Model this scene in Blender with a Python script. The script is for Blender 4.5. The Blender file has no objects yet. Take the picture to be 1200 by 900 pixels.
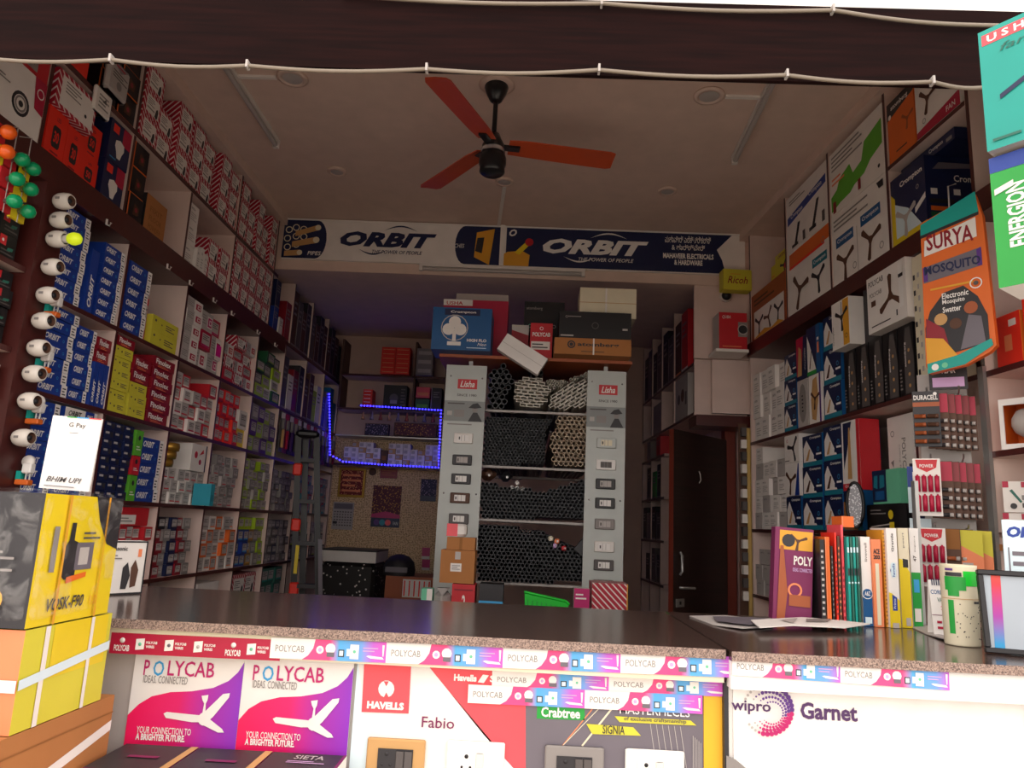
import bpy, math, random
from mathutils import Vector, Matrix
rnd = random.Random(11)
SC = bpy.context.scene
COL = SC.collection

# ---------------------------------------------------------------- camera
FPX = 870.0
PITCH, YAW, ROLL = math.radians(10.9), math.radians(-1.63), math.radians(2.69)
EYE = Vector((0, 0, 1.35))
_f = Vector((math.sin(YAW)*math.cos(PITCH), math.cos(YAW)*math.cos(PITCH), math.sin(PITCH)))
_r = Vector((math.cos(YAW), -math.sin(YAW), 0))
_u = _r.cross(_f)
IX = _r*math.cos(ROLL) + _u*math.sin(ROLL)
IU = -_r*math.sin(ROLL) + _u*math.cos(ROLL)
cam = bpy.data.cameras.new('camera')
cam.sensor_width = 36.0
cam.lens = 36.0*FPX/1200.0
cam.clip_start = 0.05
camo = bpy.data.objects.new('camera', cam)
camo.matrix_world = Matrix(((IX.x, IU.x, -_f.x, EYE.x), (IX.y, IU.y, -_f.y, EYE.y), (IX.z, IU.z, -_f.z, EYE.z), (0, 0, 0, 1)))
COL.objects.link(camo)
SC.camera = camo

# ---------------------------------------------------------------- daylight from the street
world = bpy.data.worlds.new('street_daylight')
SC.world = world
world.use_nodes = True
_bg = world.node_tree.nodes['Background']
_bg.inputs['Color'].default_value = (1.0, 0.915, 0.855, 1)
_bg.inputs['Strength'].default_value = 1.0
SC.view_settings.view_transform = 'Standard'
SC.view_settings.look = 'None'
SC.view_settings.gamma = 1.0
SC.view_settings.use_curve_mapping = False
SC.view_settings.exposure = 1.33
SC.cycles.max_bounces = 8
SC.cycles.diffuse_bounces = 5

# ---------------------------------------------------------------- pixel -> place
def ray(px, py):
    return IX*((px-600)/FPX) - IU*((py-450)/FPX) + _f
def at(px, py, axis, val):
    d = ray(px, py); t = (val-EYE[axis])/d[axis]
    return EYE + d*t

# ---------------------------------------------------------------- materials
def lin(h):
    h = h.lstrip('#'); o = []
    for i in (0, 2, 4):
        c = int(h[i:i+2], 16)/255
        o.append(c/12.92 if c <= .04045 else ((c+.055)/1.055)**2.4)
    return (*o, 1)
PAL = {  # name: (colour, roughness)
 'white': ('#f0ece8', .5), 'paper': ('#ece6e0', .6), 'black': ('#141216', .45), 'charcoal': ('#2c2a2e', .5), 'ink': ('#3a3436', .6),
 'grey': ('#8d8784', .55), 'lightgrey': ('#b9b2ae', .55), 'darkgrey': ('#56504f', .5), 'red': ('#c8202c', .45), 'darkred': ('#8e1626', .4),
 'crimson': ('#b3123c', .45), 'magenta': ('#c0186c', .45), 'pink': ('#ee4478', .45), 'hotpink': ('#e8189a', .45), 'purple': ('#a23ab4', .45),
 'violet': ('#5a2f82', .5), 'orange': ('#e06a22', .5), 'vermilion': ('#f0301c', .5), 'amber': ('#e2a22e', .5), 'yellow': ('#e8cc1e', .5),
 'lemon': ('#d6cc3c', .55), 'lime': ('#a6c422', .45), 'green': ('#1f9e3c', .45), 'leaf': ('#5cae2e', .5), 'darkgreen': ('#1c5a34', .5),
 'mint': ('#6fc7a0', .5), 'teal': ('#12a094', .45), 'aqua': ('#2a9bb0', .5), 'orbitblue': ('#1c3d96', .45), 'navy': ('#15204a', .45),
 'cromblue': ('#14568e', .45), 'skyblue': ('#3ba2dc', .45), 'sea': ('#1c7c92', .45), 'cardboard': ('#b07440', .8), 'kraft': ('#94602f', .8),
 'tan': ('#c79a62', .6), 'cream': ('#e6dcc0', .55), 'brownbox': ('#5a3a2a', .6), 'gold': ('#b48a3a', .35), 'copper': ('#a4542c', .5),
 'laminate': ('#dec6bc', .5), 'edgebrown': ('#4c1f1c', .35), 'fascia': ('#5a241e', .25), 'headerbrown': ('#3d1d1a', .55), 'doorbrown': ('#2c1816', .4),
 'jamb': ('#6e2a1c', .4), 'plaster': ('#d2b4a4', .85), 'ceilpaint': ('#dec5b7', .85), 'steel': ('#a8a8a6', .35), 'aluminium': ('#c4c4c0', .35),
 'plastic_white': ('#e6e0da', .3), 'lampwhite': ('#e8e0d6', .25), 'bladeorange': ('#b8461e', .4), 'fanblack': ('#17181c', .3),
 'orangeball': ('#f0641e', .2), 'greenball': ('#0f9a62', .2), 'boardgrey': ('#bfc4c0', .4), 'boarddark': ('#8b8f8e', .45),
 'ropeclear': ('#8a7e70', .4), 'concrete': ('#b5aea4', .9), 'tilefloor': ('#a89a8c', .4), 'plum': ('#7a1d52', .5), 'silver': ('#c9c9cc', .25),
 'cloud': ('#aab2ba', .6), 'certsheet': ('#a4aeb8', .35), 'woodedge': ('#a66a36', .6), 'salmon': ('#f08a5c', .5), 'slate': ('#6e6770', .45), 'coral': ('#f0525c', .4), 'ice': ('#d8ecf4', .4),
 'lilac': ('#cfa8d8', .45), 'neongreen': ('#16c832', .4), 'walltan': ('#b79c78', .8), 'bottlegreen': ('#2a6a5c', .5), 'garnet': ('#4e2a5e', .5),
 'pipeblack': ('#1c1d22', .35), 'pipeblack_rim': ('#5a5c60', .5), 'pipecream_rim': ('#e6d0b4', .5), 'trunkwhite_rim': ('#ece6da', .5), 'pipecream': ('#cdb498', .4), 'trunkwhite': ('#d8d2c6', .45), 'bagclear': ('#b8b2ae', .2), 'straw': ('#c8a860', .6),  # the rim colours are paler to paint in highlights on pipe ends
}
_mats = {}
def mat(name):
    if name in _mats: return _mats[name]
    m = bpy.data.materials.new(name); m.use_nodes = True
    nt = m.node_tree; b = nt.nodes['Principled BSDF']
    _mats[name] = m
    if name in SPECIAL:
        SPECIAL[name](nt, b); return m
    h, r = PAL[name]
    c = lin(h)
    tc = nt.nodes.new('ShaderNodeTexCoord'); nz = nt.nodes.new('ShaderNodeTexNoise')
    nz.inputs['Scale'].default_value = 9; nz.inputs['Detail'].default_value = 2
    mx = nt.nodes.new('ShaderNodeMixRGB')
    mx.inputs[1].default_value = tuple(v*.88 for v in c[:3]) + (1,)
    mx.inputs[2].default_value = tuple(min(1, v*1.08) for v in c[:3]) + (1,)
    nt.links.new(tc.outputs['Object'], nz.inputs['Vector'])
    nt.links.new(nz.outputs['Fac'], mx.inputs[0]); nt.links.new(mx.outputs[0], b.inputs['Base Color'])
    b.inputs['Roughness'].default_value = r
    if name in ('steel', 'aluminium', 'silver', 'gold'): b.inputs['Metallic'].default_value = .7
    return m
def _ramp(nt, stops, interp='LINEAR'):
    r = nt.nodes.new('ShaderNodeValToRGB'); cr = r.color_ramp; cr.interpolation = interp
    while len(cr.elements) < len(stops): cr.elements.new(.5)
    for e, (p, c) in zip(cr.elements, stops): e.position = p; e.color = lin(c)
    return r
def sp_stripes(nt, b):
    tc = nt.nodes.new('ShaderNodeTexCoord'); w = nt.nodes.new('ShaderNodeTexWave')
    w.bands_direction = 'DIAGONAL'; w.inputs['Scale'].default_value = 19
    r = _ramp(nt, [(0, '#e6d6d4'), (.2, '#b01230')], 'CONSTANT')
    nt.links.new(tc.outputs['Object'], w.inputs['Vector']); nt.links.new(w.outputs['Fac'], r.inputs[0])
    nt.links.new(r.outputs[0], b.inputs['Base Color']); b.inputs['Roughness'].default_value = .5
def sp_granite(nt, b, edge=False):
    tc = nt.nodes.new('ShaderNodeTexCoord'); v = nt.nodes.new('ShaderNodeTexVoronoi'); v.inputs['Scale'].default_value = 420
    n = nt.nodes.new('ShaderNodeTexNoise'); n.inputs['Scale'].default_value = 230; n.inputs['Detail'].default_value = 4
    if edge: r = _ramp(nt, [(.25, '#4a403c'), (.45, '#857068'), (.6, '#a58d80'), (.8, '#b8a498')])
    else: r = _ramp(nt, [(.3, '#221917'), (.5, '#44342f'), (.62, '#5c4842'), (.8, '#7e6860')])
    mx = nt.nodes.new('ShaderNodeMixRGB'); mx.inputs[0].default_value = .5
    nt.links.new(tc.outputs['Object'], v.inputs['Vector']); nt.links.new(tc.outputs['Object'], n.inputs['Vector'])
    nt.links.new(v.outputs['Color'], mx.inputs[1]); nt.links.new(n.outputs['Fac'], mx.inputs[2])
    nt.links.new(mx.outputs[0], r.inputs[0]); nt.links.new(r.outputs[0], b.inputs['Base Color'])
    b.inputs['Roughness'].default_value = .75 if edge else .16
def sp_glow(col, s):
    def f(nt, b):
        b.inputs['Base Color'].default_value = lin(col); b.inputs['Emission Color'].default_value = lin(col)
        b.inputs['Emission Strength'].default_value = s
    return f
def sp_wallpaper(nt, b):
    tc = nt.nodes.new('ShaderNodeTexCoord'); v = nt.nodes.new('ShaderNodeTexVoronoi'); v.inputs['Scale'].default_value = 62
    v.inputs['Randomness'].default_value = .55
    r = _ramp(nt, [(.0, '#85674e'), (.3, '#c4a076'), (.5, '#ecd0a6')])
    nt.links.new(tc.outputs['Object'], v.inputs['Vector']); nt.links.new(v.outputs['Distance'], r.inputs[0])
    nt.links.new(r.outputs[0], b.inputs['Base Color']); b.inputs['Roughness'].default_value = .8
def sp_wood(c1, c2, rough, sc=3):
    def f(nt, b):
        tc = nt.nodes.new('ShaderNodeTexCoord'); mp = nt.nodes.new('ShaderNodeMapping'); mp.inputs['Scale'].default_value = (1, 18, 18)
        n = nt.nodes.new('ShaderNodeTexNoise'); n.inputs['Scale'].default_value = sc; n.inputs['Detail'].default_value = 5
        r = _ramp(nt, [(.35, c1), (.65, c2)])
        nt.links.new(tc.outputs['Object'], mp.inputs['Vector']); nt.links.new(mp.outputs[0], n.inputs['Vector'])
        nt.links.new(n.outputs['Fac'], r.inputs[0]); nt.links.new(r.outputs[0], b.inputs['Base Color']); b.inputs['Roughness'].default_value = rough
        if rough > .7: b.inputs['Specular IOR Level'].default_value = .12
    return f
def sp_film(nt, b):
    b.inputs['Base Color'].default_value = lin('#e8e6e4'); b.inputs['Roughness'].default_value = .12
    tc = nt.nodes.new('ShaderNodeTexCoord'); n = nt.nodes.new('ShaderNodeTexNoise'); n.inputs['Scale'].default_value = 14; n.inputs['Detail'].default_value = 3
    n.inputs['Distortion'].default_value = 1.2
    bp = nt.nodes.new('ShaderNodeBump'); bp.inputs['Strength'].default_value = .9; bp.inputs['Distance'].default_value = .02
    r = _ramp(nt, [(.48, '#101010'), (.62, '#6a6a6a'), (.68, '#202020'), (.8, '#8a8a8a')])  # pale, less clear streaks paint glints onto the film's wrinkles
    nt.links.new(tc.outputs['Object'], n.inputs['Vector']); nt.links.new(n.outputs['Fac'], bp.inputs['Height'])
    nt.links.new(bp.outputs[0], b.inputs['Normal']); nt.links.new(n.outputs['Fac'], r.inputs[0]); nt.links.new(r.outputs[0], b.inputs['Alpha'])
def sp_speckle(base, dot, scale, thr):
    def f(nt, b):
        tc = nt.nodes.new('ShaderNodeTexCoord'); v = nt.nodes.new('ShaderNodeTexVoronoi'); v.inputs['Scale'].default_value = scale
        r = _ramp(nt, [(0, dot), (thr, base)], 'CONSTANT')
        nt.links.new(tc.outputs['Object'], v.inputs['Vector']); nt.links.new(v.outputs['Distance'], r.inputs[0])
        nt.links.new(r.outputs[0], b.inputs['Base Color']); b.inputs['Roughness'].default_value = .6
    return f
def sp_grad(stops, axis, lo, hi, rough=.45):
    def f(nt, b):
        tc = nt.nodes.new('ShaderNodeTexCoord'); sx = nt.nodes.new('ShaderNodeSeparateXYZ'); mr = nt.nodes.new('ShaderNodeMapRange')
        mr.inputs['From Min'].default_value = lo; mr.inputs['From Max'].default_value = hi
        r = _ramp(nt, stops)
        nt.links.new(tc.outputs['Object'], sx.inputs[0]); nt.links.new(sx.outputs[axis], mr.inputs['Value'])
        nt.links.new(mr.outputs[0], r.inputs[0]); nt.links.new(r.outputs[0], b.inputs['Base Color']); b.inputs['Roughness'].default_value = rough
    return f
SPECIAL = {'stripes': sp_stripes, 'granite': sp_granite, 'granite_edge': lambda n, b: sp_granite(n, b, True),
 'led_blue': sp_glow('#2a24ff', 4.0), 'bulb_lit': sp_glow('#c8d820', .22), 'wallpaper': sp_wallpaper, 'film': sp_film,
 'fascia': sp_wood('#481b1a', '#4f1f1b', .28), 'headerwood': sp_wood('#140707', '#200c0b', .9), 'door': sp_wood('#1d1010', '#2e1a18', .35),
 'spotcloth': sp_speckle('#1c1818', '#d8d0cc', 26, .2), 'photomosaic': sp_speckle('#5a1c30', '#e2a24a', 60, .3),
 'mosaicblue': sp_speckle('#2a2848', '#b8a0c0', 60, .28), 'mosaicred': sp_speckle('#7a1418', '#f0a070', 70, .3), 'foil': sp_speckle('#a8a8ae', '#f4f4f6', 120, .35),
 'poster_sweep': sp_grad([(0, '#f4105a'), (.45, '#e0186c'), (.7, '#b02aa8'), (1, '#8e30c0')], 0, -.13, .13),
 'cert_sweep': sp_grad([(.1, '#1a8ec4'), (.4, '#a0309a'), (.75, '#c8303c'), (1, '#e0582c')], 2, 0.0, .22),
 'tape_sweep': sp_grad([(0, '#ee3a78'), (.25, '#ee3a78'), (.42, '#3f9fe0'), (.68, '#5a8fe0'), (.8, '#b84ac8'), (1, '#ee3ab0')], 0, -.05, .15),
 'yellow_sweep': sp_grad([(0, '#f0b020'), (.5, '#f8d878'), (1, '#f2b62a')], 2, -.2, .2),
 'havells_shade': sp_grad([(0, '#e8404c'), (1, '#c83844')], 0, 0, .4)}

# ---------------------------------------------------------------- mesh building
class MB:
    def __init__(s): s.v, s.f, s.m, s.names, s.sm = [], [], [], [], []
    def mi(s, name):
        if name not in s.names: s.names.append(name)
        return s.names.index(name)
    def add(s, vs, fs, m, smooth=False):
        b = len(s.v); k = s.mi(m); s.v += [tuple(v) for v in vs]
        for f in fs: s.f.append([b+i for i in f]); s.m.append(k); s.sm.append(smooth)
        return s
    def box(s, x0, x1, y0, y1, z0, z1, m, fm=None):
        vs = [(x, y, z) for z in (z0, z1) for y in (y0, y1) for x in (x0, x1)]
        fs = {'B': (0, 2, 3, 1), 'T': (4, 5, 7, 6), 'F': (0, 1, 5, 4), 'K': (2, 6, 7, 3), 'L': (0, 4, 6, 2), 'R': (1, 3, 7, 5)}
        b = len(s.v); s.v += vs
        for k, f in fs.items():
            s.f.append([b+i for i in f]); s.m.append(s.mi((fm or {}).get(k, m))); s.sm.append(False)
        return s
    def bbox(s, x0, x1, y0, y1, z0, z1, m, r):
        # box with chamfered vertical and horizontal edges
        r = min(r, (x1-x0)*.45, (y1-y0)*.45, (z1-z0)*.45)
        rings = []
        for z, i in ((z0, r), (z0+r, 0), (z1-r, 0), (z1, r)):
            rings.append([(x0+i+r, y0+i, z), (x1-i-r, y0+i, z), (x1-i, y0+i+r, z), (x1-i, y1-i-r, z), (x1-i-r, y1-i, z), (x0+i+r, y1-i, z), (x0+i, y1-i-r, z), (x0+i, y0+i+r, z)])
        return s.rings(rings, m, caps=True)
    def rings(s, rings, m, caps=False, closed=True, smooth=False):
        n = len(rings[0]); vs = [p for r in rings for p in r]; fs = []
        for k in range(len(rings)-1):
            for i in range(n if closed else n-1):
                j = (i+1) % n
                fs.append((k*n+i, k*n+j, (k+1)*n+j, (k+1)*n+i))
        s.add(vs, fs, m, smooth)
        if caps:
            s.add(rings[0], [tuple(range(n))[::-1]], m); s.add(rings[-1], [tuple(range(n))], m)
        return s
    def lathe(s, prof, m, c=(0, 0, 0), n=16, axis='z', smooth=True, caps=False):
        R = []
        for r, h in prof:
            ring = []
            for i in range(n):
                a = 2*math.pi*i/n; p, q = r*math.cos(a), r*math.sin(a)
                v = (p, q, h) if axis == 'z' else ((p, -h, q) if axis == 'y' else (h, p, q))
                ring.append((c[0]+v[0], c[1]+v[1], c[2]+v[2]))
            R.append(ring)
        return s.rings(R, m, caps=caps, smooth=smooth)
    def tube(s, pts, r, m, n=8, caps=True, smooth=True):
        pts = [Vector(p) for p in pts]; R = []
        for i, p in enumerate(pts):
            t = (pts[min(i+1, len(pts)-1)]-pts[max(i-1, 0)]).normalized()
            a = Vector((0, 0, 1)) if abs(t.z) < .9 else Vector((1, 0, 0))
            u = t.cross(a).normalized(); w = t.cross(u)
            R.append([tuple(p+u*(r*math.cos(2*math.pi*k/n))+w*(r*math.sin(2*math.pi*k/n))) for k in range(n)])
        return s.rings(R, m, caps=caps, smooth=smooth)
    def prism(s, pts, y0, y1, m):   # polygon in x,z pushed along y
        n = len(pts)
        a = [(x, y0, z) for x, z in pts]; b = [(x, y1, z) for x, z in pts]
        s.add(a+b, [tuple(range(n)), tuple(range(2*n-1, n-1, -1))]+[(i+n, (i+1) % n+n, (i+1) % n, i) for i in range(n)], m)
        return s
    def mesh(s, name):
        me = bpy.data.meshes.new(name); me.from_pydata(s.v, [], s.f)
        for k in s.names: me.materials.append(mat(k))
        me.polygons.foreach_set('material_index', s.m)
        me.polygons.foreach_set('use_smooth', s.sm)
        me.update(); return me

def link(name, me, parent=None, loc=(0, 0, 0), rz=0.0, rx=0.0, ry=0.0):
    o = bpy.data.objects.new(name, me); COL.objects.link(o)
    o.location = loc; o.rotation_euler = (rx, ry, rz)
    if parent is not None: o.parent = parent
    return o
def tag(o, label, cat, group=None):
    o['label'] = label; o['category'] = cat
    if group: o['group'] = group
    return o
def struct(name, mb, label=None):
    o = link(name, mb.mesh(name)); o['kind'] = 'structure'
    if label: o['label'] = label
    return o
def empty(name, loc, label, cat, group=None, rz=0.0, rx=0.0):
    return tag(link(name, None, None, loc, rz, rx), label, cat, group)
def part(name, mb, parent, loc=(0, 0, 0), rz=0.0, rx=0.0, ry=0.0): return link(name, mb.mesh(name), parent, loc, rz, rx, ry)

# ---------------------------------------------------------------- lettering (outlines of the built-in font)
_txt = {}
def text_geo(s, shear=0.0, bold=0.0):
    k = (s, shear, bold)
    if k not in _txt:
        c = bpy.data.curves.new('lettering', 'FONT'); c.body = s; c.resolution_u = 2; c.shear = shear; c.offset = bold; c.fill_mode = 'FRONT'
        o = bpy.data.objects.new('lettering', c); me = bpy.data.meshes.new_from_object(o)
        vs = [(v.co.x, v.co.y) for v in me.vertices]; fs = [tuple(p.vertices) for p in me.polygons]
        bpy.data.objects.remove(o); bpy.data.meshes.remove(me); bpy.data.curves.remove(c)
        x0, x1 = min(v[0] for v in vs), max(v[0] for v in vs); y0, y1 = min(v[1] for v in vs), max(v[1] for v in vs)
        _txt[k] = ([((x-x0)/(x1-x0), (y-y0)/(y1-y0)) for x, y in vs], fs)
    return _txt[k]

# prints on the faces of a box w x d x h whose base centre is the origin and whose front looks to -y
def face_map(face, w, d, h):
    if face == 'F': return lambda u, v, o: (-w/2+u*w, -d/2-o, v*h), w, h
    if face == 'L': return lambda u, v, o: (-w/2-o, d/2-u*d, v*h), d, h
    if face == 'R': return lambda u, v, o: (w/2+o, -d/2+u*d, v*h), d, h
    if face == 'T': return lambda u, v, o: (-w/2+u*w, -d/2+v*d, h+o), w, d
    if face == 'B': return lambda u, v, o: (-w/2+u*w, d/2-v*d, -o), w, d
def ink(mb, shapes, w, d, h, base=.0008):
    for i, sh in enumerate(shapes):
        face = 'F'
        if sh[0] in ('L', 'R', 'T', 'F', 'B'): face, sh = sh[0], sh[1:]
        fm, fw, fh = face_map(face, w, d, h); o = base+.0004*i; k = sh[0]
        if k == 'r':
            _, a, b, c, e, m = sh; mb.add([fm(a, b, o), fm(c, b, o), fm(c, e, o), fm(a, e, o)], [(0, 1, 2, 3)], m)
        elif k == 'p':
            _, pts, m = sh; mb.add([fm(u, v, o) for u, v in pts], [tuple(range(len(pts)))], m)
        elif k == 'c':      # circle: centre u, v and radius in metres
            _, u, v, r, m = sh[:5]; n = 14
            mb.add([fm(u+r*math.cos(2*math.pi*j/n)/fw, v+r*math.sin(2*math.pi*j/n)/fh, o) for j in range(n)], [tuple(range(n))], m)
        elif k == 'o':      # ring
            _, u, v, r, t, m = sh; n = 18
            a = [fm(u+q*math.cos(2*math.pi*j/n)/fw, v+q*math.sin(2*math.pi*j/n)/fh, o) for q in (r-t, r) for j in range(n)]
            mb.add(a, [(j, n+j, n+(j+1) % n, (j+1) % n) for j in range(n)], m)
        elif k == 't':
            _, s, a, b, c, e, m = sh[:7]; g = text_geo(s, *(sh[7:9] if len(sh) > 7 else (0, .015)))
            mb.add([fm(a+x*(c-a), b+y*(e-b), o) for x, y in g[0]], g[1], m)
        elif k == 'v':      # lettering that climbs the face
            _, s, a, b, c, e, m = sh[:7]; g = text_geo(s, *(sh[7:9] if len(sh) > 7 else (0, .015)))
            mb.add([fm(c-y*(c-a), b+x*(e-b), o) for x, y in g[0]], g[1], m)
        elif k == 'd':      # lettering that runs down the face
            _, s, a, b, c, e, m = sh[:7]; g = text_geo(s, *(sh[7:9] if len(sh) > 7 else (0, .015)))
            mb.add([fm(a+y*(c-a), e-x*(e-b), o) for x, y in g[0]], g[1], m)
        elif k == 'l':      # rows of small print
            _, a, b, c, e, n, m = sh
            for q in range(n):
                v0 = b+(e-b)*(q+.2)/n; v1 = b+(e-b)*(q+.62)/n; cc = c-(c-a)*(.3 if q % 3 == 1 else .08*(q % 2))
                mb.add([fm(a, v0, o), fm(cc, v0, o), fm(cc, v1, o), fm(a, v1, o)], [(0, 1, 2, 3)], m)
        elif k == 'fan':    # three-blade fan picture: centre, radius (m), turn, colour
            _, u, v, r, ph, m = sh
            pts = []
            for q in range(3):
                A = ph+q*2.094; ca, sa = math.cos(A), math.sin(A)
                for l, t in ((.2, -.1), (.3, -.1), (.95, -.17), (1.04, 0), (.95, .15), (.3, .1), (.2, .1)):
                    X, Y = r*(l*ca-t*sa), r*(l*sa+t*ca); pts.append(fm(u+X/fw, v+Y/fh, o))
            mb.add(pts, [tuple(range(len(pts)))], m)
    return mb
_kinds = {}
def carton_meshes(name, w, d, h, body, design, bev=0.0):
    """body: material or (material, {face: material}); design: list of (part name, shapes)"""
    key = (name, round(w, 3), round(d, 3), round(h, 3), repr(body), repr(design))
    if key not in _kinds:
        b, fm = body if isinstance(body, tuple) else (body, None)
        mb = MB()
        if bev: mb.bbox(-w/2, w/2, -d/2, d/2, 0, h, b, bev)
        else: mb.box(-w/2, w/2, -d/2, d/2, 0, h, b, fm)
        seen = {}; out = []
        for i, (pn, shapes) in enumerate(design):
            if w*h > .028 and 1 < len(shapes) < 12 and pn in ('lettering', 'picture', 'panel', 'band', 'logo', 'badge', 'strap'):
                for j, sh in enumerate(shapes): out.append((pn, ink(MB(), [sh], w, d, h, .0008+.0012*i+.0004*j).mesh(pn)))
            else: out.append((pn, ink(MB(), shapes, w, d, h, .0008+.0012*i).mesh(pn)))
        _kinds[key] = (mb.mesh(name), out)
    return _kinds[key]
def carton(name, label, cat, w, d, h, body, design, loc, rz=0.0, group=None, rx=0.0, ry=0.0, bev=0.0):
    me, ps = carton_meshes(name, w, d, h, body, design, bev)
    o = link(name, me, None, loc, rz, rx, ry); tag(o, label, cat, group)
    for pn, pm in ps: link(pn, pm, o)
    return o
ORD = ['bottom', 'second', 'third', 'fourth', 'fifth', 'sixth', 'seventh', 'eighth', 'ninth', 'tenth', 'eleventh', 'twelfth']
NTH = ['first', 'second', 'third', 'fourth', 'fifth', 'sixth', 'seventh', 'eighth', 'ninth', 'tenth', 'eleventh', 'twelfth', 'thirteenth', 'fourteenth', 'fifteenth', 'sixteenth']
def up(i, n): return 'only' if n == 1 else ('top' if i == n-1 else ORD[i])

CW = {'brownbox': 'brown', 'darkgrey': 'dark grey', 'lightgrey': 'pale grey', 'paper': 'white', 'sea': 'teal', 'charcoal': 'black', 'slate': 'grey', 'darkred': 'dark red'}
def cw(m): return CW.get(m, m)

# ---------------------------------------------------------------- the two shelf fronts
XL = -1.87                      # left shelf front
TR = math.tan(math.radians(3.8))
def xr(y): return 1.47-(y-5.09)*TR   # right shelf front, drawing in towards the back
RZL = math.radians(90); RZR = math.radians(-90+3.8)
def spot(wall, ya, yb, d, sb):
    ym = (ya+yb)/2
    if wall == 'L': return XL-sb-d/2, ym, RZL
    n = Vector((math.cos(math.radians(3.8)), math.sin(math.radians(3.8))))
    return xr(ym)+n.x*(sb+d/2), ym+n.y*(sb+d/2), RZR
def pile(wall, ya, yb, z, n, h, name, desc, where, body, design, d=.2, sb=None, jit=.008, cat='box', gap=.004, group=None):
    """n cartons on top of each other between ya and yb"""
    w = round(abs(yb-ya)-gap, 3); zz = z+.001
    for i in range(n):
        s = (rnd.random()*.012 if sb is None else sb)+rnd.uniform(0, jit)
        x, y, rz = spot(wall, ya, yb, d, max(.001, s))
        lab = f'{desc}, {up(i, n)} of {where}' if n > 1 else f'{desc} {where}'
        carton(name, lab, cat, w, d, h-.001, body, design, (x, y, zz), rz+rnd.uniform(-.008, .008), group or f'{desc}s')
        zz += h
    return zz
# ================================================================ the setting
ZC = 3.50
struct('floor', MB().box(-2.6, 2.2, 1.85, 7.3, -.1, 0, 'tilefloor'))
struct('ground', MB().box(-14, 14, -16, 1.85, -.12, -.01, 'concrete'))
struct('wall_left', MB().box(-2.4, -2.2, 1.86, 7.3, 0, 3.7, 'plaster'))
o = struct('wall_right', MB().box(.36, .5, -3.25, 2.1, 0, 3.7, 'plaster')); o.location = (xr(5.09), 5.09, 0); o.rotation_euler.z = math.radians(3.8)
struct('wall_back', MB().box(-2.4, 1.7, 7.12, 7.3, 0, 3.7, 'plaster'))
struct('ceiling', MB().box(-2.4, 2.3, 1.86, 5.1, ZC, ZC+.12, 'ceilpaint'))
c2 = MB().box(-2.4, 1.9, 5.25, 7.3, 3.14, 3.3, 'ceilpaint')
o = struct('ceiling_back', c2)
o = struct('trim_beam', MB().box(-2.2, 1.6, 5.1, 5.25, 3.11, ZC, 'ceilpaint'))
struct('trim_cornice_left', MB().box(-2.2, XL+.03, 1.95, 5.1, 3.44, ZC, 'ceilpaint'))
o = struct('trim_cornice_right', MB().box(-.03, .34, -3.0, 0, 3.44, ZC, 'ceilpaint')); o.location = (xr(5.09), 5.09, 0); o.rotation_euler.z = math.radians(3.8)
# facade above the opening and the dark header board with its rope lights
struct('wall_front', MB().box(-3.2, 3.2, 1.89, 2.02, 2.80, 4.3, 'white'))
struct('trim_header', MB().box(-2.6, 2.0, 1.85, 1.864, 2.581, 2.815, 'headerwood'))
struct('wall_pier_left', MB().box(-3.2, -2.2, 1.86, 2.0, 0, 2.82, 'white'))
struct('wall_pier_right', MB().box(1.72, 3.2, 1.86, 2.0, 0, 2.82, 'white'))

def rope(name, label, pts, r=.0055):
    e = empty(name, pts[0], label, 'rope light'); p0 = Vector(pts[0])
    fine = []
    for a, b in zip(pts, pts[1:]):
        a, b = Vector(a), Vector(b)
        for k in range(8):
            t = k/8; fine.append(a.lerp(b, t)-p0+Vector((0, 0, -.012*math.sin(math.pi*t))))
    fine.append(Vector(pts[-1])-p0)
    part('tube', MB().tube(fine, r, 'ropeclear', 6), e)
    for q in pts[1:-1]:
        q = Vector(q)-p0; part('clip', MB().box(q.x-.003, q.x+.003, -.009, .012, q.z-.008, q.z+.014, 'lightgrey'), e)
    return e
ys = 1.838
low = [at(x, y, 1, ys) for x, y in ((-40, 66), (130, 70), (290, 77), (500, 81), (702, 82), (922, 88), (1093, 96), (1165, 101))]
rope('rope_light', 'clear rope light clipped along the lower edge of the dark header', [tuple(p) for p in low])
top = [at(x, y, 1, ys) for x, y in ((400, -6), (705, 4), (976, 12), (1170, 30))]
rope('rope_light', 'clear rope light clipped along the upper edge of the dark header', [tuple(p) for p in top])

# ================================================================ left shelving
LE = {'R': 'edgebrown'}
shL = empty('display_shelving', (-2.03, 4.6, 0), 'brown edged cream shelving along the whole left wall', 'shelving')
def lp(name, *a, fm=None, m='laminate'):
    mb = MB().box(*a, m, fm)
    for i, v in enumerate(mb.v): mb.v[i] = (v[0]+2.03, v[1]-4.6, v[2])
    return part(name, mb, shL)
XB = -2.195
lp('back_panel', XB, XB+.012, 1.95, 7.08, .05, 3.44)
for z in (.64, 1.012, 1.388, 1.775, 2.15): lp('shelf_board', XB+.012, XL, 2.69, 7.05, z-.02, z, fm=LE)
for z in (1.90, 2.20, 1.50): lp('shelf_board', XB+.012, XL, 1.96, 2.55, z-.02, z, fm=LE)
lp('fascia_board', XB+.012, XL+.02, 1.96, 5.34, 2.54, 2.65, fm={'T': 'laminate'}, m='fascia')
lp('shelf_board', XB+.012, XL, 5.34, 7.05, 2.62, 2.65, fm=LE)
lp('shelf_board', XB+.012, XL, 1.96, 5.09, 3.035, 3.06, fm=LE)
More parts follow.
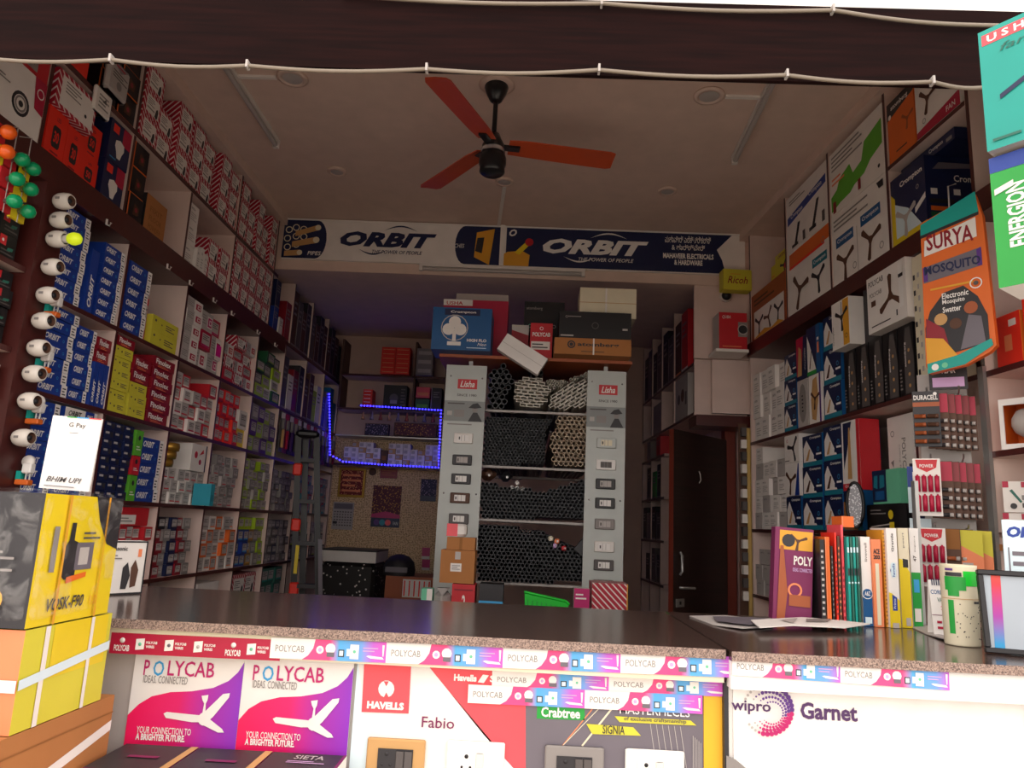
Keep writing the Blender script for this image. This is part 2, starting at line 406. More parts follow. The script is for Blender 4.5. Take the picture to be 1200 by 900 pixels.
for y in (3.19, 3.79, 4.33, 4.87, 5.42, 5.97, 6.52, 7.04):
    for z0, z1 in ((.05, .62), (.64, .992), (1.012, 1.368), (1.388, 1.755), (1.775, 2.13), (2.15, 2.54 if y < 5.3 else 2.62)): lp('upright_panel', XB+.012, XL-.002, y-.01, y+.01, z0, z1, fm=LE)
for y in (2.51, 3.10, 3.69, 4.30, 5.0):
    lp('upright_panel', XB+.012, XL-.002, y-.01, y+.01, 2.65, 3.035, fm=LE)
    if y != 3.69: lp('upright_panel', XB+.012, XL-.002, y-.01, y+.01, 3.06, 3.44, fm=LE)
for y in (5.5, 6.0, 6.5): lp('upright_panel', XB+.012, XL-.002, y-.01, y+.01, 2.65, 3.13, fm=LE)
lp('lamp_post', XB+.012, XL+.022, 2.552, 2.688, .05, 2.54, m='edgebrown')
for y in (2.945, 3.49, 3.74, 4.045, 4.31, 4.75, 5.1):
    mb = MB().tube([(XL+2.055, y-4.6, 2.56), (XL+2.055, y-4.6, 2.537), (XL+2.07, y-4.6, 2.53), (XL+2.075, y-4.6, 2.545)], .005, 'plastic_white', 6)
    part('hook', mb, shL)

# ================================================================ right shelving
RE = {'L': 'edgebrown'}
shR = empty('display_shelving', (xr(5.09), 5.09, 0), 'brown edged cream shelving along the right wall', 'shelving', rz=math.radians(3.8))
def rp(name, x0, x1, ya, yb, z0, z1, fm=None, m='laminate'):
    k = 1/math.cos(math.radians(3.8)); return part(name, MB().box(x0, x1, (ya-5.09)*k, (yb-5.09)*k, z0, z1, m, fm), shR)
rp('back_panel', .33, .345, 1.98, 5.05, .05, 3.44)
rp('fascia_board', -.02, .33, 1.98, 4.98, 2.56, 2.65, fm={'T': 'laminate'}, m='fascia')
rp('shelf_board', 0, .33, 2.68, 5.0, 1.96, 1.98, fm=RE)
rp('shelf_board', 0, .33, 2.68, 5.0, 1.39, 1.41, fm=RE)
rp('shelf_board', 0, .33, 2.68, 5.0, .98, 1.0, fm=RE)
for z in (1.98, 1.69, 1.37): rp('shelf_board', 0, .33, 1.98, 2.66, z-.022, z, fm={'L': 'fascia' if z > 1.5 else 'woodedge'})
rp('shelf_board', 0, .33, 2.66, 3.21, 3.04, 3.06, fm=RE)
for y in (2.65, 3.22, 3.79, 4.36, 4.97): rp('upright_panel', .002, .33, y-.01, y+.01, 2.65, 3.44, fm=RE)
for z0, z1 in ((.05, .98), (1.0, 1.39), (1.41, 1.96), (1.98, 2.56)):
    rp('upright_panel', .002, .33, 2.66, 2.68, z0, z1, fm={'L': 'steel'}); rp('upright_panel', .002, .33, 4.98, 5.0, z0, z1, fm={'L': 'laminate'})
rp('upright_panel', .125, .33, 3.30, 3.32, 1.41, 1.96, fm=RE)
rp('corner_strip', -.012, .002, 2.655, 2.685, 1.0, 2.0, m='steel')

# ================================================================ loft, door and back-right shelves
loft = empty('loft_cabinet', (1.34, 5.3, 0), 'cream boxed loft cabinet above the dark door', 'cabinet')
part('upper_box', MB().box(-.215, .20, -.19, -.165, 2.575, 3.11, 'laminate'), loft)
part('lower_box', MB().box(-.09, .20, -.19, -.16, 2.19, 2.57, 'laminate', {'B': 'fascia'}), loft)
part('lower_lip', MB().box(-.20, .20, -.19, .05, 2.10, 2.175, 'fascia'), loft)
struct('wall_return', MB().box(1.535, 1.60, 5.06, 5.11, 0, 3.44, 'plaster'))
dh = Vector((1.395, 5.36, 0)); df = Vector((.93, 4.9, 0)); dl = (df-dh).length; da = math.atan2(df.y-dh.y, df.x-dh.x)
do = link('door_1', MB().box(0, dl, -.018, .018, .02, 2.035, 'door', {'R': 'jamb'}).mesh('door_1'), None, tuple(dh), da); do['kind'] = 'structure'; do['label'] = 'dark brown door standing open on the right'
hb = MB().tube([(dl-.07, .022, 1.02), (dl-.07, .05, 1.02), (dl-.19, .055, 1.015)], .008, 'steel', 8); part('handle', hb, do)
part('lock_plate', MB().box(dl-.115, dl-.03, .018, .026, .9, .95, 'steel').box(dl-.075, dl-.06, .026, .03, .915, .935, 'black'), do)
part('bolt', MB().tube([(dl-.06, .03, 1.1), (dl-.06, .045, 1.12), (dl-.06, .045, 1.22), (dl-.06, .03, 1.24)], .009, 'steel', 8), do)
part('eye_hook', MB().tube([(dl*.55, .02, 1.78), (dl*.55, .03, 1.76), (dl*.55-.008, .03, 1.72), (dl*.55, .022, 1.70)], .004, 'lightgrey', 6), do)
struct('trim_door_jamb', MB().box(1.40, 1.475, 5.36, 5.46, 0, 2.12, 'jamb'))
shB = empty('display_shelving', (1.1, 6.1, 0), 'dim cream shelving behind the open door and loft', 'shelving', rz=math.radians(2.3))
def bp(name, *a, fm=None, m='laminate'): return part(name, MB().box(*a, m, fm), shB)
bp('back_panel', .36, .375, -.93, .95, .05, 3.1)
for z in (.55, .95, 1.3, 1.65, 2.0, 2.2, 2.56): bp('shelf_board', .0, .36, -.93 if z > 2.1 else .0, .95, z-.02, z, fm=RE)
for y in (-.92, -.3, .14, .54, .93):
    bp('upright_panel', .002, .36, y-.01, y+.01, 2.56, 3.1, fm=RE); bp('upright_panel', .002, .36, y-.01, y+.01, 2.2, 2.54, fm=RE)
    if y > .1:
        for z0, z1 in ((.05, .53), (.55, .93), (.95, 1.28), (1.3, 1.63), (1.65, 1.98)): bp('upright_panel', .002, .36, y-.01, y+.01, z0, z1, fm=RE)

# ================================================================ counter
CT = empty('shop_counter', (0, 2.16, 0), 'long granite topped shop counter across the open front', 'counter')
def cp(name, x0, x1, y0, y1, z0, z1, m, fm=None): return part(name, MB().box(x0, x1, y0-2.16, y1-2.16, z0, z1, m, fm), CT)
cp('granite_top', -2.18, .462, 1.775, 2.54, 1.079, 1.10, 'granite', {'F': 'granite_edge'})
cp('granite_top', .47, 1.70, 1.755, 2.56, 1.079, 1.10, 'granite', {'F': 'granite_edge'})
cp('ledge', -2.18, .46, 1.785, 1.82, 1.027, 1.078, 'cream'); cp('ledge', .47, 1.70, 1.765, 1.80, 1.018, 1.078, 'white')
cp('front_panel', -2.18, .462, 1.825, 1.84, .05, 1.027, 'lightgrey'); cp('front_panel', .475, 1.70, 1.805, 1.84, .05, 1.018, 'white')
cp('corner_post', .4635, .4735, 1.80, 1.84, .05, 1.027, 'charcoal')
cp('carcass', -2.18, 1.62, 1.845, 2.50, .04, 1.078, 'laminate')
# ================================================================ designs
def d_orbit(): return [('lettering', [('t', 'ORBIT', .06, .26, .56, .76, 'white', .3, .03), ('o', .68, .45, .006, .002, 'skyblue')]),
                       ('end_panel', [('r', .80, 0, 1, 1, 'white'), ('l', .84, .15, .96, .85, 3, 'ink')])]
def d_orbit_v(): return [('lettering', [('v', 'ORBIT', .25, .08, .75, .6, 'white', .3, .03)])]
def d_orbit_w(): return [('band', [('r', 0, .0, .62, 1, 'paper'), ('r', .9, 0, 1, 1, 'white')]), ('lettering', [('t', 'ORBIT', .1, .25, .5, .75, 'ink', .3, .03), ('t', 'ORBIT', .66, .3, .86, .7, 'white', .3, .03)])]
def d_fin(): return [('lettering', [('t', 'Finolex', .1, .35, .8, .85, 'white', 0, .03), ('l', .2, .08, .7, .3, 2, 'salmon')])]
def d_yel(): return [('lettering', [('c', .35, .55, .005, 'ink'), ('l', .5, .3, .85, .75, 3, 'darkgrey'), ('r', .08, .6, .14, .75, 'darkgrey')])]
def d_strip(): return [('label', [('r', .16, .14, .88, .85, 'paper'), ('l', .22, .45, .6, .78, 4, 'grey'), ('r', .2, .3, .62, .36, 'grey')]), ('picture', [('p', [(.64, .18), (.74, .12), (.8, .2), (.82, .45), (.78, .56), (.7, .5)], 'charcoal')])]
def d_sw(acc): return [('label', [('r', 0, 0, .45, 1, 'lightgrey'), ('l', .05, .3, .4, .85, 4, 'grey')]), ('picture', [('r', .5, .2, .92, .8, 'paper'), ('r', .54, .26, .88, .74, acc), ('r', .64, .36, .84, .64, 'paper'), ('r', .68, .42, .8, .58, acc)])]
def d_small(acc='grey', lines='darkgrey'): return [('label', [('r', .17, .17, .87, .84, 'lightgrey'), ('l', .24, .5, .78, .8, 3, lines), ('r', .17, .17, .87, .27, acc)])]
def d_plainwhite(): return [('lettering', [('t', 'SWITCH', .2, .72, .6, .82, 'darkgrey'), ('l', .2, .2, .8, .6, 4, 'lightgrey')])]
def d_led(n='30'): return [('badge', [('p', [(.3, .3), (.36, .24), (.66, .24), (.72, .3), (.72, .62), (.66, .68), (.36, .68), (.3, .62)], 'charcoal'), ('t', n, .38, .34, .64, .58, 'vermilion', 0, .03)]), ('lettering', [('t', 'LED', .42, .78, .62, .86, 'darkred'), ('l', .3, .1, .7, .18, 1, 'darkred')])]
def d_bulb(): return [('panel', [('r', .6, .55, 1, 1, 'crimson'), ('r', .12, .72, .4, .92, 'vermilion')]), ('picture', [('p', [(.42, .15), (.58, .15), (.64, .3), (.72, .42), (.7, .56), (.5, .62), (.3, .56), (.28, .42), (.36, .3)], 'paper'), ('l', .1, .06, .4, .12, 1, 'skyblue')])]
def d_frame(): return [('trim', [('r', 0, 0, .07, 1, 'orange'), ('r', 0, 0, 1, .06, 'orange')]), ('picture', [('p', [(.35, .25), (.7, .3), (.75, .6), (.4, .7)], 'brownbox'), ('c', .55, .48, .012, 'darkred')])]
def d_red_sq(): return [('badge', [('r', .1, .5, .45, .92, 'red'), ('c', .27, .7, .006, 'white')]), ('picture', [('l', .2, .1, .9, .4, 2, 'darkgrey'), ('p', [(.5, .3), (.8, .35), (.85, .5), (.55, .45)], 'bottlegreen')])]

# ---------------------------------------------------------------- wire cartons, left shelves
def orbit(ya, yb, z, n, where, h=.047, d=.24, sb=.01): pile('L', ya, yb, z, n, h, 'wire_carton', 'blue wire carton', where, 'orbitblue', d_orbit(), d, sb)
orbit(2.72, 2.905, 2.15, 8, 'the stack beside the lit bulb, upper shelf', .0475)
orbit(3.01, 3.17, 2.15, 7, 'the second stack along, upper shelf', .0475, sb=.002)
pile('L', 2.925, 2.985, 2.15, 1, .27, 'wire_carton', 'blue wire carton', 'standing upright between two stacks on the upper shelf', 'orbitblue', d_orbit_v(), .2, .0)
orbit(3.235, 3.43, 2.15, 6, 'the stack left of the yellow cartons, upper shelf', .0555)
zt = pile('L', 3.49, 3.76, 2.15, 2, .075, 'cable_carton', 'yellow cable carton', 'the pair ending the blue stacks, upper shelf', 'lemon', d_yel(), .2, .004)
pile('L', 3.445, 3.485, 2.15, 1, .22, 'clip_carton', 'slim red carton', 'tucked behind the yellow pair on the upper shelf', 'red', d_small('darkred'), .18, .03)
orbit(2.725, 2.915, 1.775, 6, 'the first stack of the middle shelf', .0495)
carton('wire_carton', 'blue wire carton lying askew with its white end up', 'box', .19, .2, .042, ('orbitblue', {'T': 'white', 'L': 'white'}), d_orbit(), (XL-.11, 2.83, 1.775+6*.0495+.004), RZL+.06, 'blue wire cartons')
orbit(2.93, 3.06, 1.775, 6, 'the second stack of the middle shelf', .052)
for k in range(3):
    pile('L', 3.065+k*.038, 3.103+k*.038, 1.775, 1, .19, 'wire_carton', f'blue wire carton standing on end, {NTH[k]}', 'in the upright row', 'orbitblue', d_orbit_v(), .2, .004, gap=.003)
z2 = 1.775+.191
for k in range(2): pile('L', 3.07, 3.176, z2+k*.055, 1, .055, 'coil_carton', ('lower' if k == 0 else 'upper')+' dark red coil carton', 'on top of the upright blue cartons', 'darkred', d_fin(), .2, .006)
def yel(ya, yb, z, n, where, h=.05): return pile('L', ya, yb, z, n, h, 'cable_carton', 'yellow cable carton', where, 'lemon', d_yel(), .2, .006)
zt = yel(3.21, 3.36, 1.775, 6, 'the tall yellow stack, middle shelf')
pile('L', 3.21, 3.36, zt, 1, .045, 'coil_carton', 'dark red coil carton', 'capping the tall yellow stack', 'darkred', d_fin(), .2, .006)
zt = yel(3.375, 3.535, 1.775, 3, 'the short yellow stack, middle shelf', .055)
pile('L', 3.375, 3.535, zt, 2, .06, 'coil_carton', 'dark red coil carton', 'the pair on the short yellow stack', 'darkred', d_fin(), .2, .006)
pile('L', 3.55, 3.77, 1.775, 6, .055, 'coil_carton', 'dark red coil carton', 'the tall red stack, middle shelf', 'darkred', d_fin(), .22, .004)
orbit(2.72, 2.9, 1.388, 7, 'the first stack of the third shelf', .051)
zt = pile('L', 2.92, 3.15, 1.388, 5, .053, 'wire_carton', 'blue wire carton', 'the wide stack behind the payment sign', 'orbitblue', d_orbit(), .24, .006)
pile('L', 2.92, 3.15, zt, 2, .046, 'wire_carton', 'pale grey and blue wire carton', 'the pair above the payment sign', 'orbitblue', d_orbit_w(), .24, .006)
for c in range(3):
    pile('L', 3.215+c*.085, 3.295+c*.085, 1.388, 9, .038, 'holder_carton', 'navy lamp holder carton', f'the {NTH[c]} navy column, third shelf', 'navy', [('lettering', [('r', .1, .55, .5, .8, 'lightgrey'), ('r', .6, .2, .9, .8, 'charcoal')])], .16, .004)
for k, (c, h) in enumerate((('leaf', .12), ('red', .09), ('leaf', .12))):
    pile('L', 3.475, 3.545, 1.388+(0, .122, .214)[k], 1, h, 'tape_carton', ('lower green carton', 'small red carton', 'upper green carton')[k], 'in the upright green and red pile on the third shelf', c, [('picture', [('c', .5, .7, .012, 'charcoal'), ('l', .2, .2, .8, .4, 2, 'white')])], .16, .0)
orbit(3.555, 3.77, 1.388, 5, 'the last blue stack, third shelf', .062)

# ---------------------------------------------------------------- switch cartons
def grid(wall, ya, yb, z, cols, rows, ch, name, desc, where, pick, d=.14, drop=0.0, sb=.004):
    w = (yb-ya)/cols
    for c in range(cols):
        n = rows-(1 if rnd.random() < drop else 0)
        for r in range(n):
            body, des, word = pick(c, r)
            x, y, rz = spot(wall, ya+c*w, ya+(c+1)*w, d, sb+rnd.uniform(0, .03))
            carton(name, f'{word} {desc}, {up(r, rows)} row, {NTH[c]} column, {where}', 'box', round(w-.004, 3), d, round(ch-.0015, 4), body, des, (x, y, z+.001+r*ch), rz+rnd.uniform(-.02, .02), f'{desc}s, {where}')
sw = lambda acc: (lambda c, r: ('paper', d_sw(acc), f'white and {acc}'))
pile('L', 3.805, 4.0, 2.15, 5, .07, 'switch_carton', 'white and magenta switch carton', 'the front stack under the fascia', 'paper', d_sw('crimson'), .16, .0)
pk = lambda c, r: (('paper', d_sw('crimson'), 'white and crimson'), ('crimson', d_small('magenta'), 'magenta'), ('lightgrey', d_sw('magenta'), 'grey and magenta'))[(c*2+r) % 3]
grid('L', 4.01, 4.31, 2.15, 2, 3, .11, 'switch_carton', 'switch carton', 'behind the magenta stack', pk)
carton('tag_card', 'bright pink and white price card on the magenta cartons', 'card', .07, .003, .09, 'paper', [('panel', [('r', 0, .25, 1, 1, 'hotpink')])], (XL+.012, 4.22, 2.23), RZL)
pk = lambda c, r: (('red', d_small('red'), 'red'), ('stripes', d_strip(), 'striped'), ('paper', d_sw('red'), 'white and red'))[(c+r) % 3]
grid('L', 4.35, 4.85, 2.15, 3, 4, .078, 'switch_carton', 'switch carton', 'fourth bay under the fascia', pk, drop=.4)
pk = lambda c, r: (('lime', d_small('lime'), 'lime'), ('darkgrey', d_small('grey'), 'grey'), ('darkgreen', d_small('lime'), 'green'), ('paper', d_small('lime'), 'white'))[(c*3+r) % 4]
grid('L', 4.89, 5.4, 2.15, 3, 4, .085, 'switch_carton', 'plate carton', 'fifth bay under the fascia', pk, drop=.3)
pk = lambda c, r: (('lightgrey', d_small('red'), 'grey'), ('red', d_small('paper'), 'red'), ('paper', d_small('crimson'), 'white'))[(c+2*r) % 3]
grid('L', 3.81, 4.31, 1.775, 5, 4, .078, 'switch_carton', 'plate carton', 'middle shelf, third bay', pk, drop=.3)
pk = lambda c, r: (('vermilion', d_small('red', 'red'), 'red'), ('red', d_small('vermilion'), 'crimson'))[(c+r) % 2]
grid('L', 4.35, 4.7, 1.775, 4, 4, .08, 'blister_carton', 'socket carton', 'middle shelf, fourth bay', pk, drop=.3)
pk = lambda c, r: (('yellow', d_small('yellow'), 'yellow'), ('paper', d_small('grey'), 'white'))[r % 2]
grid('L', 4.72, 4.86, 1.775, 1, 2, .12, 'plate_carton', 'plate carton', 'end of the red socket bay', pk)
pk = lambda c, r: (('lime', d_small('lime'), 'lime'), ('violet', d_small('violet'), 'violet'), ('grey', d_small('lightgrey'), 'grey'))[(c*2+r) % 3]
grid('L', 4.89, 5.4, 1.775, 4, 3, .105, 'plate_carton', 'plate carton', 'middle shelf, fifth bay', pk)
pk = lambda c, r: (('lightgrey', d_small('grey'), 'grey'), ('paper', d_small('red'), 'white'), ('lightgrey', d_small('red'), 'grey and red'))[(c+r*2) % 3]
grid('L', 3.81, 4.31, 1.388, 6, 3, .062, 'module_carton', 'module carton', 'third shelf, tape roll bay', pk)
pk = lambda c, r: (('lightgrey', d_small('red'), 'red trimmed'), ('grey', d_small('grey'), 'grey'))[(c+r) % 2]
grid('L', 4.35, 4.78, 1.388, 5, 5, .062, 'module_carton', 'module carton', 'third shelf, fourth bay', pk, drop=.3)
pk = lambda c, r: (('grey', d_small('grey'), 'grey'), ('lime', d_small('grey'), 'lime edged'), ('lightgrey', d_small('lime'), 'pale'))[(c*2+r*r) % 3]
grid('L', 4.89, 5.4, 1.388, 5, 5, .066, 'module_carton', 'module carton', 'third shelf, fifth bay', pk, drop=.3)
pk = lambda c, r: (('grey', d_small('lightgrey'), 'grey'), ('darkgrey', d_small('tan'), 'dark'))[(c*r) % 2]
grid('L', 5.44, 5.95, 1.388, 5, 6, .05, 'module_carton', 'module carton', 'third shelf, sixth bay', pk)
carton('fitting_carton', 'white carton with red floral print on small cartons', 'box', .19, .14, .15, 'paper', [('picture', [('c', .3, .6, .02, 'red'), ('c', .6, .35, .016, 'crimson'), ('p', [(.5, .6), (.8, .7), (.75, .85)], 'red'), ('r', .93, 0, 1, 1, 'navy')])], (XL-.08, 4.19, 1.388+.19), RZL)
carton('fitting_carton', 'slim cyan carton standing among grey module cartons', 'box', .05, .1, .12, 'aqua', [('label', [('r', .2, .2, .8, .5, 'sea')])], (XL+.052, 4.17, 1.389), RZL)
for k in range(3):
    mb = MB().lathe([(.018, -.02), (.055, -.02), (.058, 0), (.055, .02), (.018, .02), (.018, -.02)], 'gold', n=18)
    tag(link('tape_roll', mb.mesh('tape_roll'), None, (XL-.065+.01*k, 3.88+.005*k, 1.388+.19+.021+.042*k), .3*k), f'gold packing tape roll, {up(k, 3)} of three on module cartons', 'tape', 'gold tape rolls')
carton('coil_carton', 'white and red coil carton on the fourth shelf end', 'box', .3, .2, .088, ('red', {}), [('label', [('r', .05, .1, .6, .6, 'paper'), ('l', .1, .2, .5, .5, 2, 'grey')])], (XL-.12, 3.58, 1.012+.259), RZL)
grid('L', 3.36, 3.77, 1.012, 5, 4, .064, 'module_carton', 'module carton', 'fourth shelf, near end', lambda c, r: (('lightgrey', d_small('red'), 'grey'), ('red', d_small('paper'), 'red'))[(c == 4) or r == 3 and c % 2])
pk = lambda c, r: (('black', d_small('black'), 'black') if c == 0 and r == 4 else (('darkred', d_small('darkred'), 'maroon edged'), ('grey', d_small('grey'), 'grey'), ('navy', d_small('grey'), 'navy edged'))[c % 3])
grid('L', 3.81, 4.22, 1.012, 5, 5, .061, 'module_carton', 'module carton', 'fourth shelf, second bay', pk)
pk = lambda c, r: (('lightgrey', d_small('grey'), 'grey'), ('orange', d_small('lightgrey'), 'orange'), ('paper', d_small('salmon'), 'white'))[(c*2+r) % 3]
grid('L', 4.35, 4.85, 1.012, 5, 4, .08, 'module_carton', 'module carton', 'fourth shelf, third bay', pk, drop=.3)
pk = lambda c, r: (('orbitblue', d_small('skyblue'), 'blue'), ('gold', d_small('amber'), 'gold'), ('lime', d_small('lime'), 'lime'), ('grey', d_small('lightgrey'), 'grey'))[(0, 0, 1, 3, 2)[c] if r < 3 else 2]
grid('L', 4.89, 5.4, 1.012, 5, 4, .08, 'module_carton', 'module carton', 'fourth shelf, fourth bay', pk)
pk = lambda c, r: (('grey', d_small('lightgrey'), 'grey'), ('darkgrey', d_small('grey'), 'dark grey'), ('navy', d_small('grey'), 'navy'))[(c+r*3) % 3]
grid('L', 5.44, 5.95, 1.012, 5, 5, .062, 'module_carton', 'module carton', 'fourth shelf, fifth bay', pk)
pk = lambda c, r: (('paper', d_plainwhite(), 'white'), ('black', d_small('charcoal'), 'black'), ('cream', d_plainwhite(), 'cream'))[(c*2+r) % 3]
grid('L', 3.95, 4.31, .64, 4, 3, .09, 'fitting_carton', 'fitting carton', 'lowest shelf showing over counter', pk)
carton('fitting_carton', 'long white carton on the lowest shelf beside striped cartons', 'box', .3, .2, .3, 'paper', d_plainwhite(), (XL-.12, 4.56, .641), RZL)
grid('L', 4.89, 5.38, .64, 2, 2, .16, 'switch_carton', 'switch carton', 'lowest shelf', lambda c, r: ('stripes', d_strip(), 'red striped'))
grid('L', 5.44, 5.9, .64, 3, 3, .11, 'fitting_carton', 'fitting carton', 'lowest shelf, far end', lambda c, r: ('bottlegreen', d_small('teal'), 'teal'))

# ---------------------------------------------------------------- red striped cartons and the top tiers
def striped(ya, yb, z, n, h, where, sb=.0, d=.24): pile('L', ya, yb, z, n, h, 'switch_carton', 'red striped switch carton', where, 'stripes', d_strip(), d, sb, group='red striped switch cartons')
for k, (a, b, n, h, sb) in enumerate(((3.125, 3.29, 3, .125, .0), (3.295, 3.455, 2, .125, .02), (3.46, 3.62, 3, .125, .0), (3.625, 3.78, 3, .12, .004), (3.785, 3.94, 3, .115, .015), (4.0, 4.14, 3, .125, .0), (4.145, 4.285, 3, .115, .004))):
    striped(a, b, 3.06, n, h, f'the {NTH[k]} top shelf stack', sb)
for k, (a, b, n) in enumerate(((4.32, 4.46, 3), (4.465, 4.60, 2), (4.605, 4.73, 3), (4.735, 4.86, 2), (4.865, 4.985, 3))):
    striped(a, b, 3.06, n, .12, f'the {NTH[k]} far top shelf stack', .0 if n == 3 else .012)
for k in range(5): striped(4.318+k*.134, 4.45+k*.134, 2.65, 3, .126, f'the {NTH[k]} far upper stack', .0)
for k in range(2): striped(3.985+k*.15, 4.13+k*.15, 2.65, 2, .125, f'the {NTH[k]} stack by the small white cartons', .01)
for k in range(3): pile('L', 3.83+k*.05, 3.875+k*.05, 2.65, 1, .13+.02*(k % 2), 'starter_carton', f'small white starter carton, {NTH[k]} of three', 'before the striped stack', 'paper', d_plainwhite(), .1, .0)
pile('L', 3.705, 3.82, 2.65, 3, .115, 'fitting_carton', 'plain white carton', 'the white stack on the upper tier', 'paper', d_plainwhite(), .2, .01)
pile('L', 3.12, 3.255, 2.65, 3, .125, 'lamp_carton', 'black carton with orange edges', 'the stack on the upper tier', 'black', d_frame(), .2, .004)
carton('glue_carton', 'brown cardboard carton with black side on the upper tier', 'box', .2, .2, .2, ('cardboard', {'L': 'charcoal'}), [('lettering', [('t', 'FIXIT', .2, .62, .8, .75, 'kraft'), ('t', 'FLOOR', .2, .4, .8, .53, 'kraft'), ('t', 'POWDER', .2, .18, .8, .31, 'kraft')]), ('side_marks', [('L', 'c', .5, .8, .012, 'amber'), ('L', 'c', .5, .5, .012, 'amber'), ('L', 'c', .5, .2, .012, 'amber')])], (XL-.12, 3.40, 2.651), RZL)
for k, (a, b, z, h, n) in enumerate(((2.535, 2.655, 2.65, .2, '30'), (2.66, 2.77, 2.65, .19, '30'), (2.775, 2.90, 2.65, .13, '50'), (2.775, 2.90, 2.782, .15, '50'))):
    pile('L', a, b, z, 1, h, 'bulb_carton', ('nearest orange bulb carton', 'second orange bulb carton', 'lower orange bulb carton', 'upper orange bulb carton')[k], 'on the upper tier beside black bulb cartons', 'vermilion', d_led(n), .2, .006*k)
o = carton('switch_carton', 'white labelled red striped carton on the two orange bulb cartons', 'box', .25, .22, .15, 'stripes', [('label', [('r', .1, .1, .95, .9, 'paper'), ('l', .2, .5, .6, .85, 4, 'grey'), ('c', .75, .35, .008, 'charcoal')])], (XL-.10, 2.655, 2.65+.202), RZL)
pile('L', 2.915, 3.08, 2.65, 2, .185, 'bulb_carton', 'navy bulb carton with white bulb picture', 'the pair by the orange cartons', 'navy', d_bulb(), .2, .004)
pile('L', 2.79, 2.93, 3.06, 3, .12, 'lamp_carton', 'black carton with orange edges', 'the near stack on the top shelf', 'black', d_frame(), .2, .006)
pile('L', 2.94, 3.085, 3.06, 3, .12, 'lamp_carton', 'black carton with orange edges', 'the far stack on the top shelf', 'black', d_frame(), .2, .006)
carton('poly_packet', 'crumpled clear packet with printed sheet hanging off the top shelf', 'packet', .16, .03, .15, 'lightgrey', [('print', [('p', [(.1, .9), (.5, .7), (.9, .95)], 'grey'), ('r', .25, .82, .7, .87, 'crimson'), ('c', .5, .3, .02, 'grey'), ('l', .15, .45, .85, .7, 3, 'darkgrey')])], (XL+.022, 2.86, 3.085), RZL+.02, bev=.012)
carton('poly_packet', 'small clear packet below the printed packet at the top shelf', 'packet', .12, .02, .11, 'paper', [('print', [('l', .2, .2, .8, .8, 4, 'grey'), ('p', [(.4, .5), (.6, .7), (.65, .5)], 'darkgrey')])], (XL+.014, 2.80, 3.07-.11), RZL, bev=.008)
carton('bulb_carton', 'red orange carton tucked under the header on the top shelf', 'box', .16, .2, .2, 'vermilion', [('picture', [('c', .6, .3, .012, 'charcoal')])], (XL-.101, 2.625, 3.062), RZL)

# ---------------------------------------------------------------- near left bay
carton('exhaust_fan_carton', 'white and red exhaust fan carton at the near left', 'box', .30, .22, .235, ('paper', {'L': 'red'}), [('picture', [('o', .62, .4, .045, .012, 'charcoal'), ('o', .62, .4, .03, .008, 'grey'), ('c', .62, .4, .012, 'charcoal')]), ('panel', [('p', [(.84, .5), (1, .45), (1, 1), (.78, 1)], 'crimson'), ('o', .91, .78, .02, .005, 'white'), ('t', 'a', .1, .75, .2, .88, 'ink'), ('l', .1, .55, .4, .65, 2, 'grey')])], (XL-.10, 2.33, 2.651), RZL)
carton('bulb_carton', 'red carton above the exhaust fan carton with grey picture', 'box', .2, .2, .14, 'red', [('picture', [('r', .2, .15, .7, .75, 'grey'), ('r', .3, .3, .6, .6, 'navy')])], (XL-.10, 2.39, 2.651+.237), RZL)
grid('L', 2.2, 2.5, 2.20, 3, 3, .085, 'fan_regulator_carton', 'regulator carton', 'near bay upper shelf', lambda c, r: ('black', d_red_sq(), 'black and red'))
grid('L', 2.2, 2.53, 1.90, 3, 4, .066, 'fan_regulator_carton', 'regulator carton', 'near bay middle shelf', lambda c, r: ('black', d_red_sq(), 'black and red') if c else ('orbitblue', d_red_sq(), 'blue and red'))
grid('L', 2.25, 2.53, 1.50, 2, 3, .11, 'fitting_carton', 'fitting carton', 'near bay lower shelf', lambda c, r: ('paper', d_plainwhite(), 'white'))

# ---------------------------------------------------------------- lamps on the brown post
LPX = [(69, 234), (65, 256), (62, 279), (57, 312), (51, 345), (48, 376), (43, 408), (37.5, 438), (32, 470), (25.5, 513)]
for i, (px, py) in enumerate(LPX):
    z = at(px-2, py, 0, XL+.05).z
    e = empty('batten_lamp', (XL+.034, 2.60, z), f'white barrel lamp holder, {NTH[i]} from the top of the brown post', 'lamp holder', 'white barrel lamp holders on the post', rz=math.radians(-8))
    part('housing', MB().lathe([(.0, 0), (.02, 0), (.026, .006), (.0315, .022), (.0325, .04), (.029, .06), (.024, .067), (.020, .067)], 'lampwhite', n=16, axis='x'), e)
    part('socket', MB().lathe([(.020, .067), (.019, .048), (.0, .046)], 'brownbox', n=14, axis='x').lathe([(.009, .046), (.009, .062), (.0, .063)], 'charcoal', n=10, axis='x'), e)
    part('badge', MB().box(.025, .042, -.0345, -.031, -.004, .004, 'grey'), e)
    if i == 2:
        part('bulb_neck', MB().lathe([(.014, .055), (.016, .072), (.018, .085)], 'plastic_white', n=14, axis='x'), e)
        part('glowing_bulb', MB().lathe([(.018, .085), (.023, .096), (.0245, .108), (.021, .122), (.012, .131), (0, .134)], 'bulb_lit', n=16, axis='x'), e)
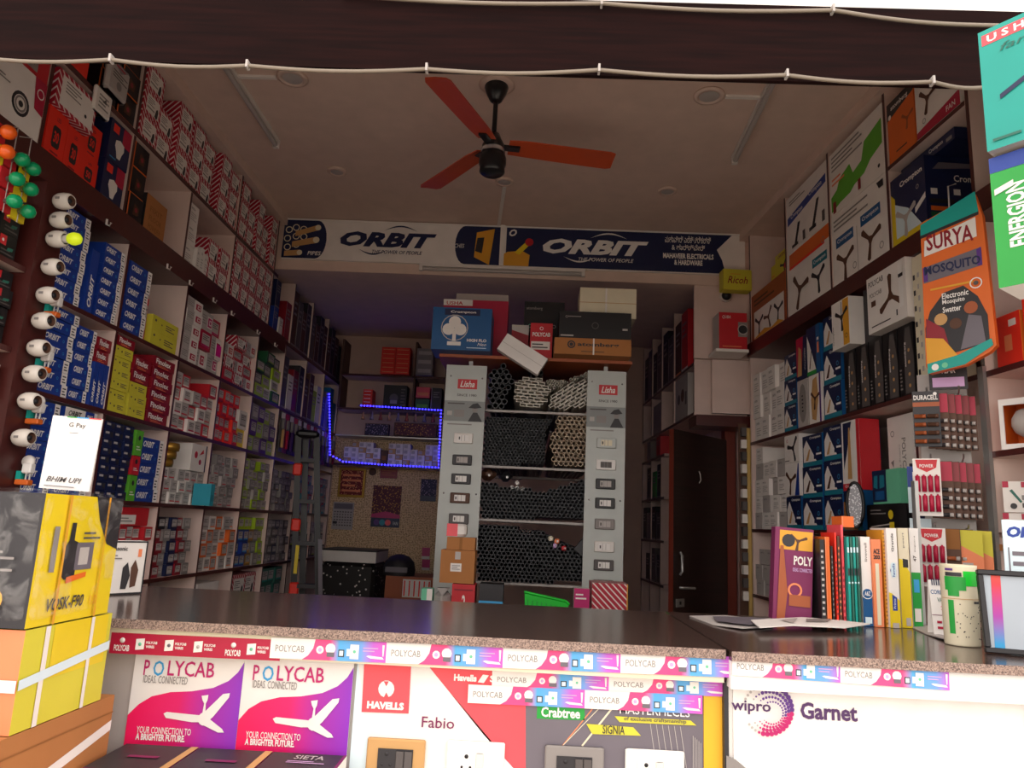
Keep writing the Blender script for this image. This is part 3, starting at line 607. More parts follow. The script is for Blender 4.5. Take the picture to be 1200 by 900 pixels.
for i, (px, py) in enumerate(((62, 342), (53, 407), (42, 467), (25, 537))):
    z = at(px, py+8, 0, XL+.05).z
    e = empty('plug_adapter', (XL+.056, 2.66, z-.02), f'white plug adapter with orange base, {NTH[i]} from the top of the post', 'adapter', 'plug adapters hung on the post')
    part('disc', MB().lathe([(0, -.008), (.022, -.008), (.024, 0), (.02, .008), (0, .008)], 'plastic_white', (0, 0, .035), 14, 'y'), e)
    part('body', MB().bbox(-.012, .022, -.015, .015, -.008, .03, 'white', .004), e)
    part('pin', MB().tube([(.0, 0, -.03), (.0, 0, -.008)], .004, 'steel', 6), e); part('pin', MB().tube([(.014, 0, -.03), (.014, 0, -.008)], .004, 'steel', 6), e)
    part('sleeve', MB().box(-.03, -.012, -.012, .012, -.03, .0, 'teal'), e)
    part('base', MB().bbox(-.03, .02, -.016, .016, -.05, -.03, 'orange', .003), e)
# coloured night bulbs in blister cards
for i, (px, py, c) in enumerate(((10, 155, 'orangeball'), (8, 178, 'orangeball'), (26, 187, 'greenball'), (39, 198, 'greenball'), (20, 210, 'greenball'), (36, 222, 'greenball'), (17, 236, 'greenball'), (33, 248, 'greenball'))):
    p = at(px, py, 0, XL+.10)
    e = empty('night_bulb', tuple(p), ('orange' if i < 2 else 'green')+f' round night bulb, {NTH[i if i < 2 else i-2]} down in the near left blister packs', 'bulb', 'coloured night bulbs in blister packs')
    part('globe', MB().lathe([(.0, -.026), (.012, -.023), (.021, -.014), (.025, 0), (.021, .014), (.012, .023), (0, .026)], c, n=16, axis='y'), e)
    part('cap', MB().lathe([(0, -.034), (.009, -.034), (.010, -.02), (.014, -.016)], 'steel', (0, 0, 0), 10, 'x'), e)
    part('blister_card', MB().box(-.045, -.034, -.035, .035, -.034, .034, 'yellow' if i % 2 else 'red'), e)

for k, (px, py, n) in enumerate(((17, 236, 'left'), (33, 248, 'right'))):
    p = at(px, py, 0, XL+.10); zl = p.z-.04
    tag(link('hanging_cord', MB().tube([(0, 0, 0), (0, 0, 2.62-zl), (-.045, 0, 2.625-zl)], .002, 'lightgrey', 6).mesh('hanging_cord'), None, (XL+.066, p.y, zl)), f'{n} thin cord holding the night bulb blister packs', 'cord')
# ================================================================ right wall cartons
def rbox(name, label, ya, yb, z, h, body, design, d=.25, sb=.01, turn=0.0, cat='box', group=None):
    x, y, rz = spot('R', ya, yb, d, sb)
    return carton(name, label, cat, round(abs(yb-ya)-.006, 3), d, h, body, design, (x, y, z+.001), rz+turn, group)
FAN = 'fan cartons on the right wall'
def fanpics(c='brownbox', badge='cromblue', topm=None):
    s = [('r', .08, .52, .42, .66, badge), ('t', 'Crompton', .11, .56, .39, .63, 'white'), ('fan', .25, .28, .1, .5, c), ('r', .56, .56, .9, .7, badge), ('t', 'Crompton', .59, .6, .87, .67, 'white'), ('fan', .72, .32, .1, .35, c), ('o', .43, .14, .018, .004, 'grey'), ('o', .9, .16, .018, .004, 'grey')]
    return [('picture', s), ('lettering', [('l', .05, .76, .7, .94, 3, 'grey'), ('r', .485, .0, .495, .62, 'lightgrey')])]
rbox('fan_carton', 'white fan carton with brown blade pictures, lower of the second bay', 3.235, 3.775, 2.65, .40, 'paper', fanpics() + [('mark', [('p', [(.9, .86), (.97, .86), (.97, .95), (.86, .95)], 'charcoal')])], .25, .004, group=FAN)
rbox('fan_carton', 'white fan carton with green leaf band, upper of the second bay', 3.235, 3.775, 3.052, .355, 'paper', [('band', [('p', [(.02, .3), (.14, .36), (.2, .5), (.4, .58), (.46, .4), (.62, .46), (.68, .7), (.98, .8), (.98, .44), (.78, .36), (.66, .24), (.48, .2), (.4, .14), (.2, .12), (.02, .06)], 'leaf')]), ('lettering', [('l', .05, .68, .65, .95, 4, 'grey'), ('l', .05, .45, .3, .6, 2, 'salmon'), ('r', .06, .02, .12, .2, 'darkred'), ('r', .55, .06, .6, .22, 'darkred'), ('c', .92, .15, .01, 'charcoal')])], .25, .004, group=FAN)
rbox('fan_carton', 'white fan carton with orange top, lower of the third bay', 3.80, 4.345, 2.65, .40, 'paper', [('band', [('r', .05, .78, 1, .98, 'orange'), ('r', .05, .74, .9, .78, 'vermilion')]), ('picture', [('fan', .3, .35, .12, .2, 'brownbox'), ('r', .62, .5, .95, .63, 'sea'), ('t', 'Crompton', .65, .53, .92, .6, 'white'), ('fan', .75, .32, .09, .6, 'charcoal'), ('o', .88, .8, .02, .004, 'grey')])], .25, .004, group=FAN)
rbox('fan_carton', 'white and blue cleaner carton, upper of the third bay', 3.80, 4.345, 3.052, .36, 'paper', [('band', [('p', [(.03, .5), (.97, .66), (.97, .8), (.03, .64)], 'orbitblue'), ('t', 'Crompton', .12, .56, .42, .66, 'white'), ('t', 'Crompton', .58, .66, .88, .76, 'white')]), ('picture', [('p', [(.2, .08), (.26, .08), (.36, .42), (.3, .42)], 'charcoal'), ('p', [(.64, .12), (.7, .12), (.82, .52), (.76, .52)], 'charcoal'), ('r', .14, .05, .3, .1, 'charcoal'), ('r', .58, .08, .74, .14, 'charcoal'), ('r', .42, .04, .48, .2, 'darkgrey'), ('r', .88, .06, .94, .24, 'darkgrey'), ('l', .1, .82, .5, .92, 2, 'grey')])], .25, .004, group=FAN)
rbox('fan_carton', 'orange fan carton with three dark fan pictures, far bay', 4.375, 4.955, 2.65, .33, ('salmon', {'F': 'copper'}), [('panel', [('p', [(.08, .05), (.95, .05), (.95, .62), (.08, .62)], 'paper')]), ('picture', [('fan', .24, .33, .08, .5, 'charcoal'), ('fan', .52, .33, .08, .9, 'brownbox'), ('fan', .8, .33, .08, .4, 'charcoal'), ('p', [(.08, .05), (.95, .05), (.8, .14), (.6, .08), (.4, .16), (.2, .1)], 'amber')]), ('lettering', [('l', .1, .72, .7, .9, 2, 'brownbox')])], .25, .004, group=FAN)
rbox('bulb_carton', 'yellow carton with red and black print on the orange fan carton', 4.39, 4.62, 2.982, .17, 'lemon', [('picture', [('fan', .6, .4, .06, .8, 'charcoal'), ('c', .7, .35, .02, 'red'), ('t', 'ORIENT', .2, .8, .8, .92, 'darkred')])], .18, .04)
rbox('bulb_carton', 'plain yellow carton behind the printed yellow carton', 4.64, 4.74, 2.982, .14, 'lemon', [('label', [('l', .2, .2, .8, .6, 2, 'amber')])], .15, .06)
# near bay of the upper right tier
rbox('fan_carton', 'navy carton with yellow corner, white fan and navy side', 2.94, 3.205, 2.65, .33, 'navy', [('panel', [('p', [(0, 0), (1, 0), (1, .12), (.12, .12), (.12, .7), (0, .8)], 'yellow'), ('p', [(.12, .12), (.85, .12), (.5, .45), (.12, .62)], 'ice')]), ('picture', [('fan', .42, .34, .085, .5, 'lightgrey'), ('p', [(.7, .3), (1, .42), (1, .5), (.7, .38)], 'white')]), ('lettering', [('t', 'Crompton', .3, .78, .95, .88, 'white', 0, .03), ('o', .8, .64, .01, .003, 'lightgrey')]), ('side_print', [('R', 't', 'Crompton', .42, .62, .95, .74, 'white'), ('R', 'r', .05, .08, .38, .14, 'red'), ('R', 'r', .05, .16, .38, .22, 'darkgreen'), ('R', 'r', .05, .24, .38, .30, 'orange'), ('R', 'r', .04, .34, .4, .4, 'charcoal'), ('R', 'r', .06, .46, .16, .54, 'white'), ('R', 'r', .4, .46, .5, .54, 'white'), ('R', 'r', .75, .46, .85, .54, 'white'), ('R', 'p', [(.1, .8), (.7, .84), (.9, .9), (.2, .9)], 'slate')])], .29, .004, group=FAN)
rbox('tube_carton', 'long flat navy carton lying on the navy fan carton', 2.80, 3.19, 2.982, .052, 'navy', [('lettering', [('t', 'Crompton', .55, .3, .8, .75, 'white'), ('r', .02, .2, .2, .8, 'charcoal'), ('r', .86, .2, .96, .5, 'grey')])], .16, .05)
rbox('fan_carton', 'orange fan carton with black corner on the top right shelf', 2.985, 3.20, 3.06, .30, 'orange', [('panel', [('p', [(0, .72), (1, .86), (1, 1), (0, 1)], 'charcoal'), ('t', 'atomberg', .15, .83, .8, .93, 'white'), ('c', .1, .76, .012, 'white')]), ('picture', [('fan', .75, .5, .05, .4, 'copper'), ('l', .3, .1, .7, .16, 1, 'brownbox')])], .25, .004, group=FAN)
rbox('fan_carton', 'white and red fan carton at the right end under the header', 2.68, 2.975, 3.06, .30, 'paper', [('band', [('p', [(0, 0), (1, 0), (1, .22), (0, .1)], 'crimson'), ('t', 'FAN', .7, .05, .9, .13, 'white')]), ('picture', [('fan', .3, .5, .07, .3, 'brownbox'), ('fan', .75, .55, .06, 1., 'charcoal'), ('o', .2, .2, .012, .003, 'grey')])], .25, .0, group=FAN)

# ---------------------------------------------------------------- right middle shelf
grid('R', 4.46, 4.96, 1.98, 4, 3, .15, 'fitting_carton', 'fitting carton', 'right middle shelf far end', lambda c, r: ('paper', d_plainwhite(), 'plain white'), d=.22)
def d_cromp(k=0): return [('panel', [('r', 0, 0, 1, .14, 'sea'), ('p', [(.05, .14), (.72, .14), (.22, .86), (.05, .6)], 'paper')]), ('picture', [('p', [(.16, .18), (.3, .18), (.42, .52), (.36, .56)], 'tan' if k % 2 == 0 else 'brownbox'), ('o', .82, .5, .012, .003, 'skyblue'), ('r', .6, .2, .95, .3, 'navy'), ('r', .72, .32, .98, .38, 'white')]), ('lettering', [('t', 'Crompton', .4, .84, .95, .94, 'white', 0, .02)]), ('side_print', [('R', 'r', .3, .15, .6, .3, 'salmon'), ('R', 'r', .3, .34, .6, .46, 'paper'), ('R', 'r', .3, .5, .6, .56, 'amber')])]
def cromp(ya, yb, z, n, h, where, d=.2, sb=.004): 
    for i in range(n): rbox('fan_carton', f'blue fan carton with white wedge, {up(i, n)} of {where}', ya, yb, z+i*h, h-.002, ('cromblue', {'F': 'navy'}), d_cromp(i), d, sb+.004*i, group='blue fan cartons with white wedges')
cromp(4.27, 4.445, 1.98, 3, .155, 'the stack by the white cartons')
rbox('fan_carton', 'grey carton with oval picture on the right middle shelf', 4.12, 4.26, 1.98, .27, 'lightgrey', [('picture', [('p', [(.5+.36*math.cos(a*.52), .5+.42*math.sin(a*.52)) for a in range(12)], 'grey'), ('l', .42, .3, .58, .7, 5, 'ink')])], .2, .006)
rbox('fan_carton', 'red and navy fan carton above the oval picture carton', 4.12, 4.26, 2.251, .25, 'navy', [('panel', [('p', [(0, .1), (.5, .1), (.7, 1), (0, 1)], 'crimson'), ('p', [(.1, .1), (.5, .1), (.5, .7), (.25, .8)], 'tan')]), ('lettering', [('v', 'Crompton', .8, .2, .9, .7, 'white')])], .2, .006)
rbox('fan_carton', 'cream carton with brown fan picture on the right middle shelf', 3.94, 4.11, 1.98, .27, 'paper', [('picture', [('p', [(.2, .1), (.5, .05), (.7, .5), (.6, .95), (.3, .9), (.15, .5)], 'tan'), ('fan', .45, .5, .06, .4, 'brownbox')]), ('side_strip', [('r', .78, 0, .9, 1, 'violet'), ('r', .9, 0, 1, 1, 'white')])], .2, .006)
rbox('fan_carton', 'blue and green fan carton above the brown fan carton', 3.94, 4.11, 2.251, .27, ('cromblue', {'F': 'navy'}), [('panel', [('r', 0, 0, .7, .08, 'green'), ('p', [(.05, .08), (.68, .08), (.2, .7), (.05, .85)], 'paper'), ('r', .72, 0, 1, 1, 'cromblue'), ('r', .8, .4, .94, .62, 'salmon'), ('r', .8, .66, .94, .72, 'white')]), ('picture', [('p', [(.2, .15), (.26, .12), (.4, .5), (.36, .52)], 'brownbox')])], .2, .0)
cromp(3.73, 3.93, 1.98, 3, .185, 'the stack by the black cartons')
for k in range(5):
    a = 3.09+k*.122
    rbox('lamp_carton', f'tall black carton with grey oval print, {NTH[4-k]} along the right shelf', a, a+.12, 1.98, .31, 'black', [('panel', [('p', [(.35, .02), (.95, .02), (.98, .5), (.8, .95), (.5, .95), (.35, .6)], 'darkgrey')]), ('lettering', [('v', 'atomberg', .4, .4, .52, .75, 'white', 0, .02), ('l', .05, .08, .2, .4, 6, 'grey'), ('c', .7, .62, .008, 'tan'), ('c', .7, .45, .008, 'tan'), ('c', .7, .28, .008, 'tan'), ('c', .7, .12, .008, 'tan')])], .22, .004, group='tall black cartons')
rbox('fan_carton', 'white and orange carton with black fan on the black cartons', 3.50, 3.68, 2.291, .24, ('paper', {'R': 'paper'}), [('panel', [('r', .66, .02, 1, .98, 'amber')]), ('picture', [('fan', .6, .62, .07, .6, 'charcoal'), ('r', .585, .5, .615, .95, 'charcoal'), ('o', .85, .2, .012, .003, 'charcoal')]), ('lettering', [('v', 'Crompton', .06, .1, .16, .5, 'grey')])], .24, -.06, group=FAN)
rbox('lamp_carton', 'black carton lying behind the white and orange fan carton', 3.36, 3.49, 2.291, .26, 'charcoal', [('lettering', [('v', 'atomberg', .3, .1, .45, .5, 'lightgrey'), ('c', .6, .3, .01, 'tan')])], .2, .006, group='tall black cartons')
rbox('fan_carton', 'white fan carton with brown three blade fan on the black cartons', 3.03, 3.35, 2.291, .265, 'paper', [('lettering', [('t', 'POLYCAB', .05, .82, .45, .92, 'darkgrey'), ('t', 'POLYCAB', .07, .62, .4, .70, 'grey'), ('l', .1, .08, .6, .13, 1, 'ink'), ('r', .75, .1, .78, .2, 'ink')]), ('picture', [('fan', .62, .48, .10, 1.6, 'brownbox'), ('r', .61, .5, .64, .75, 'brownbox'), ('r', .12, .45, .24, .55, 'brownbox')]), ('roll', [('r', .84, .2, .95, .95, 'white'), ('r', .84, .7, .95, .76, 'charcoal')])], .24, -.05, group=FAN)
rbox('fan_carton', 'tall white perforated carton edge beside the hanging swatter pack', 2.945, 3.02, 1.98, .56, 'cream', [('holes', [('r', .1, .1+.12*k, .3, .14+.12*k, 'charcoal') for k in range(7)]), ('marks', [('l', .5, .1, .7, .9, 9, 'lightgrey')])], .2, -.03)

# ---------------------------------------------------------------- right lower shelf
grid('R', 4.46, 4.96, 1.41, 4, 5, .105, 'fitting_carton', 'fitting carton', 'right lower shelf far end', lambda c, r: ('paper' if (c+r) % 3 else 'lightgrey', d_plainwhite(), 'plain white' if (c+r) % 3 else 'pale grey'), d=.2, drop=.5)
rbox('fan_carton', 'white carton with black fan, top of the right lower shelf stack', 4.24, 4.445, 1.792, .16, 'paper', [('picture', [('fan', .6, .5, .08, .9, 'charcoal'), ('o', .2, .8, .01, .003, 'red'), ('r', .03, .05, .35, .09, 'grey')])], .2, .0, group=FAN)
rbox('fan_carton', 'white and blue carton with brown fan under the black fan carton', 4.24, 4.445, 1.60, .19, 'paper', [('panel', [('p', [(.66, 0), (.95, 0), (.95, .95), (.9, .95)], 'orbitblue')]), ('picture', [('fan', .4, .45, .08, .4, 'brownbox')])], .2, .0, group=FAN)
cromp(4.24, 4.445, 1.41, 1, .187, 'the mixed white stack')
cromp(3.98, 4.225, 1.41, 3, .172, 'the middle stack, lower right shelf')
cromp(3.76, 3.965, 1.41, 3, .178, 'the near stack, lower right shelf')
rbox('fan_carton', 'red and white fan carton standing on the right lower shelf', 3.565, 3.745, 1.60, .34, ('red', {'F': 'paper'}), [('panel', [('r', 0, 0, 1, .1, 'red'), ('r', .84, 0, 1, 1, 'red'), ('p', [(.1, .98), (.6, .98), (.3, .55), (.1, .3)], 'navy')]), ('picture', [('p', [(.3, .16), (.55, .16), (.5, .9), (.42, .9)], 'tan')]), ('lettering', [('t', 'Crompton', .15, .03, .7, .08, 'white')])], .1, .0, group=FAN)
rbox('fan_carton', 'navy fan carton under the red and white fan carton', 3.565, 3.745, 1.41, .188, ('cromblue', {'F': 'navy'}), d_cromp(1), .22, .0, group=FAN)
rbox('fan_carton', 'tall white fan carton with vertical lettering by the empty bay', 3.33, 3.545, 1.41, .53, 'paper', [('lettering', [('d', 'POLYCAB', .55, .45, .7, .8, 'grey', 0, .02), ('d', 'ceiling fan', .42, .5, .5, .75, 'lightgrey'), ('o', .2, .85, .015, .004, 'grey'), ('p', [(.1, .6), (.2, .55), (.22, .62)], 'grey'), ('c', .3, .15, .02, 'grey')])], .19, .125, group=FAN)
# goods in the lower bay
rbox('display_board', 'large navy catalogue board leaning in the empty cream bay', 3.03, 3.185, 1.41, .28, 'navy', [('lettering', [('t', 'LUKER', .2, .28, .8, .42, 'lightgrey', .2), ('r', .0, 0, .05, 1, 'slate')])], .015, .01)
rbox('lamp_carton', 'long black carton with a yellow disc on the right lower shelf', 3.20, 3.53, 1.41, .115, 'black', [('lettering', [('c', .62, .6, .02, 'yellow'), ('r', .58, .1, .7, .32, 'yellow'), ('l', .1, .6, .5, .85, 2, 'grey'), ('p', [(.1, .1), (.6, .22), (.6, .27), (.1, .16)], 'lightgrey')])], .115, .0)
rbox('glass_carton', 'pale green carton with dark blue goggles print on black carton', 3.24, 3.47, 1.527, .15, 'mint', [('panel', [('r', 0, .06, .52, 1, 'navy')]), ('picture', [('p', [(.06, .5), (.2, .45), (.22, .85), (.08, .85)], 'sea'), ('p', [(.28, .45), (.46, .5), (.46, .85), (.3, .85)], 'sea'), ('r', .1, .12, .45, .38, 'cromblue')])], .1, .0)
rbox('pouch', 'brown cardboard flap behind the silver racket', 3.545, 3.64, 1.41, .13, 'kraft', [('label', [('r', .1, .1, .4, .3, 'cardboard')])], .02, -.055)
# silver racket
rk = empty('insect_racket', (xr(3.5)-.10, 3.42, 1.415), 'silver mesh insect racket with black rim leaning on the shelf', 'racket', rz=math.radians(-40))
el = [(.035*math.cos(a*math.pi/12), 0, .105+.1*math.sin(a*math.pi/12)) for a in range(25)]
part('rim', MB().tube(el, .008, 'black', 6, caps=False), rk)
part('mesh_panel', MB().prism([(p[0]*.98, p[2]) for p in el[:-1]][::-1], -.003, .003, 'foil'), rk)
grid('R', 4.46, 4.96, 1.0, 4, 4, .095, 'fitting_carton', 'fitting carton', 'behind the counter at far right', lambda c, r: ('lightgrey', d_plainwhite(), 'grey white'), d=.2, drop=.4)
for k in range(3): rbox('cable_carton', f'yellow and black cable carton, {NTH[k]} along behind the burgundy bag', 3.6+k*.25, 3.84+k*.25, 1.0, .36, 'charcoal', [('panel', [('r', .05, .55, .95, .95, 'amber'), ('fan', .5, .75, .05, .3, 'charcoal')])], .2, .01)

# ---------------------------------------------------------------- hanging swatter pack
p = at(1121, 350, 0, 1.50)
hp = empty('swatter_pack', (1.485, p.y-.02, 1.955), 'orange pack of an electronic mosquito swatter hanging from the right fascia', 'pack', rz=math.radians(-50))
W, H = .215, .60
prof = [(-W/2, .03), (-W/2+.01, .0), (.02, .015), (W/2-.01, .05), (W/2+.012, .07), (W/2, H-.06), (W/2-.02, H+.03), (-W/2+.01, H-.03)]
part('pouch', MB().prism(prof, -.012, .012, 'orange'), hp)
def fl(name, shapes, k=0): part(name, ink(MB(), shapes, W, .024, H, .0012+.001*k), hp)
fl('header_band', [('p', [(.04, .87), (.95, .93), (.92, 1.06), (.05, .94)], 'teal'), ('p', [(.04, .85), (.95, .91), (.95, .93), (.04, .87)], 'charcoal')])
fl('title_panel', [('p', [(.08, .73), (.9, .78), (.9, .9), (.1, .83)], 'paper')], 1)
fl('lettering', [('t', 'SURYA', .13, .76, .85, .865, 'darkred', 0, .02)], 2)
fl('product_window', [('p', [(.05, .56), (.95, .60), (.95, .71), (.05, .66)], 'slate'), ('p', [(.05, .57), (.12, .57), (.12, .66), (.05, .66)], 'violet'), ('p', [(.88, .6), (.95, .6), (.95, .71), (.88, .7)], 'violet')], 1)
fl('lettering', [('t', 'MOSQUITO', .07, .60, .93, .665, 'navy', 0, .03), ('l', .15, .50, .8, .53, 1, 'amber')], 2)
fl('photo_panel', [('p', [(.03, .08), (.97, .14), (.97, .3), (.85, .42), (.65, .5), (.35, .48), (.12, .38), (.03, .28)], 'charcoal'), ('p', [(.03, .12), (.4, .12), (.32, .26), (.05, .34)], 'darkred'), ('c', .28, .32, .022, 'tan'), ('c', .5, .28, .02, 'brownbox'), ('p', [(.55, .12), (.92, .14), (.88, .3), (.7, .32)], 'slate'), ('c', .74, .36, .022, 'copper'), ('p', [(.03, .06), (.5, .09), (.3, .2), (.03, .22)], 'amber')], 1)
fl('lettering', [('t', 'Electronic', .32, .44, .72, .475, 'white'), ('t', 'Mosquito', .32, .40, .66, .435, 'white'), ('t', 'Swatter', .32, .355, .6, .39, 'white'), ('o', .84, .5, .02, .004, 'white'), ('c', .84, .5, .008, 'darkgrey')], 2)
fl('foot_band', [('p', [(.03, 0), (.6, .03), (1.02, .12), (1.0, .16), (.5, .09), (.03, .07)], 'teal'), ('c', .15, .035, .012, 'white'), ('c', .3, .04, .01, 'mint')], 3)
part('hang_loop', MB().tube([(0, 0, H), (0, 0, H+.09), (.02, .02, H+.1)], .003, 'lightgrey', 5), hp)

# ---------------------------------------------------------------- orange bulb cartons, near right bay
def d_or(): return [('lettering', [('r', .55, .75, .85, .88, 'paper'), ('r', .35, .3, .65, .6, 'salmon')])]
for k, (a, b, z, h, t) in enumerate(((2.505, 2.635, 1.98, .19, 'nearest the post'), (2.355, 2.495, 1.98, .17, 'behind the first'), (2.355, 2.495, 2.151, .08, 'lying on another'))):
    rbox('bulb_carton', f'orange and white bulb carton on the near right shelf, {t}', a, b, z, h, ('vermilion', {'L': 'paper', 'F': 'vermilion', 'T': 'vermilion', 'R': 'orange'}), d_or(), .16, .03)
rbox('bulb_carton', 'deep red carton behind the hanging swatter pack', 2.20, 2.34, 1.98, .5, 'red', d_or(), .12, .1)
for k in range(2):
    a = 2.497-k*.16; x, y, rz = spot('R', a, a+.15, .12, .02)
    e = empty('globe_carton', (x, y, 1.691), ('orange lined' if k == 0 else 'second')+' white window carton holding a round bulb, near right shelf', 'box', 'window cartons on the near right shelf', rz=math.radians(-58))
    w = .13; h = .175
    fr = MB()
    for a0, a1, z0, z1 in ((-w/2, -w/2+.014, 0, h), (w/2-.014, w/2, 0, h), (-w/2+.014, w/2-.014, 0, .018), (-w/2+.014, w/2-.014, h-.022, h)): fr.box(a0, a1, -.06, -.055, z0, z1, 'white')
    part('window_frame', fr, e)
    part('lining', MB().box(-w/2, w/2, .05, .055, 0, h, 'orange').box(-w/2, -w/2+.004, -.055, .05, 0, h, 'orange').box(w/2-.004, w/2, -.055, .05, 0, h, 'paper').box(-w/2, w/2, -.055, .05, 0, .004, 'paper').box(-w/2, w/2, -.055, .05, h-.004, h, 'vermilion'), e)
    part('bulb', MB().lathe([(.0, .045), (.02, .047), (.04, .06), (.052, .085), (.05, .11), (.036, .135), (.018, .145), (.0, .146)], 'lightgrey' if k == 0 else 'salmon', n=18), e)
for k in range(4):
    rbox('bulb_carton', f'small orange carton, {up(k, 4)} of the stack behind the window cartons', 2.14, 2.27, 1.69+.063*k, .061, 'vermilion', d_or(), .14, .04)
rbox('fitting_carton', 'cream carton at the right edge on the lowest near shelf', 2.20, 2.37, 1.37, .21, 'cream', [('label', [('r', .2, .5, .8, .8, 'paper')])], .16, .03)
for k in range(3):
    x, y, rz = spot('R', 2.53-.11*(k // 2), 2.65-.11*(k // 2), .012, .05)
    carton('fuse_card', f'small white blister card with wire tester, {NTH[k]} on the low near shelf', 'card', .10, .008, .105, 'paper', [('badge', [('r', 0, .8, .18, 1, 'crimson'), ('r', .55, .8, .9, .98, 'crimson')]), ('picture', [('p', [(.2, .7), (.5, .3), (.56, .34), (.28, .74)], 'bottlegreen'), ('r', .55, .15, .9, .3, 'darkgrey'), ('r', .55, .4, .9, .55, 'grey'), ('c', .3, .2, .01, 'charcoal')])], (x-.02, y-.01*k, 1.371+(.107 if k == 1 else 0)), math.radians(-45), 'small blister cards')

# ---------------------------------------------------------------- battery cards on hooks beside the steel strip
rack = empty('card_display', (1.53, 2.72, 0), 'hook strip with hanging battery cards beside the steel post', 'display rack', rz=math.radians(-28))
part('back_board', MB().box(-.10, .06, .045, .05, 1.25, 1.99, 'lightgrey'), rack)
for z in (1.90, 1.66, 1.42):
    for xx in (-.07, .03): part('hook', MB().tube([(xx, .045, z), (xx, -.10, z), (xx, -.115, z+.012)], .003, 'steel', 6), rack)
part('header_card', MB().box(-.06, .06, -.06, -.056, 1.91, 2.01, 'charcoal').box(-.05, .05, -.062, -.06, 1.92, 1.955, 'lilac'), rack)
tm = MB(); ink(tm, [('t', 'YEAR', .3, .6, .7, .85, 'white')], .12, .124, .1, 0)
_o = part('lettering', tm, rack, (0, 0, 1.91))
ca, sa = math.cos(math.radians(-28)), math.sin(math.radians(-28))
def cell_card(label, lx, ly, z, kind):
    x, y = 1.53+lx*ca-ly*sa, 2.72+lx*sa+ly*ca
    e = empty('battery_card', (x, y, z), label, 'battery card', 'battery cards on the hook strip', rz=math.radians(-28))
    h = .2; w = .085
    if kind == 'red':
        part('card', MB().box(-w/2, w/2, -.0015, .0015, 0, h, 'paper'), e)
        part('badge', ink(MB(), [('p', [(.1, .98), (.9, .98), (.85, .84), (.5, .76), (.15, .84)], 'red'), ('t', 'POWER', .25, .84, .75, .9, 'white')], w, .003, h), e)
        for r in range(2):
            for c in range(4):
                xx = -w/2+.013+c*.0198; part('cell', MB().lathe([(.0, 0), (.0075, 0), (.0075, .055), (.003, .056), (.003, .06), (0, .06)], 'crimson', (xx, -.008, .015+r*.068), 8), e)
    else:
        part('card', MB().box(-w/2, w/2, -.0015, .0015, 0, h, 'charcoal'), e)
        part('header', ink(MB(), [('t', 'DURACELL', .05, .84, .95, .93, 'white', 0, .02), ('r', .0, .72, 1, .8, 'copper'), ('c', .85, .95, .006, 'white')], w, .003, h), e)
        for r in range(4):
            for c in range(2): part('cell', MB().lathe([(0, 0), (.0075, 0), (.0075, .025), (.0076, .025), (.0076, .036), (0, .036)], 'copper' if c == 0 else 'brownbox', (-.039+c*.04, -.009, .018+r*.03), 8, 'x'), e)
def edge_card(label, lx, ly, z, mtop, mlow):
    x, y = 1.53+lx*ca-ly*sa, 2.72+lx*sa+ly*ca
    e = empty('battery_card', (x, y, z), label, 'battery card', 'battery cards on the hook strip', rz=math.radians(-28))
    part('card', MB().box(-.035, .035, -.0015, .0015, 0, .2, 'brownbox').box(-.033, .033, -.003, -.0015, .13, .198, mtop), e)
    for r in range(4): part('cell', MB().lathe([(0, 0), (.007, 0), (.007, .048), (0, .048)], mlow, (-.03, -.009, .012+r*.029), 8, 'x').lathe([(0, .048), (.0072, .048), (.0072, .06), (0, .06)], 'lightgrey', (-.03, -.009, .012+r*.029), 8, 'x'), e)
cell_card('black and copper battery card at the front of the top hook', -.075, -.10, 1.70, 'duracell')
cell_card('red battery card tilted forward on the middle hook', -.085, -.12, 1.455, 'red')
cell_card('red battery card at the front of the lowest hook', -.082, -.10, 1.215, 'red')
for r, z in enumerate((1.695, 1.45)):
    for k in range(5):
        edge_card(f'{NTH[k]} dark battery card behind the front card, {("top", "middle")[r]} hook', -.04+.022*k, -.075+.022*k, z, 'darkred' if k % 2 else 'crimson', 'charcoal')
for k in range(3): edge_card(f'{NTH[k]} wood brown battery card on the lowest hook', -.03+.02*k, -.07+.02*k, 1.215, 'kraft', 'copper')
for k in range(2):
    x, y = 1.53+(.035+.03*k)*ca-(-.06+.03*k)*sa, 2.72+(.035+.03*k)*sa+(-.06+.03*k)*ca
    carton('leaflet', ('front' if k == 0 else 'rear')+' yellow and pink leaflet beside the lowest battery cards', 'leaflet', .07, .004, .2, 'lemon', [('panel', [('p', [(0, 0), (1, 0), (1, .55), (0, .75)], 'salmon'), ('r', .1, .0, .55, .45, 'lightgrey')])], (x, y, 1.212), math.radians(-28))
for k, (z, c) in enumerate(((1.47, 'orbitblue'), (1.28, 'skyblue'))):
    x, y = 1.53-.115*ca-.02*sa, 2.72-.115*sa+.02*ca
    carton('leaflet', ('upper' if k == 0 else 'lower')+' blue and pale card behind the battery cards', 'card', .07, .003, .17, 'ice', [('panel', [('r', 0, .55, 1, 1, c), ('t', 'EV', .25, .65, .75, .88, 'white')] if k == 0 else [('l', .2, .2, .8, .8, 4, c)])], (x, y, z), math.radians(-28))
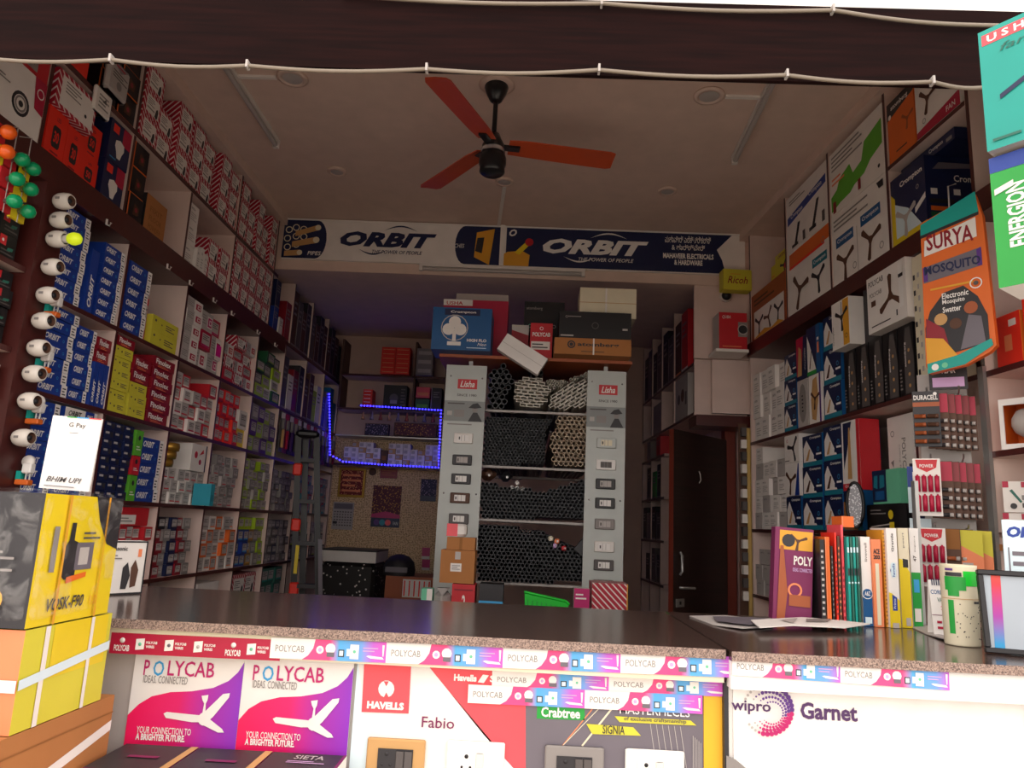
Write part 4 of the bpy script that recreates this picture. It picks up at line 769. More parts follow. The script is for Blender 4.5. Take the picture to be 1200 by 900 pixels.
# ================================================================ ceiling fan
fan = empty('ceiling_fan', (-.24, 3.33, ZC), 'ceiling fan with three terracotta blades and black motor', 'fan')
part('canopy', MB().lathe([(.0, -.001), (.055, -.002), (.06, -.02), (.05, -.05), (.03, -.09), (.018, -.10), (.0, -.10)], 'fanblack', n=20), fan)
part('ceiling_rose', MB().lathe([(.0, -.001), (.085, -.001), (.09, -.006), (.07, -.012), (.0, -.012)], 'ceilpaint', n=24), fan)
part('down_rod', MB().tube([(0, 0, -.1), (0, 0, -.29)], .012, 'fanblack', 10), fan)
part('motor_housing', MB().lathe([(.0, -.26), (.028, -.27), (.04, -.30), (.055, -.33), (.058, -.36), (.052, -.375), (.062, -.385), (.066, -.40), (.066, -.43), (.06, -.445), (.062, -.47), (.05, -.48), (0, -.482)], 'fanblack', n=24), fan)
part('badge', MB().lathe([(.0585, -.352), (.0595, -.362), (.0585, -.372)], 'silver', n=24), fan)
for k in range(3):
    A = math.radians(9+120*k)
    b = MB(); ring = []
    for (r0, w0, z0) in ((.075, .046, .004), (.16, .055, .004), (.3, .058, .0), (.45, .060, -.004), (.575, .062, -.006), (.60, .05, -.006)):
        ring.append([(r0, -w0, z0+.008), (r0, 0, z0-.001), (r0, w0, z0-.014), (r0, w0, z0-.008), (r0, 0, z0+.006), (r0, -w0, z0+.014)])
    b.rings(ring, 'bladeorange', caps=True)
    bl = part('blade', b, fan, (0, 0, -.335), A)
    part('blade_arm', MB().box(.05, .13, -.02, .02, -.006, .006, 'fanblack'), bl)
# ceiling tubes, lamps and casings
def tube_light(name, label, a, b, disc=None):
    a, b = Vector(a), Vector(b); m = (a+b)/2
    e = empty(name, tuple(m), label, 'tube light')
    d = (b-a); L = d.length; ang = math.atan2(d.y, d.x)
    part('batten', MB().box(-L/2, L/2, -.018, .018, -.022, -.001, 'plastic_white'), e, rz=ang)
    part('tube', MB().tube([(-L/2+.02, 0, -.036), (L/2-.02, 0, -.036)], .014, 'lightgrey', 10), e, rz=ang)
    for s in (-1, 1): part('end_cap', MB().box(s*(L/2-.012)-.012, s*(L/2-.012)+.012, -.016, .016, -.052, -.001, 'plastic_white'), e, rz=ang)
    return e
tube_light('tube_light', 'unlit tube light on the left of the ceiling', (-1.548, 2.76, ZC), (-1.549, 3.96, ZC))
tube_light('tube_light', 'unlit tube light on the right of the ceiling', (1.06, 2.78, ZC), (1.103, 3.97, ZC))
def ceiling_disc(px, py, r, label):
    p = at(px, py, 2, ZC); e = empty('ceiling_lamp', tuple(p), label, 'ceiling lamp', 'round ceiling lamps')
    part('rim', MB().lathe([(0, -.001), (r, -.001), (r, -.012), (r*.72, -.016), (r*.7, -.006), (0, -.006)], 'ceilpaint', n=22), e)
    part('diffuser', MB().lathe([(r*.66, -.010), (r*.5, -.013), (0, -.014)], 'lightgrey', n=18), e); return p
pa = ceiling_disc(343, 90, .075, 'round ceiling lamp beside the left tube light')
pb = ceiling_disc(831, 111, .075, 'round ceiling lamp beside the right tube light')
ceiling_disc(395, 200, .06, 'small round ceiling lamp towards the left shelves'); ceiling_disc(782, 223, .06, 'small round ceiling lamp towards the right shelves')
pc = ceiling_disc(591, 212, .06, 'small round ceiling lamp with a casing running to the sign')
def casing(label, a, b, w=.02, cat='casing'):
    a, b = Vector(a), Vector(b); m = (a+b)/2; d = b-a; L = d.length
    e = tag(link('wire_casing', MB().box(-L/2, L/2, -w/2, w/2, -.014, -.001, 'paper').mesh('wire_casing'), None, tuple(m), math.atan2(d.y, d.x)), label, cat); return e
casing('white wire casing from the left tube to its ceiling lamp', (-1.53, pa.y, ZC), (pa.x-.08, pa.y, ZC))
casing('white wire casing from the right tube to its ceiling lamp', (1.07, pb.y, ZC), (pb.x+.08, pb.y, ZC))
casing('white wire casing along the ceiling to the sign', (pc.x, pc.y+.06, ZC), (pc.x-.06, 5.06, ZC), .024)

# ================================================================ sign on the beam
sg = empty('shop_sign', (-.19, 5.09, 3.185), 'long blue and white shop sign across the beam', 'sign')
SW, SH = 3.34, .305      # x -1.86 .. 1.48
part('panel', MB().box(-SW/2, SW/2, -.015, .009, 0, SH, 'paper'), sg)
def U(px): return (at(px, 290, 1, 5.075).x+.19+SW/2)/SW
def arc(u0, u1, v0, v1, n=10, side=1):
    pts = []
    for k in range(n+1):
        a = -math.pi/2+math.pi*k/n; pts.append((u1+side*math.cos(a)*abs(u1-u0), (v0+v1)/2+math.sin(a)*(v1-v0)/2))
    return pts
def sgp(name, sh, k=0):
    if name == 'lettering':
        for q in sh: part(name, ink(MB(), [q], SW, .03, SH, .001+.003*k), sg)
    else: part(name, ink(MB(), sh, SW, .03, SH, .001+.003*k), sg)
u1 = U(370)
sgp('navy_panel', [('p', [(0, .02)]+[(u1+math.cos(a)*.022, .5+math.sin(a)*.48) for a in [(-.5+k/10)*math.pi for k in range(11)]]+[(0, .98)], 'navy')])
u2 = U(545)
sgp('navy_panel', [('p', [(U(587), .02), (U(587), .98)]+[(u2-math.cos(a)*.022, .5+math.sin(a)*.48) for a in [(.5-k/10)*math.pi for k in range(11)]], 'navy')])
sgp('navy_panel', [('p', [(U(593), .02), (U(850), .02), (U(846), .35), (U(840), .6), (U(858), .98), (U(593), .98)], 'navy')])
def swoosh(ua, ub, va, h, m, flip=1):
    n = 12; out = [(ua+(ub-ua)*k/n, va+flip*h*math.sin(math.pi*k/n)) for k in range(n+1)]
    inn = [(ua+(ub-ua)*k/n, va+flip*h*.72*math.sin(math.pi*k/n)) for k in range(n, -1, -1)]
    return ('p', out+inn, m)
def word(a, b, m, sh):
    sgp('lettering', [('t', 'ORBIT', U(a), .36, U(b), .74, m, .32, .05)], 1)
    w = U(b)-U(a)
    sgp('swoosh', [swoosh(U(a)+.45*w, U(a)+.8*w, .78, .14, m), swoosh(U(a)+.2*w, U(a)+.5*w, .3, .14, m, -1)], 1)
    sgp('lettering', [('t', 'THE POWER OF PEOPLE', U(a)+.34*w, .2, U(a)+.86*w, .29, m, .25, .01)], 1)
word(398, 511, 'navy', 0); word(636, 760, 'white', 0)
sgp('lettering', [('t', 'PIPES', U(361), .1, U(377), .2, 'white', .2, .02), ('t', 'SWITCHES', U(521), .42, U(544), .52, 'white', .15, .01)], 1)
sgp('switch_picture', [('p', [(U(556), .2), (U(574), .02), (U(579), .92), (U(558), .82)], 'amber'), ('p', [(U(557), .35), (U(565), .3), (U(567), .7), (U(559), .68)], 'charcoal')], 1)
sgp('pipe_picture', [('o', U(x), v, .026, .007, 'cream') for x, v in ((337, .72), (345, .78), (354, .74), (336, .5), (346, .56), (355, .55), (337, .28), (347, .35))]+[('p', [(U(342), .28), (U(370), .4), (U(370), .56), (U(342), .42)], 'tan'), ('c', U(370), .48, .024, 'cream'), ('p', [(U(345), .55), (U(371), .72), (U(371), .86), (U(345), .68)], 'tan'), ('c', U(371), .79, .022, 'cream'), ('p', [(U(334), .05), (U(352), .08), (U(352), .22), (U(334), .18)], 'tan'), ('c', U(352), .15, .02, 'cream')], 1)
sgp('tap_picture', [('p', [(U(590), .02), (U(620), .02), (U(621), .3), (U(612), .4), (U(595), .36), (U(590), .3)], 'amber'), ('p', [(U(603), .35), (U(618), .66), (U(622), .58), (U(609), .3)], 'yellow'), ('c', U(620), .62, .03, 'red'), ('t', 'O', U(596), .75, U(605), .93, 'white', .3, .04)], 1)
sgp('lettering', [('t', 'ಮಹಾವೀರ್ ಎಲೆಕ್ಟ್ರಿಕಲ್ಸ್', U(779), .74, U(833), .92, 'white'), ('t', '& ಹಾರ್ಡ್ವೇರ್', U(787), .56, U(826), .71, 'white'), ('t', 'MAHAVEER ELECTRICALS', U(777), .35, U(836), .48, 'white', 0, .04), ('t', '& HARDWARE', U(790), .19, U(823), .32, 'white', 0, .04), ('t', 'GSTIN : 29BDAPR8030Q2ZV', U(776), .05, U(836), .14, 'white', .1, .02)], 1)
part('frame_strip', MB().box(U(589)*SW-SW/2-.02, U(589)*SW-SW/2+.012, -.03, -.016, .002, SH+.005, 'paper'), sg)
part('frame_strip', MB().box(-SW/2, SW/2, -.022, -.015, SH-.008, SH+.003, 'paper'), sg)
tb = tube_light('tube_light', 'unlit tube light along the bottom edge of the shop sign', (-.85, 5.075, 3.182), (.34, 5.075, 3.182))
# yellow carton and dome camera at the sign's right end
carton('bulb_carton', 'yellow carton with red script hanging at the right end of the sign', 'box', .2, .09, .15, 'lemon', [('lettering', [('t', 'Ricoh', .15, .3, .85, .65, 'darkred', .3, .01), ('l', .25, .72, .6, .8, 1, 'amber')])], tuple(at(862, 342, 1, 4.97)), 0.06, bev=.004)
ce = empty('dome_camera', tuple(at(850, 348, 1, 5.09)), 'small white dome camera with black eye under the yellow carton', 'camera')
part('base', MB().lathe([(0, 0), (.04, 0), (.042, .02), (.034, .03)], 'plastic_white', n=16, axis='y'), ce); part('eye', MB().lathe([(.034, .028), (.03, .045), (.016, .056), (0, .058)], 'black', n=16, axis='y'), ce)
# red speaker carton on the loft ledge
ldg = tag(link('ledge_board', MB().box(1.22, 1.44, 4.88, 5.085, 2.573, 2.593, 'paper').mesh('ledge_board'), None), 'white ledge board in front of the loft cabinet', 'ledge')
carton('speaker_carton', 'red carton with grey speaker picture on the loft ledge', 'box', .19, .16, .26, ('red', {'L': 'lightgrey'}), [('lettering', [('t', 'QUBA', .12, .82, .42, .92, 'white', .2), ('l', .12, .06, .8, .12, 1, 'salmon')]), ('picture', [('r', .68, .35, 1, .75, 'grey'), ('c', .85, .55, .03, 'charcoal'), ('o', .85, .55, .036, .006, 'lightgrey')])], (1.34, 4.985, 2.594), .03)
# tiles, poles by the door
for k in range(14):
    tag(link('tile_sample', MB().box(-.022, .022, -.02, .02, 0, .058, 'paper' if k % 2 == 0 else 'darkgrey').mesh('tile_sample'), None, (1.452+.001*(k % 2), 5.06, .95+k*.083), .1*((k % 3)-1)), f'{"pale" if k % 2 == 0 else "dark"} connector block, {NTH[k]} up the strip beside the door', 'connector', 'connector blocks beside the door')
struct('trim_block_strip', MB().box(1.42, 1.48, 5.085, 5.093, .5, 2.12, 'brownbox'))
for k in range(3): tag(link('casing_pole', MB().box(-.009, .009, -.009, .009, 0, 2.08, 'straw').mesh('casing_pole'), None, (1.482+.02*k-.01, 5.04-.012*k, .003), .1*k, .0, .006*0), f'thin straw coloured casing pole, {NTH[k]} of three beside the door', 'pole', 'straw coloured poles')
# dim cartons on the back-right shelves
def bbx(name, label, ya, yb, z, h, body, design, d=.28, sb=.01):
    c, s = math.cos(math.radians(2.3)), math.sin(math.radians(2.3)); lx, ly = sb+d/2, (ya+yb)/2
    return carton(name, label, 'box', round(yb-ya-.006, 3), d, h, body, design, (1.1+lx*c-ly*s, 6.1+lx*s+ly*c, z+.001), math.radians(-90+2.3), 'dim cartons on the back right shelves')
def d_dim(acc): return [('edge', [('r', 0, 0, .06, 1, 'lightgrey'), ('r', .06, 0, 1, .05, acc)]), ('label', [('l', .2, .55, .8, .85, 3, 'grey')])]
k = 0
for j, (a, b, c, acc) in enumerate(((-.72, -.52, 'red', 'white'), (-.51, -.32, 'brownbox', 'salmon'), (-.28, -.08, 'darkgrey', 'grey'), (-.07, .12, 'charcoal', 'grey'), (.16, .35, 'darkgrey', 'lightgrey'), (.36, .52, 'charcoal', 'grey'), (.56, .74, 'slate', 'grey'), (.75, .91, 'charcoal', 'grey'))):
    bbx('appliance_carton', f'dim {cw(c)} carton, {NTH[j]} along the top back right shelf', a, b, 2.56, .46-.04*(j % 3), c, d_dim(acc))
bbx('appliance_carton', 'white appliance carton with grey picture under the loft', -.72, -.33, 2.2, .33, 'lightgrey', [('picture', [('c', .3, .5, .04, 'darkgrey'), ('c', .6, .55, .05, 'brownbox'), ('r', .8, .3, .92, .6, 'darkgrey')])])
bbx('appliance_carton', 'stack of grey slabs on the back right shelf', .16, .5, 2.2, .26, 'grey', d_dim('grey'))
for j, (a, z, c) in enumerate(((.16, 1.65, 'charcoal'), (.35, 1.65, 'green'), (.58, 1.65, 'darkgrey'), (.16, 1.3, 'charcoal'), (.36, 1.3, 'black'), (.58, 1.3, 'slate'), (.75, 1.3, 'charcoal'), (.16, .95, 'charcoal'), (.36, .95, 'darkgrey'), (.6, .95, 'black'), (.2, 2.0, 'red'), (.6, 2.0, 'grey'))):
    bbx('appliance_carton', f'dim {cw(c)} carton behind the door, {NTH[(.16, .2, .35, .36, .58, .6, .75).index(a)//2]} along the {({2.0: "top", 1.65: "second", 1.3: "third", .95: "lowest"})[z]} shelf there', a, a+.16, z, .17 if z == 2.0 else .28-.05*(j % 2), c, d_dim('grey'))

# ================================================================ pipe rack
RY = 4.70
def rz_(px, py): return at(px, py, 1, RY)
rk = empty('pipe_rack', (0, RY, 0), 'grey steel pipe rack between two white sample boards', 'rack')
xa, xb = rz_(548, 500).x, rz_(708, 500).x
for s in (xa, xb): part('post', MB().box(s-.012, s+.012, -.03, .0, 0, 2.388, 'steel'), rk); part('post', MB().box(s-.012, s+.012, .9, .93, 0, 2.388, 'steel'), rk)
part('top_board', MB().box(-.60, .62, -.12, .55, 2.39, 2.41, 'copper'), rk)
def bars(z):
    part('shelf_bar', MB().box(xa, xb, -.03, .01, z-.014, z, 'lightgrey'), rk); part('shelf_bar', MB().box(xa, xb, .9, .94, z-.014, z, 'lightgrey'), rk)
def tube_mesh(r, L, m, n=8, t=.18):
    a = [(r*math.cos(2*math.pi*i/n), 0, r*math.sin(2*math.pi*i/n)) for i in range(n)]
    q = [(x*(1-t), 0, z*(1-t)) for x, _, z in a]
    mb = MB(); mb.rings([[(x, L, z) for x, y, z in a], a], m); mb.rings([a, q], m+'_rim'); mb.rings([q, [(x, L, z) for x, y, z in q]], m)  # end ring takes the paler rim colour, its highlight painted in
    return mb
def inside(poly, x, z):
    c = False; j = len(poly)-1
    for i in range(len(poly)):
        (xi, zi), (xj, zj) = poly[i], poly[j]
        if (zi > z) != (zj > z) and x < (xj-xi)*(z-zi)/(zj-zi)+xi: c = not c
        j = i
    return c
bars_z = []
def packed(poly_px, r):
    poly = [(rz_(*p).x, rz_(*p).z) for p in poly_px]; out = []
    z = min(p[1] for p in poly)+r; row = 0; bars_z.append(min(p[1] for p in poly)-.002)
    while z < max(p[1] for p in poly):
        x = min(p[0] for p in poly)+r+(r if row % 2 else 0)
        while x < max(p[0] for p in poly):
            if inside(poly, x, z): out.append((x, z))
            x += 2*r*1.02
        z += r*1.75; row += 1
    return out
def pipes(poly_px, r, m, label, group, name='conduit_pipe', limit=999, L=1.5, clear=()):
    pts = [p for p in packed(poly_px, r) if all(math.hypot(p[0]-q[0], p[1]-q[1]) > r+.024 for q in clear)]; me = tube_mesh(r, L, m).mesh(name)
    for x, z in pts[:limit]:
        tag(link(name, me, None, (x+rnd.uniform(-.0008, .0008), RY-.02-rnd.random()*.05, z+rnd.uniform(-.0008, .0008))), label, 'pipe', group)
    return pts[limit:]
def pipe_mass(name, label, pts, r, m, L=1.4):
    base = tube_mesh(r, L, m, 7); mb = MB()
    for x, z in pts:
        dy = RY-.01-rnd.random()*.05
        off = len(mb.v); mb.v += [(v[0]+x, v[1]+dy, v[2]+z) for v in base.v]; mb.names = base.names; mb.f += [[i+off for i in f] for f in base.f]; mb.m += base.m; mb.sm += base.sm
    o = link(name, mb.mesh(name)); tag(o, label, 'pipes'); o['kind'] = 'stuff'
low = [(560, 680), (558, 616), (600, 617), (640, 625), (655, 634), (668, 640), (690, 648), (690, 683), (620, 681)]
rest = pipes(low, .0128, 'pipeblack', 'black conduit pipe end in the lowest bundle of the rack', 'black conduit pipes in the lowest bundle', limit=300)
bars(bars_z[-1])
if rest: pipe_mass('conduit_pipes', 'remaining black conduit pipes at the top of the lowest bundle', rest, .0128, 'pipeblack')
mid = [(563, 607), (562, 563), (600, 573), (640, 575), (665, 569), (690, 560), (691, 608)]
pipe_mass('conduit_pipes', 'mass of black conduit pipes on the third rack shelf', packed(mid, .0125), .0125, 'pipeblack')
bars(bars_z[-1])
upr = [(566, 545), (568, 488), (600, 490), (645, 493), (638, 510), (638, 545)]
pipe_mass('conduit_pipes', 'mass of thin black conduit pipes on the second rack shelf', packed(upr, .0108), .0108, 'pipeblack')
bars(bars_z[-1])
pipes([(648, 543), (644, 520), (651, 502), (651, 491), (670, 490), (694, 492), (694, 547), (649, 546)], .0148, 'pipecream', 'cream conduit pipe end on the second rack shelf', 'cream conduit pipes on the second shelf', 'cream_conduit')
pipes([(571, 480), (573, 436), (592, 430), (603, 440), (594, 468), (593, 481)], .0185, 'pipeblack', 'thick black pipe end at the top left of the rack', 'thick black pipes at the top of the rack', 'drain_pipe')
bars(bars_z[-1])
for i, (px, py) in enumerate(((622, 438), (629, 434), (625, 445), (633, 441))):
    q = rz_(px, py); tag(link('drain_pipe', tube_mesh(.0185, 1.3, 'pipeblack').mesh('drain_pipe'), None, (q.x, RY-.03, q.z+.018)), 'thick black pipe lying above the white trunking bundle', 'pipe', 'thick black pipes above the trunking')
placed = []
def trunk(poly_px, w, h, ang, label, group):
    mb = MB()
    t = .004; L = 1.3
    for a0, a1, b0, b1 in ((-w/2, w/2, -h/2, -h/2+t), (-w/2, w/2, h/2-t, h/2), (-w/2, -w/2+t, -h/2+t, h/2-t), (w/2-t, w/2, -h/2+t, h/2-t)): mb.box(a0, a1, 0, L, b0, b1, 'trunkwhite')
    me = mb.mesh('wire_trunking'); poly = [(rz_(*p).x, rz_(*p).z) for p in poly_px]
    cx, cz = sum(p[0] for p in poly)/len(poly), sum(p[1] for p in poly)/len(poly)
    ca_, sa_ = math.cos(ang), math.sin(ang)
    for i in range(-12, 13):
        for j in range(-12, 13):
            u, v = i*(w+.0012)+(.4*w if j % 2 else 0), j*(h+.0012)
            x, z = cx+u*ca_-v*sa_, cz+u*sa_+v*ca_
            if inside(poly, x, z): placed.append((x, z)); tag(link('wire_trunking', me, None, (x, RY-.03-rnd.random()*.03, z), 0, 0, -ang), label, 'trunking', group)
trunk([(603, 473), (604, 452), (615, 444), (634, 447), (642, 458), (640, 474), (620, 480)], .042, .02, math.radians(-3), 'white flat wire trunking end in the left bundle', 'left bundle of white trunking')
trunk([(646, 478), (650, 460), (672, 450), (694, 446), (694, 468), (680, 480)], .042, .02, math.radians(35), 'white flat wire trunking end in the slanted right bundle', 'right bundle of white trunking')
pipes([(636, 470), (640, 446), (660, 448), (692, 436), (694, 445), (670, 449), (650, 459), (645, 476)], .0085, 'trunkwhite', 'thin white conduit pipe end around the trunking bundles', 'thin white conduit pipes', 'thin_conduit', clear=placed)
# sample boards
def board(label, x0p, x1p, items):
    a, b = rz_(x0p, 426), rz_(x1p, 428); w = b.x-a.x; h = 2.395-.55
    e = empty('sample_board', ((a.x+b.x)/2, RY-.09, .0), label, 'display board', 'white switch sample boards')
    k = (RY-.09)/RY
    e.location.x *= k; w *= k
    z0, z1 = .55, 2.345
    part('board', MB().box(-w/2, w/2, -.008, .008, z0, z1, 'boardgrey'), e)
    hh = z1-z0
    def f(name, sh, lv=0):
        mb = ink(MB(), sh, w, .016, hh, .001+.001*lv); mb.v = [(x, y, z+z0) for x, y, z in mb.v]; part(name, mb, e)
    f('logo', [('r', .3, .915, .78, .95, 'red')]); f('lettering', [('t', 'Lisha', .36, .921, .72, .944, 'white', .3, .02), ('t', 'SINCE 1980', .3, .888, .78, .897, 'darkgrey')], 1)
    f('photo_band', [('r', 0, .80, 1, .872, 'boarddark')]); f('photo', [('p', [(.6, .8), (.95, .8), (.82, .832), (.72, .832)], 'charcoal'), ('c', .76, .842, .018, 'grey'), ('p', [(.6, .848), (.7, .862), (.82, .866), (.92, .85), (.76, .846)], 'charcoal'), ('r', .25, .815, .5, .84, 'grey'), ('r', .08, .82, .2, .835, 'lightgrey'), ('l', .08, .858, .5, .868, 1, 'darkgrey')], 1)
    f('lettering', [('l', .1, .785, .7, .795, 1, 'grey')])
    for v, fc, mc in items:
        s = empty_part('switch_plate', e, v, z0+hh*v, w, fc, mc)
    for u, v in ((.12, .96), (.9, .955), (.12, .55), (.9, .55)): part('screw', MB().lathe([(.006, 0), (.004, .004), (0, .005)], 'silver', (-w/2+u*w, -.008, z0+hh*v), 8, 'y'), e)
    return e
def empty_part(name, e, v, z, w, fc, mc):
    pl = part(name, MB().bbox(-.06, .06, -.016, 0, -.032, .032, fc, .004), e, (w*.02, -.008, z))
    part('module', MB().box(-.034, .034, -.019, -.015, -.018, .018, mc).box(-.012, -.010, -.021, -.019, -.018, .018, 'grey').box(.008, .010, -.021, -.019, -.018, .018, 'grey').box(-.028, -.02, -.0205, -.019, -.01, .008, 'darkgrey'), pl)
    return pl
board('white sample board with wall switches left of the pipe rack', 524, 571, [(.74, 'plastic_white', 'white'), (.665, 'charcoal', 'lightgrey'), (.60, 'charcoal', 'white'), (.535, 'brownbox', 'white'), (.465, 'darkgrey', 'white'), (.385, 'plastic_white', 'white'), (.31, 'charcoal', 'white')])
board('white sample board with wall switches right of the pipe rack', 689, 734, [(.745, 'boardgrey', 'cream'), (.67, 'white', 'darkgrey'), (.605, 'black', 'lightgrey'), (.54, 'black', 'white'), (.47, 'grey', 'lightgrey'), (.395, 'plastic_white', 'white'), (.335, 'darkgrey', 'white'), (.27, 'grey', 'lightgrey'), (.21, 'darkgrey', 'paper'), (.15, 'lightgrey', 'grey')])

# goods on the rack top
def onr(name, label, x0p, x1p, ytop, ybase_z, body, design, d=.25, y=RY-.1, rz=0., rx=0., cat='box'):
    a, b = at(x0p, ytop, 1, y-d/2), at(x1p, ytop, 1, y-d/2); h = (a.z+b.z)/2-ybase_z
    global TOPZ; TOPZ = ybase_z+h+.001
    return carton(name, label, cat, b.x-a.x, d, h, body, design, ((a.x+b.x)/2, y, ybase_z+.001), rz, rx=rx)
ZT = 2.411
onr('table_fan_carton', 'blue table fan carton with white fan picture on the rack', 508, 577, 361, ZT-.002+.002, 'cromblue', [('badge', [('r', .2, .82, .8, .97, 'navy'), ('t', 'Crompton', .3, .86, .73, .93, 'white')]), ('picture', [('o', .38, .52, .085, .006, 'lightgrey'), ('c', .38, .66, .038, 'paper'), ('c', .28, .48, .038, 'paper'), ('c', .48, .48, .038, 'paper'), ('r', .35, .2, .41, .45, 'paper'), ('r', .27, .1, .5, .19, 'paper')]), ('lettering', [('t', 'HIGH FLO', .6, .2, .93, .27, 'white', 0, .03), ('t', 'Neo', .78, .11, .93, .18, 'white', .3), ('l', .6, .04, .93, .08, 1, 'ice')])], .26)
onr('appliance_carton', 'red and white appliance carton behind the blue fan carton', 520, 596, 352, ZT, ('crimson', {}), [('band', [('r', 0, .9, .45, 1, 'paper'), ('t', 'USHA', .05, .91, .3, .97, 'red')])], .2, RY+.15)
onr('appliance_carton', 'grey carton at the back of the rack top', 535, 596, 345, ZT, 'lightgrey', [('label', [('l', .1, .8, .5, .9, 2, 'grey')])], .18, RY+.36)
onr('fan_carton', 'brown cardboard fan carton with dark round logo on the rack', 650, 740, 397, ZT, 'cardboard', [('lettering', [('t', 'atomberg', .3, .45, .84, .75, 'charcoal', 0, .03), ('l', .35, .15, .65, .25, 1, 'charcoal')]), ('logo', [('c', .22, .6, .025, 'charcoal'), ('o', .22, .6, .016, .004, 'cardboard')]), ('strap', [('r', .5, 0, .52, 1, 'paper')])], .28)
onr('fan_carton', 'long black fan carton on the brown cardboard fan carton', 656, 740, 366, TOPZ, 'black', [('picture', [('o', .5, .5, .022, .005, 'darkgrey'), ('o', .1, .8, .008, .003, 'grey')]), ('lettering', [('l', .02, .06, .2, .18, 1, 'lightgrey'), ('l', .12, .78, .3, .86, 1, 'grey'), ('r', .88, .35, .95, .42, 'lightgrey')])], .28, RY-.08)
onr('appliance_carton', 'cream double carton tied with string at the top of the pile', 680, 746, 338, TOPZ, 'cream', [('string', [('r', .45, 0, .48, 1, 'paper'), ('r', 0, .49, 1, .51, 'tan')])], .2, RY)
onr('appliance_carton', 'red carton with white lettering beside the brown fan carton', 622, 648, 379, ZT, 'red', [('lettering', [('t', 'POLYCAB', .1, .62, .9, .74, 'white', 0, .03), ('o', .5, .85, .012, .004, 'white')]), ('label', [('r', .05, .25, .9, .48, 'paper'), ('l', .1, .28, .8, .45, 2, 'darkgrey')])], .2, RY+.02)
onr('appliance_carton', 'pale carton with red wedge behind the white tilted carton', 600, 620, 381, ZT, 'lightgrey', [('panel', [('p', [(0, .2), (1, .2), (1, .7), (0, .85)], 'darkred')])], .2, RY+.06)
onr('appliance_carton', 'black appliance carton at the back centre of the rack', 615, 662, 354, ZT, 'black', [('lettering', [('t', 'atomberg', .05, .86, .45, .92, 'grey'), ('o', .15, .62, .012, .004, 'mint'), ('o', .5, .62, .012, .003, 'lightgrey'), ('o', .75, .62, .012, .003, 'lightgrey')])], .2, RY+.27)
# white carton tilted down over the rack edge
tq = at(612, 414, 1, RY-.19)
carton('tube_carton', 'long white carton tilted over the front edge of the rack', 'box', .30, .07, .12, 'white', [('fold', [('r', 0, .48, 1, .5, 'lightgrey')])], (tq.x-.03, RY-.158, tq.z-.055), .0, ry=math.radians(31))

# clutter on the second lowest pipes
for i, (px, py, c, wd, h) in enumerate(((571, 562, 'brownbox', .1, .08), (592, 563, 'charcoal', .08, .06))):
    q = at(px, py+1, 1, RY+.05); carton('roll_bag', ('dark bag of fittings on the third pipe bundle', 'black bag of fittings beside the first bag')[i], 'bag', wd, .12, h, c, [('mark', [('c', .5, .4, .008, 'white')])], (q.x, RY+.08, q.z), .2, bev=.03)
for i, (px, py) in enumerate(((600, 571), (606, 572), (612, 573), (606, 566))):
    q = at(px, py, 1, RY); tag(link('white_bushing', MB().lathe([(0, 0), (.012, 0), (.013, .02), (.007, .02), (.007, .006), (0, .006)], 'white', n=12, axis='y').mesh('white_bushing'), None, (q.x, RY+.02, q.z)), f'white pipe cap, {NTH[i]} on the third pipe bundle', 'pipe cap', 'white pipe caps')
q = at(679, 640, 1, RY-.03)
carton('tool_pouch', 'black square pouch with white mark on the lowest pipe bundle', 'pouch', .1, .02, .1, 'charcoal', [('mark', [('t', 'L', .45, .35, .55, .6, 'white')])], (q.x, RY-.06, q.z-.05), 0, ry=math.radians(38), bev=.004)
for i, (px, py, c) in enumerate(((645, 632, 'cream'), (652, 635, 'salmon'), (660, 643, 'red'), (650, 640, 'lilac'))):
    q = at(px, py, 1, RY); carton('fitting_packet', f'tiny {("cream", "salmon", "red", "lilac")[i]} packet scattered on the lowest pipe bundle', 'packet', .03, .02, .03, c, [('mark', [('r', .3, .3, .7, .7, 'white')])], (q.x, RY-.07, q.z-.01), .3*i, bev=.006)

# ================================================================ low bench behind the counter with cartons
bn = empty('work_bench', (.0, 4.15, 0), 'low brown work bench standing in front of the pipe rack', 'bench')
part('bench_top', MB().box(-.8, .75, -.2, .17, .83, .86, 'brownbox'), bn)
for sx in (-.75, .70):
    for sy in (-.16, .13): part('leg', MB().box(sx-.02, sx+.02, sy-.02, sy+.02, 0, .83, 'brownbox'), bn)
def onb(name, label, x0p, x1p, ytop, zb, body, design, d=.16, y=4.12, rz=0., bev=0.0, cat='box'):
    a, b = at(x0p, ytop, 1, y-d/2), at(x1p, ytop, 1, y-d/2); h = (a.z+b.z)/2-zb
    return carton(name, label, cat, b.x-a.x, d, h, body, design, ((a.x+b.x)/2, y, zb+.001), rz, bev=bev)
zc = at(536, 684, 1, 4.04).z
onb('fitting_carton', 'red carton with white figure under the brown cartons', 530, 557, 685, .86, 'red', [('lettering', [('t', '2', .45, .3, .6, .7, 'white', 0, .03), ('l', .1, .8, .9, .9, 1, 'darkred')])], .16)
onb('cardboard_box', 'brown cardboard box with white stickers in front of the left board', 517, 557, 645, zc+.001, 'cardboard', [('sticker', [('r', .3, .35, .62, .6, 'paper'), ('r', .42, .72, .58, .95, 'lightgrey'), ('l', .34, .4, .58, .56, 3, 'grey')])], .16)
onb('cardboard_box', 'smaller brown cardboard box on the stickered cardboard box', 524, 557, 630, at(536, 645, 1, 4.04).z+.002, 'cardboard', [('tape', [('r', .45, 0, .55, 1, 'kraft')])], .14)
onb('fitting_carton', 'pink and white packet on the brown cardboard boxes', 524, 547, 614, at(536, 629, 1, 4.05).z+.001, 'paper', [('panel', [('r', 0, 0, .55, 1, 'coral')])], .1, bev=.012)
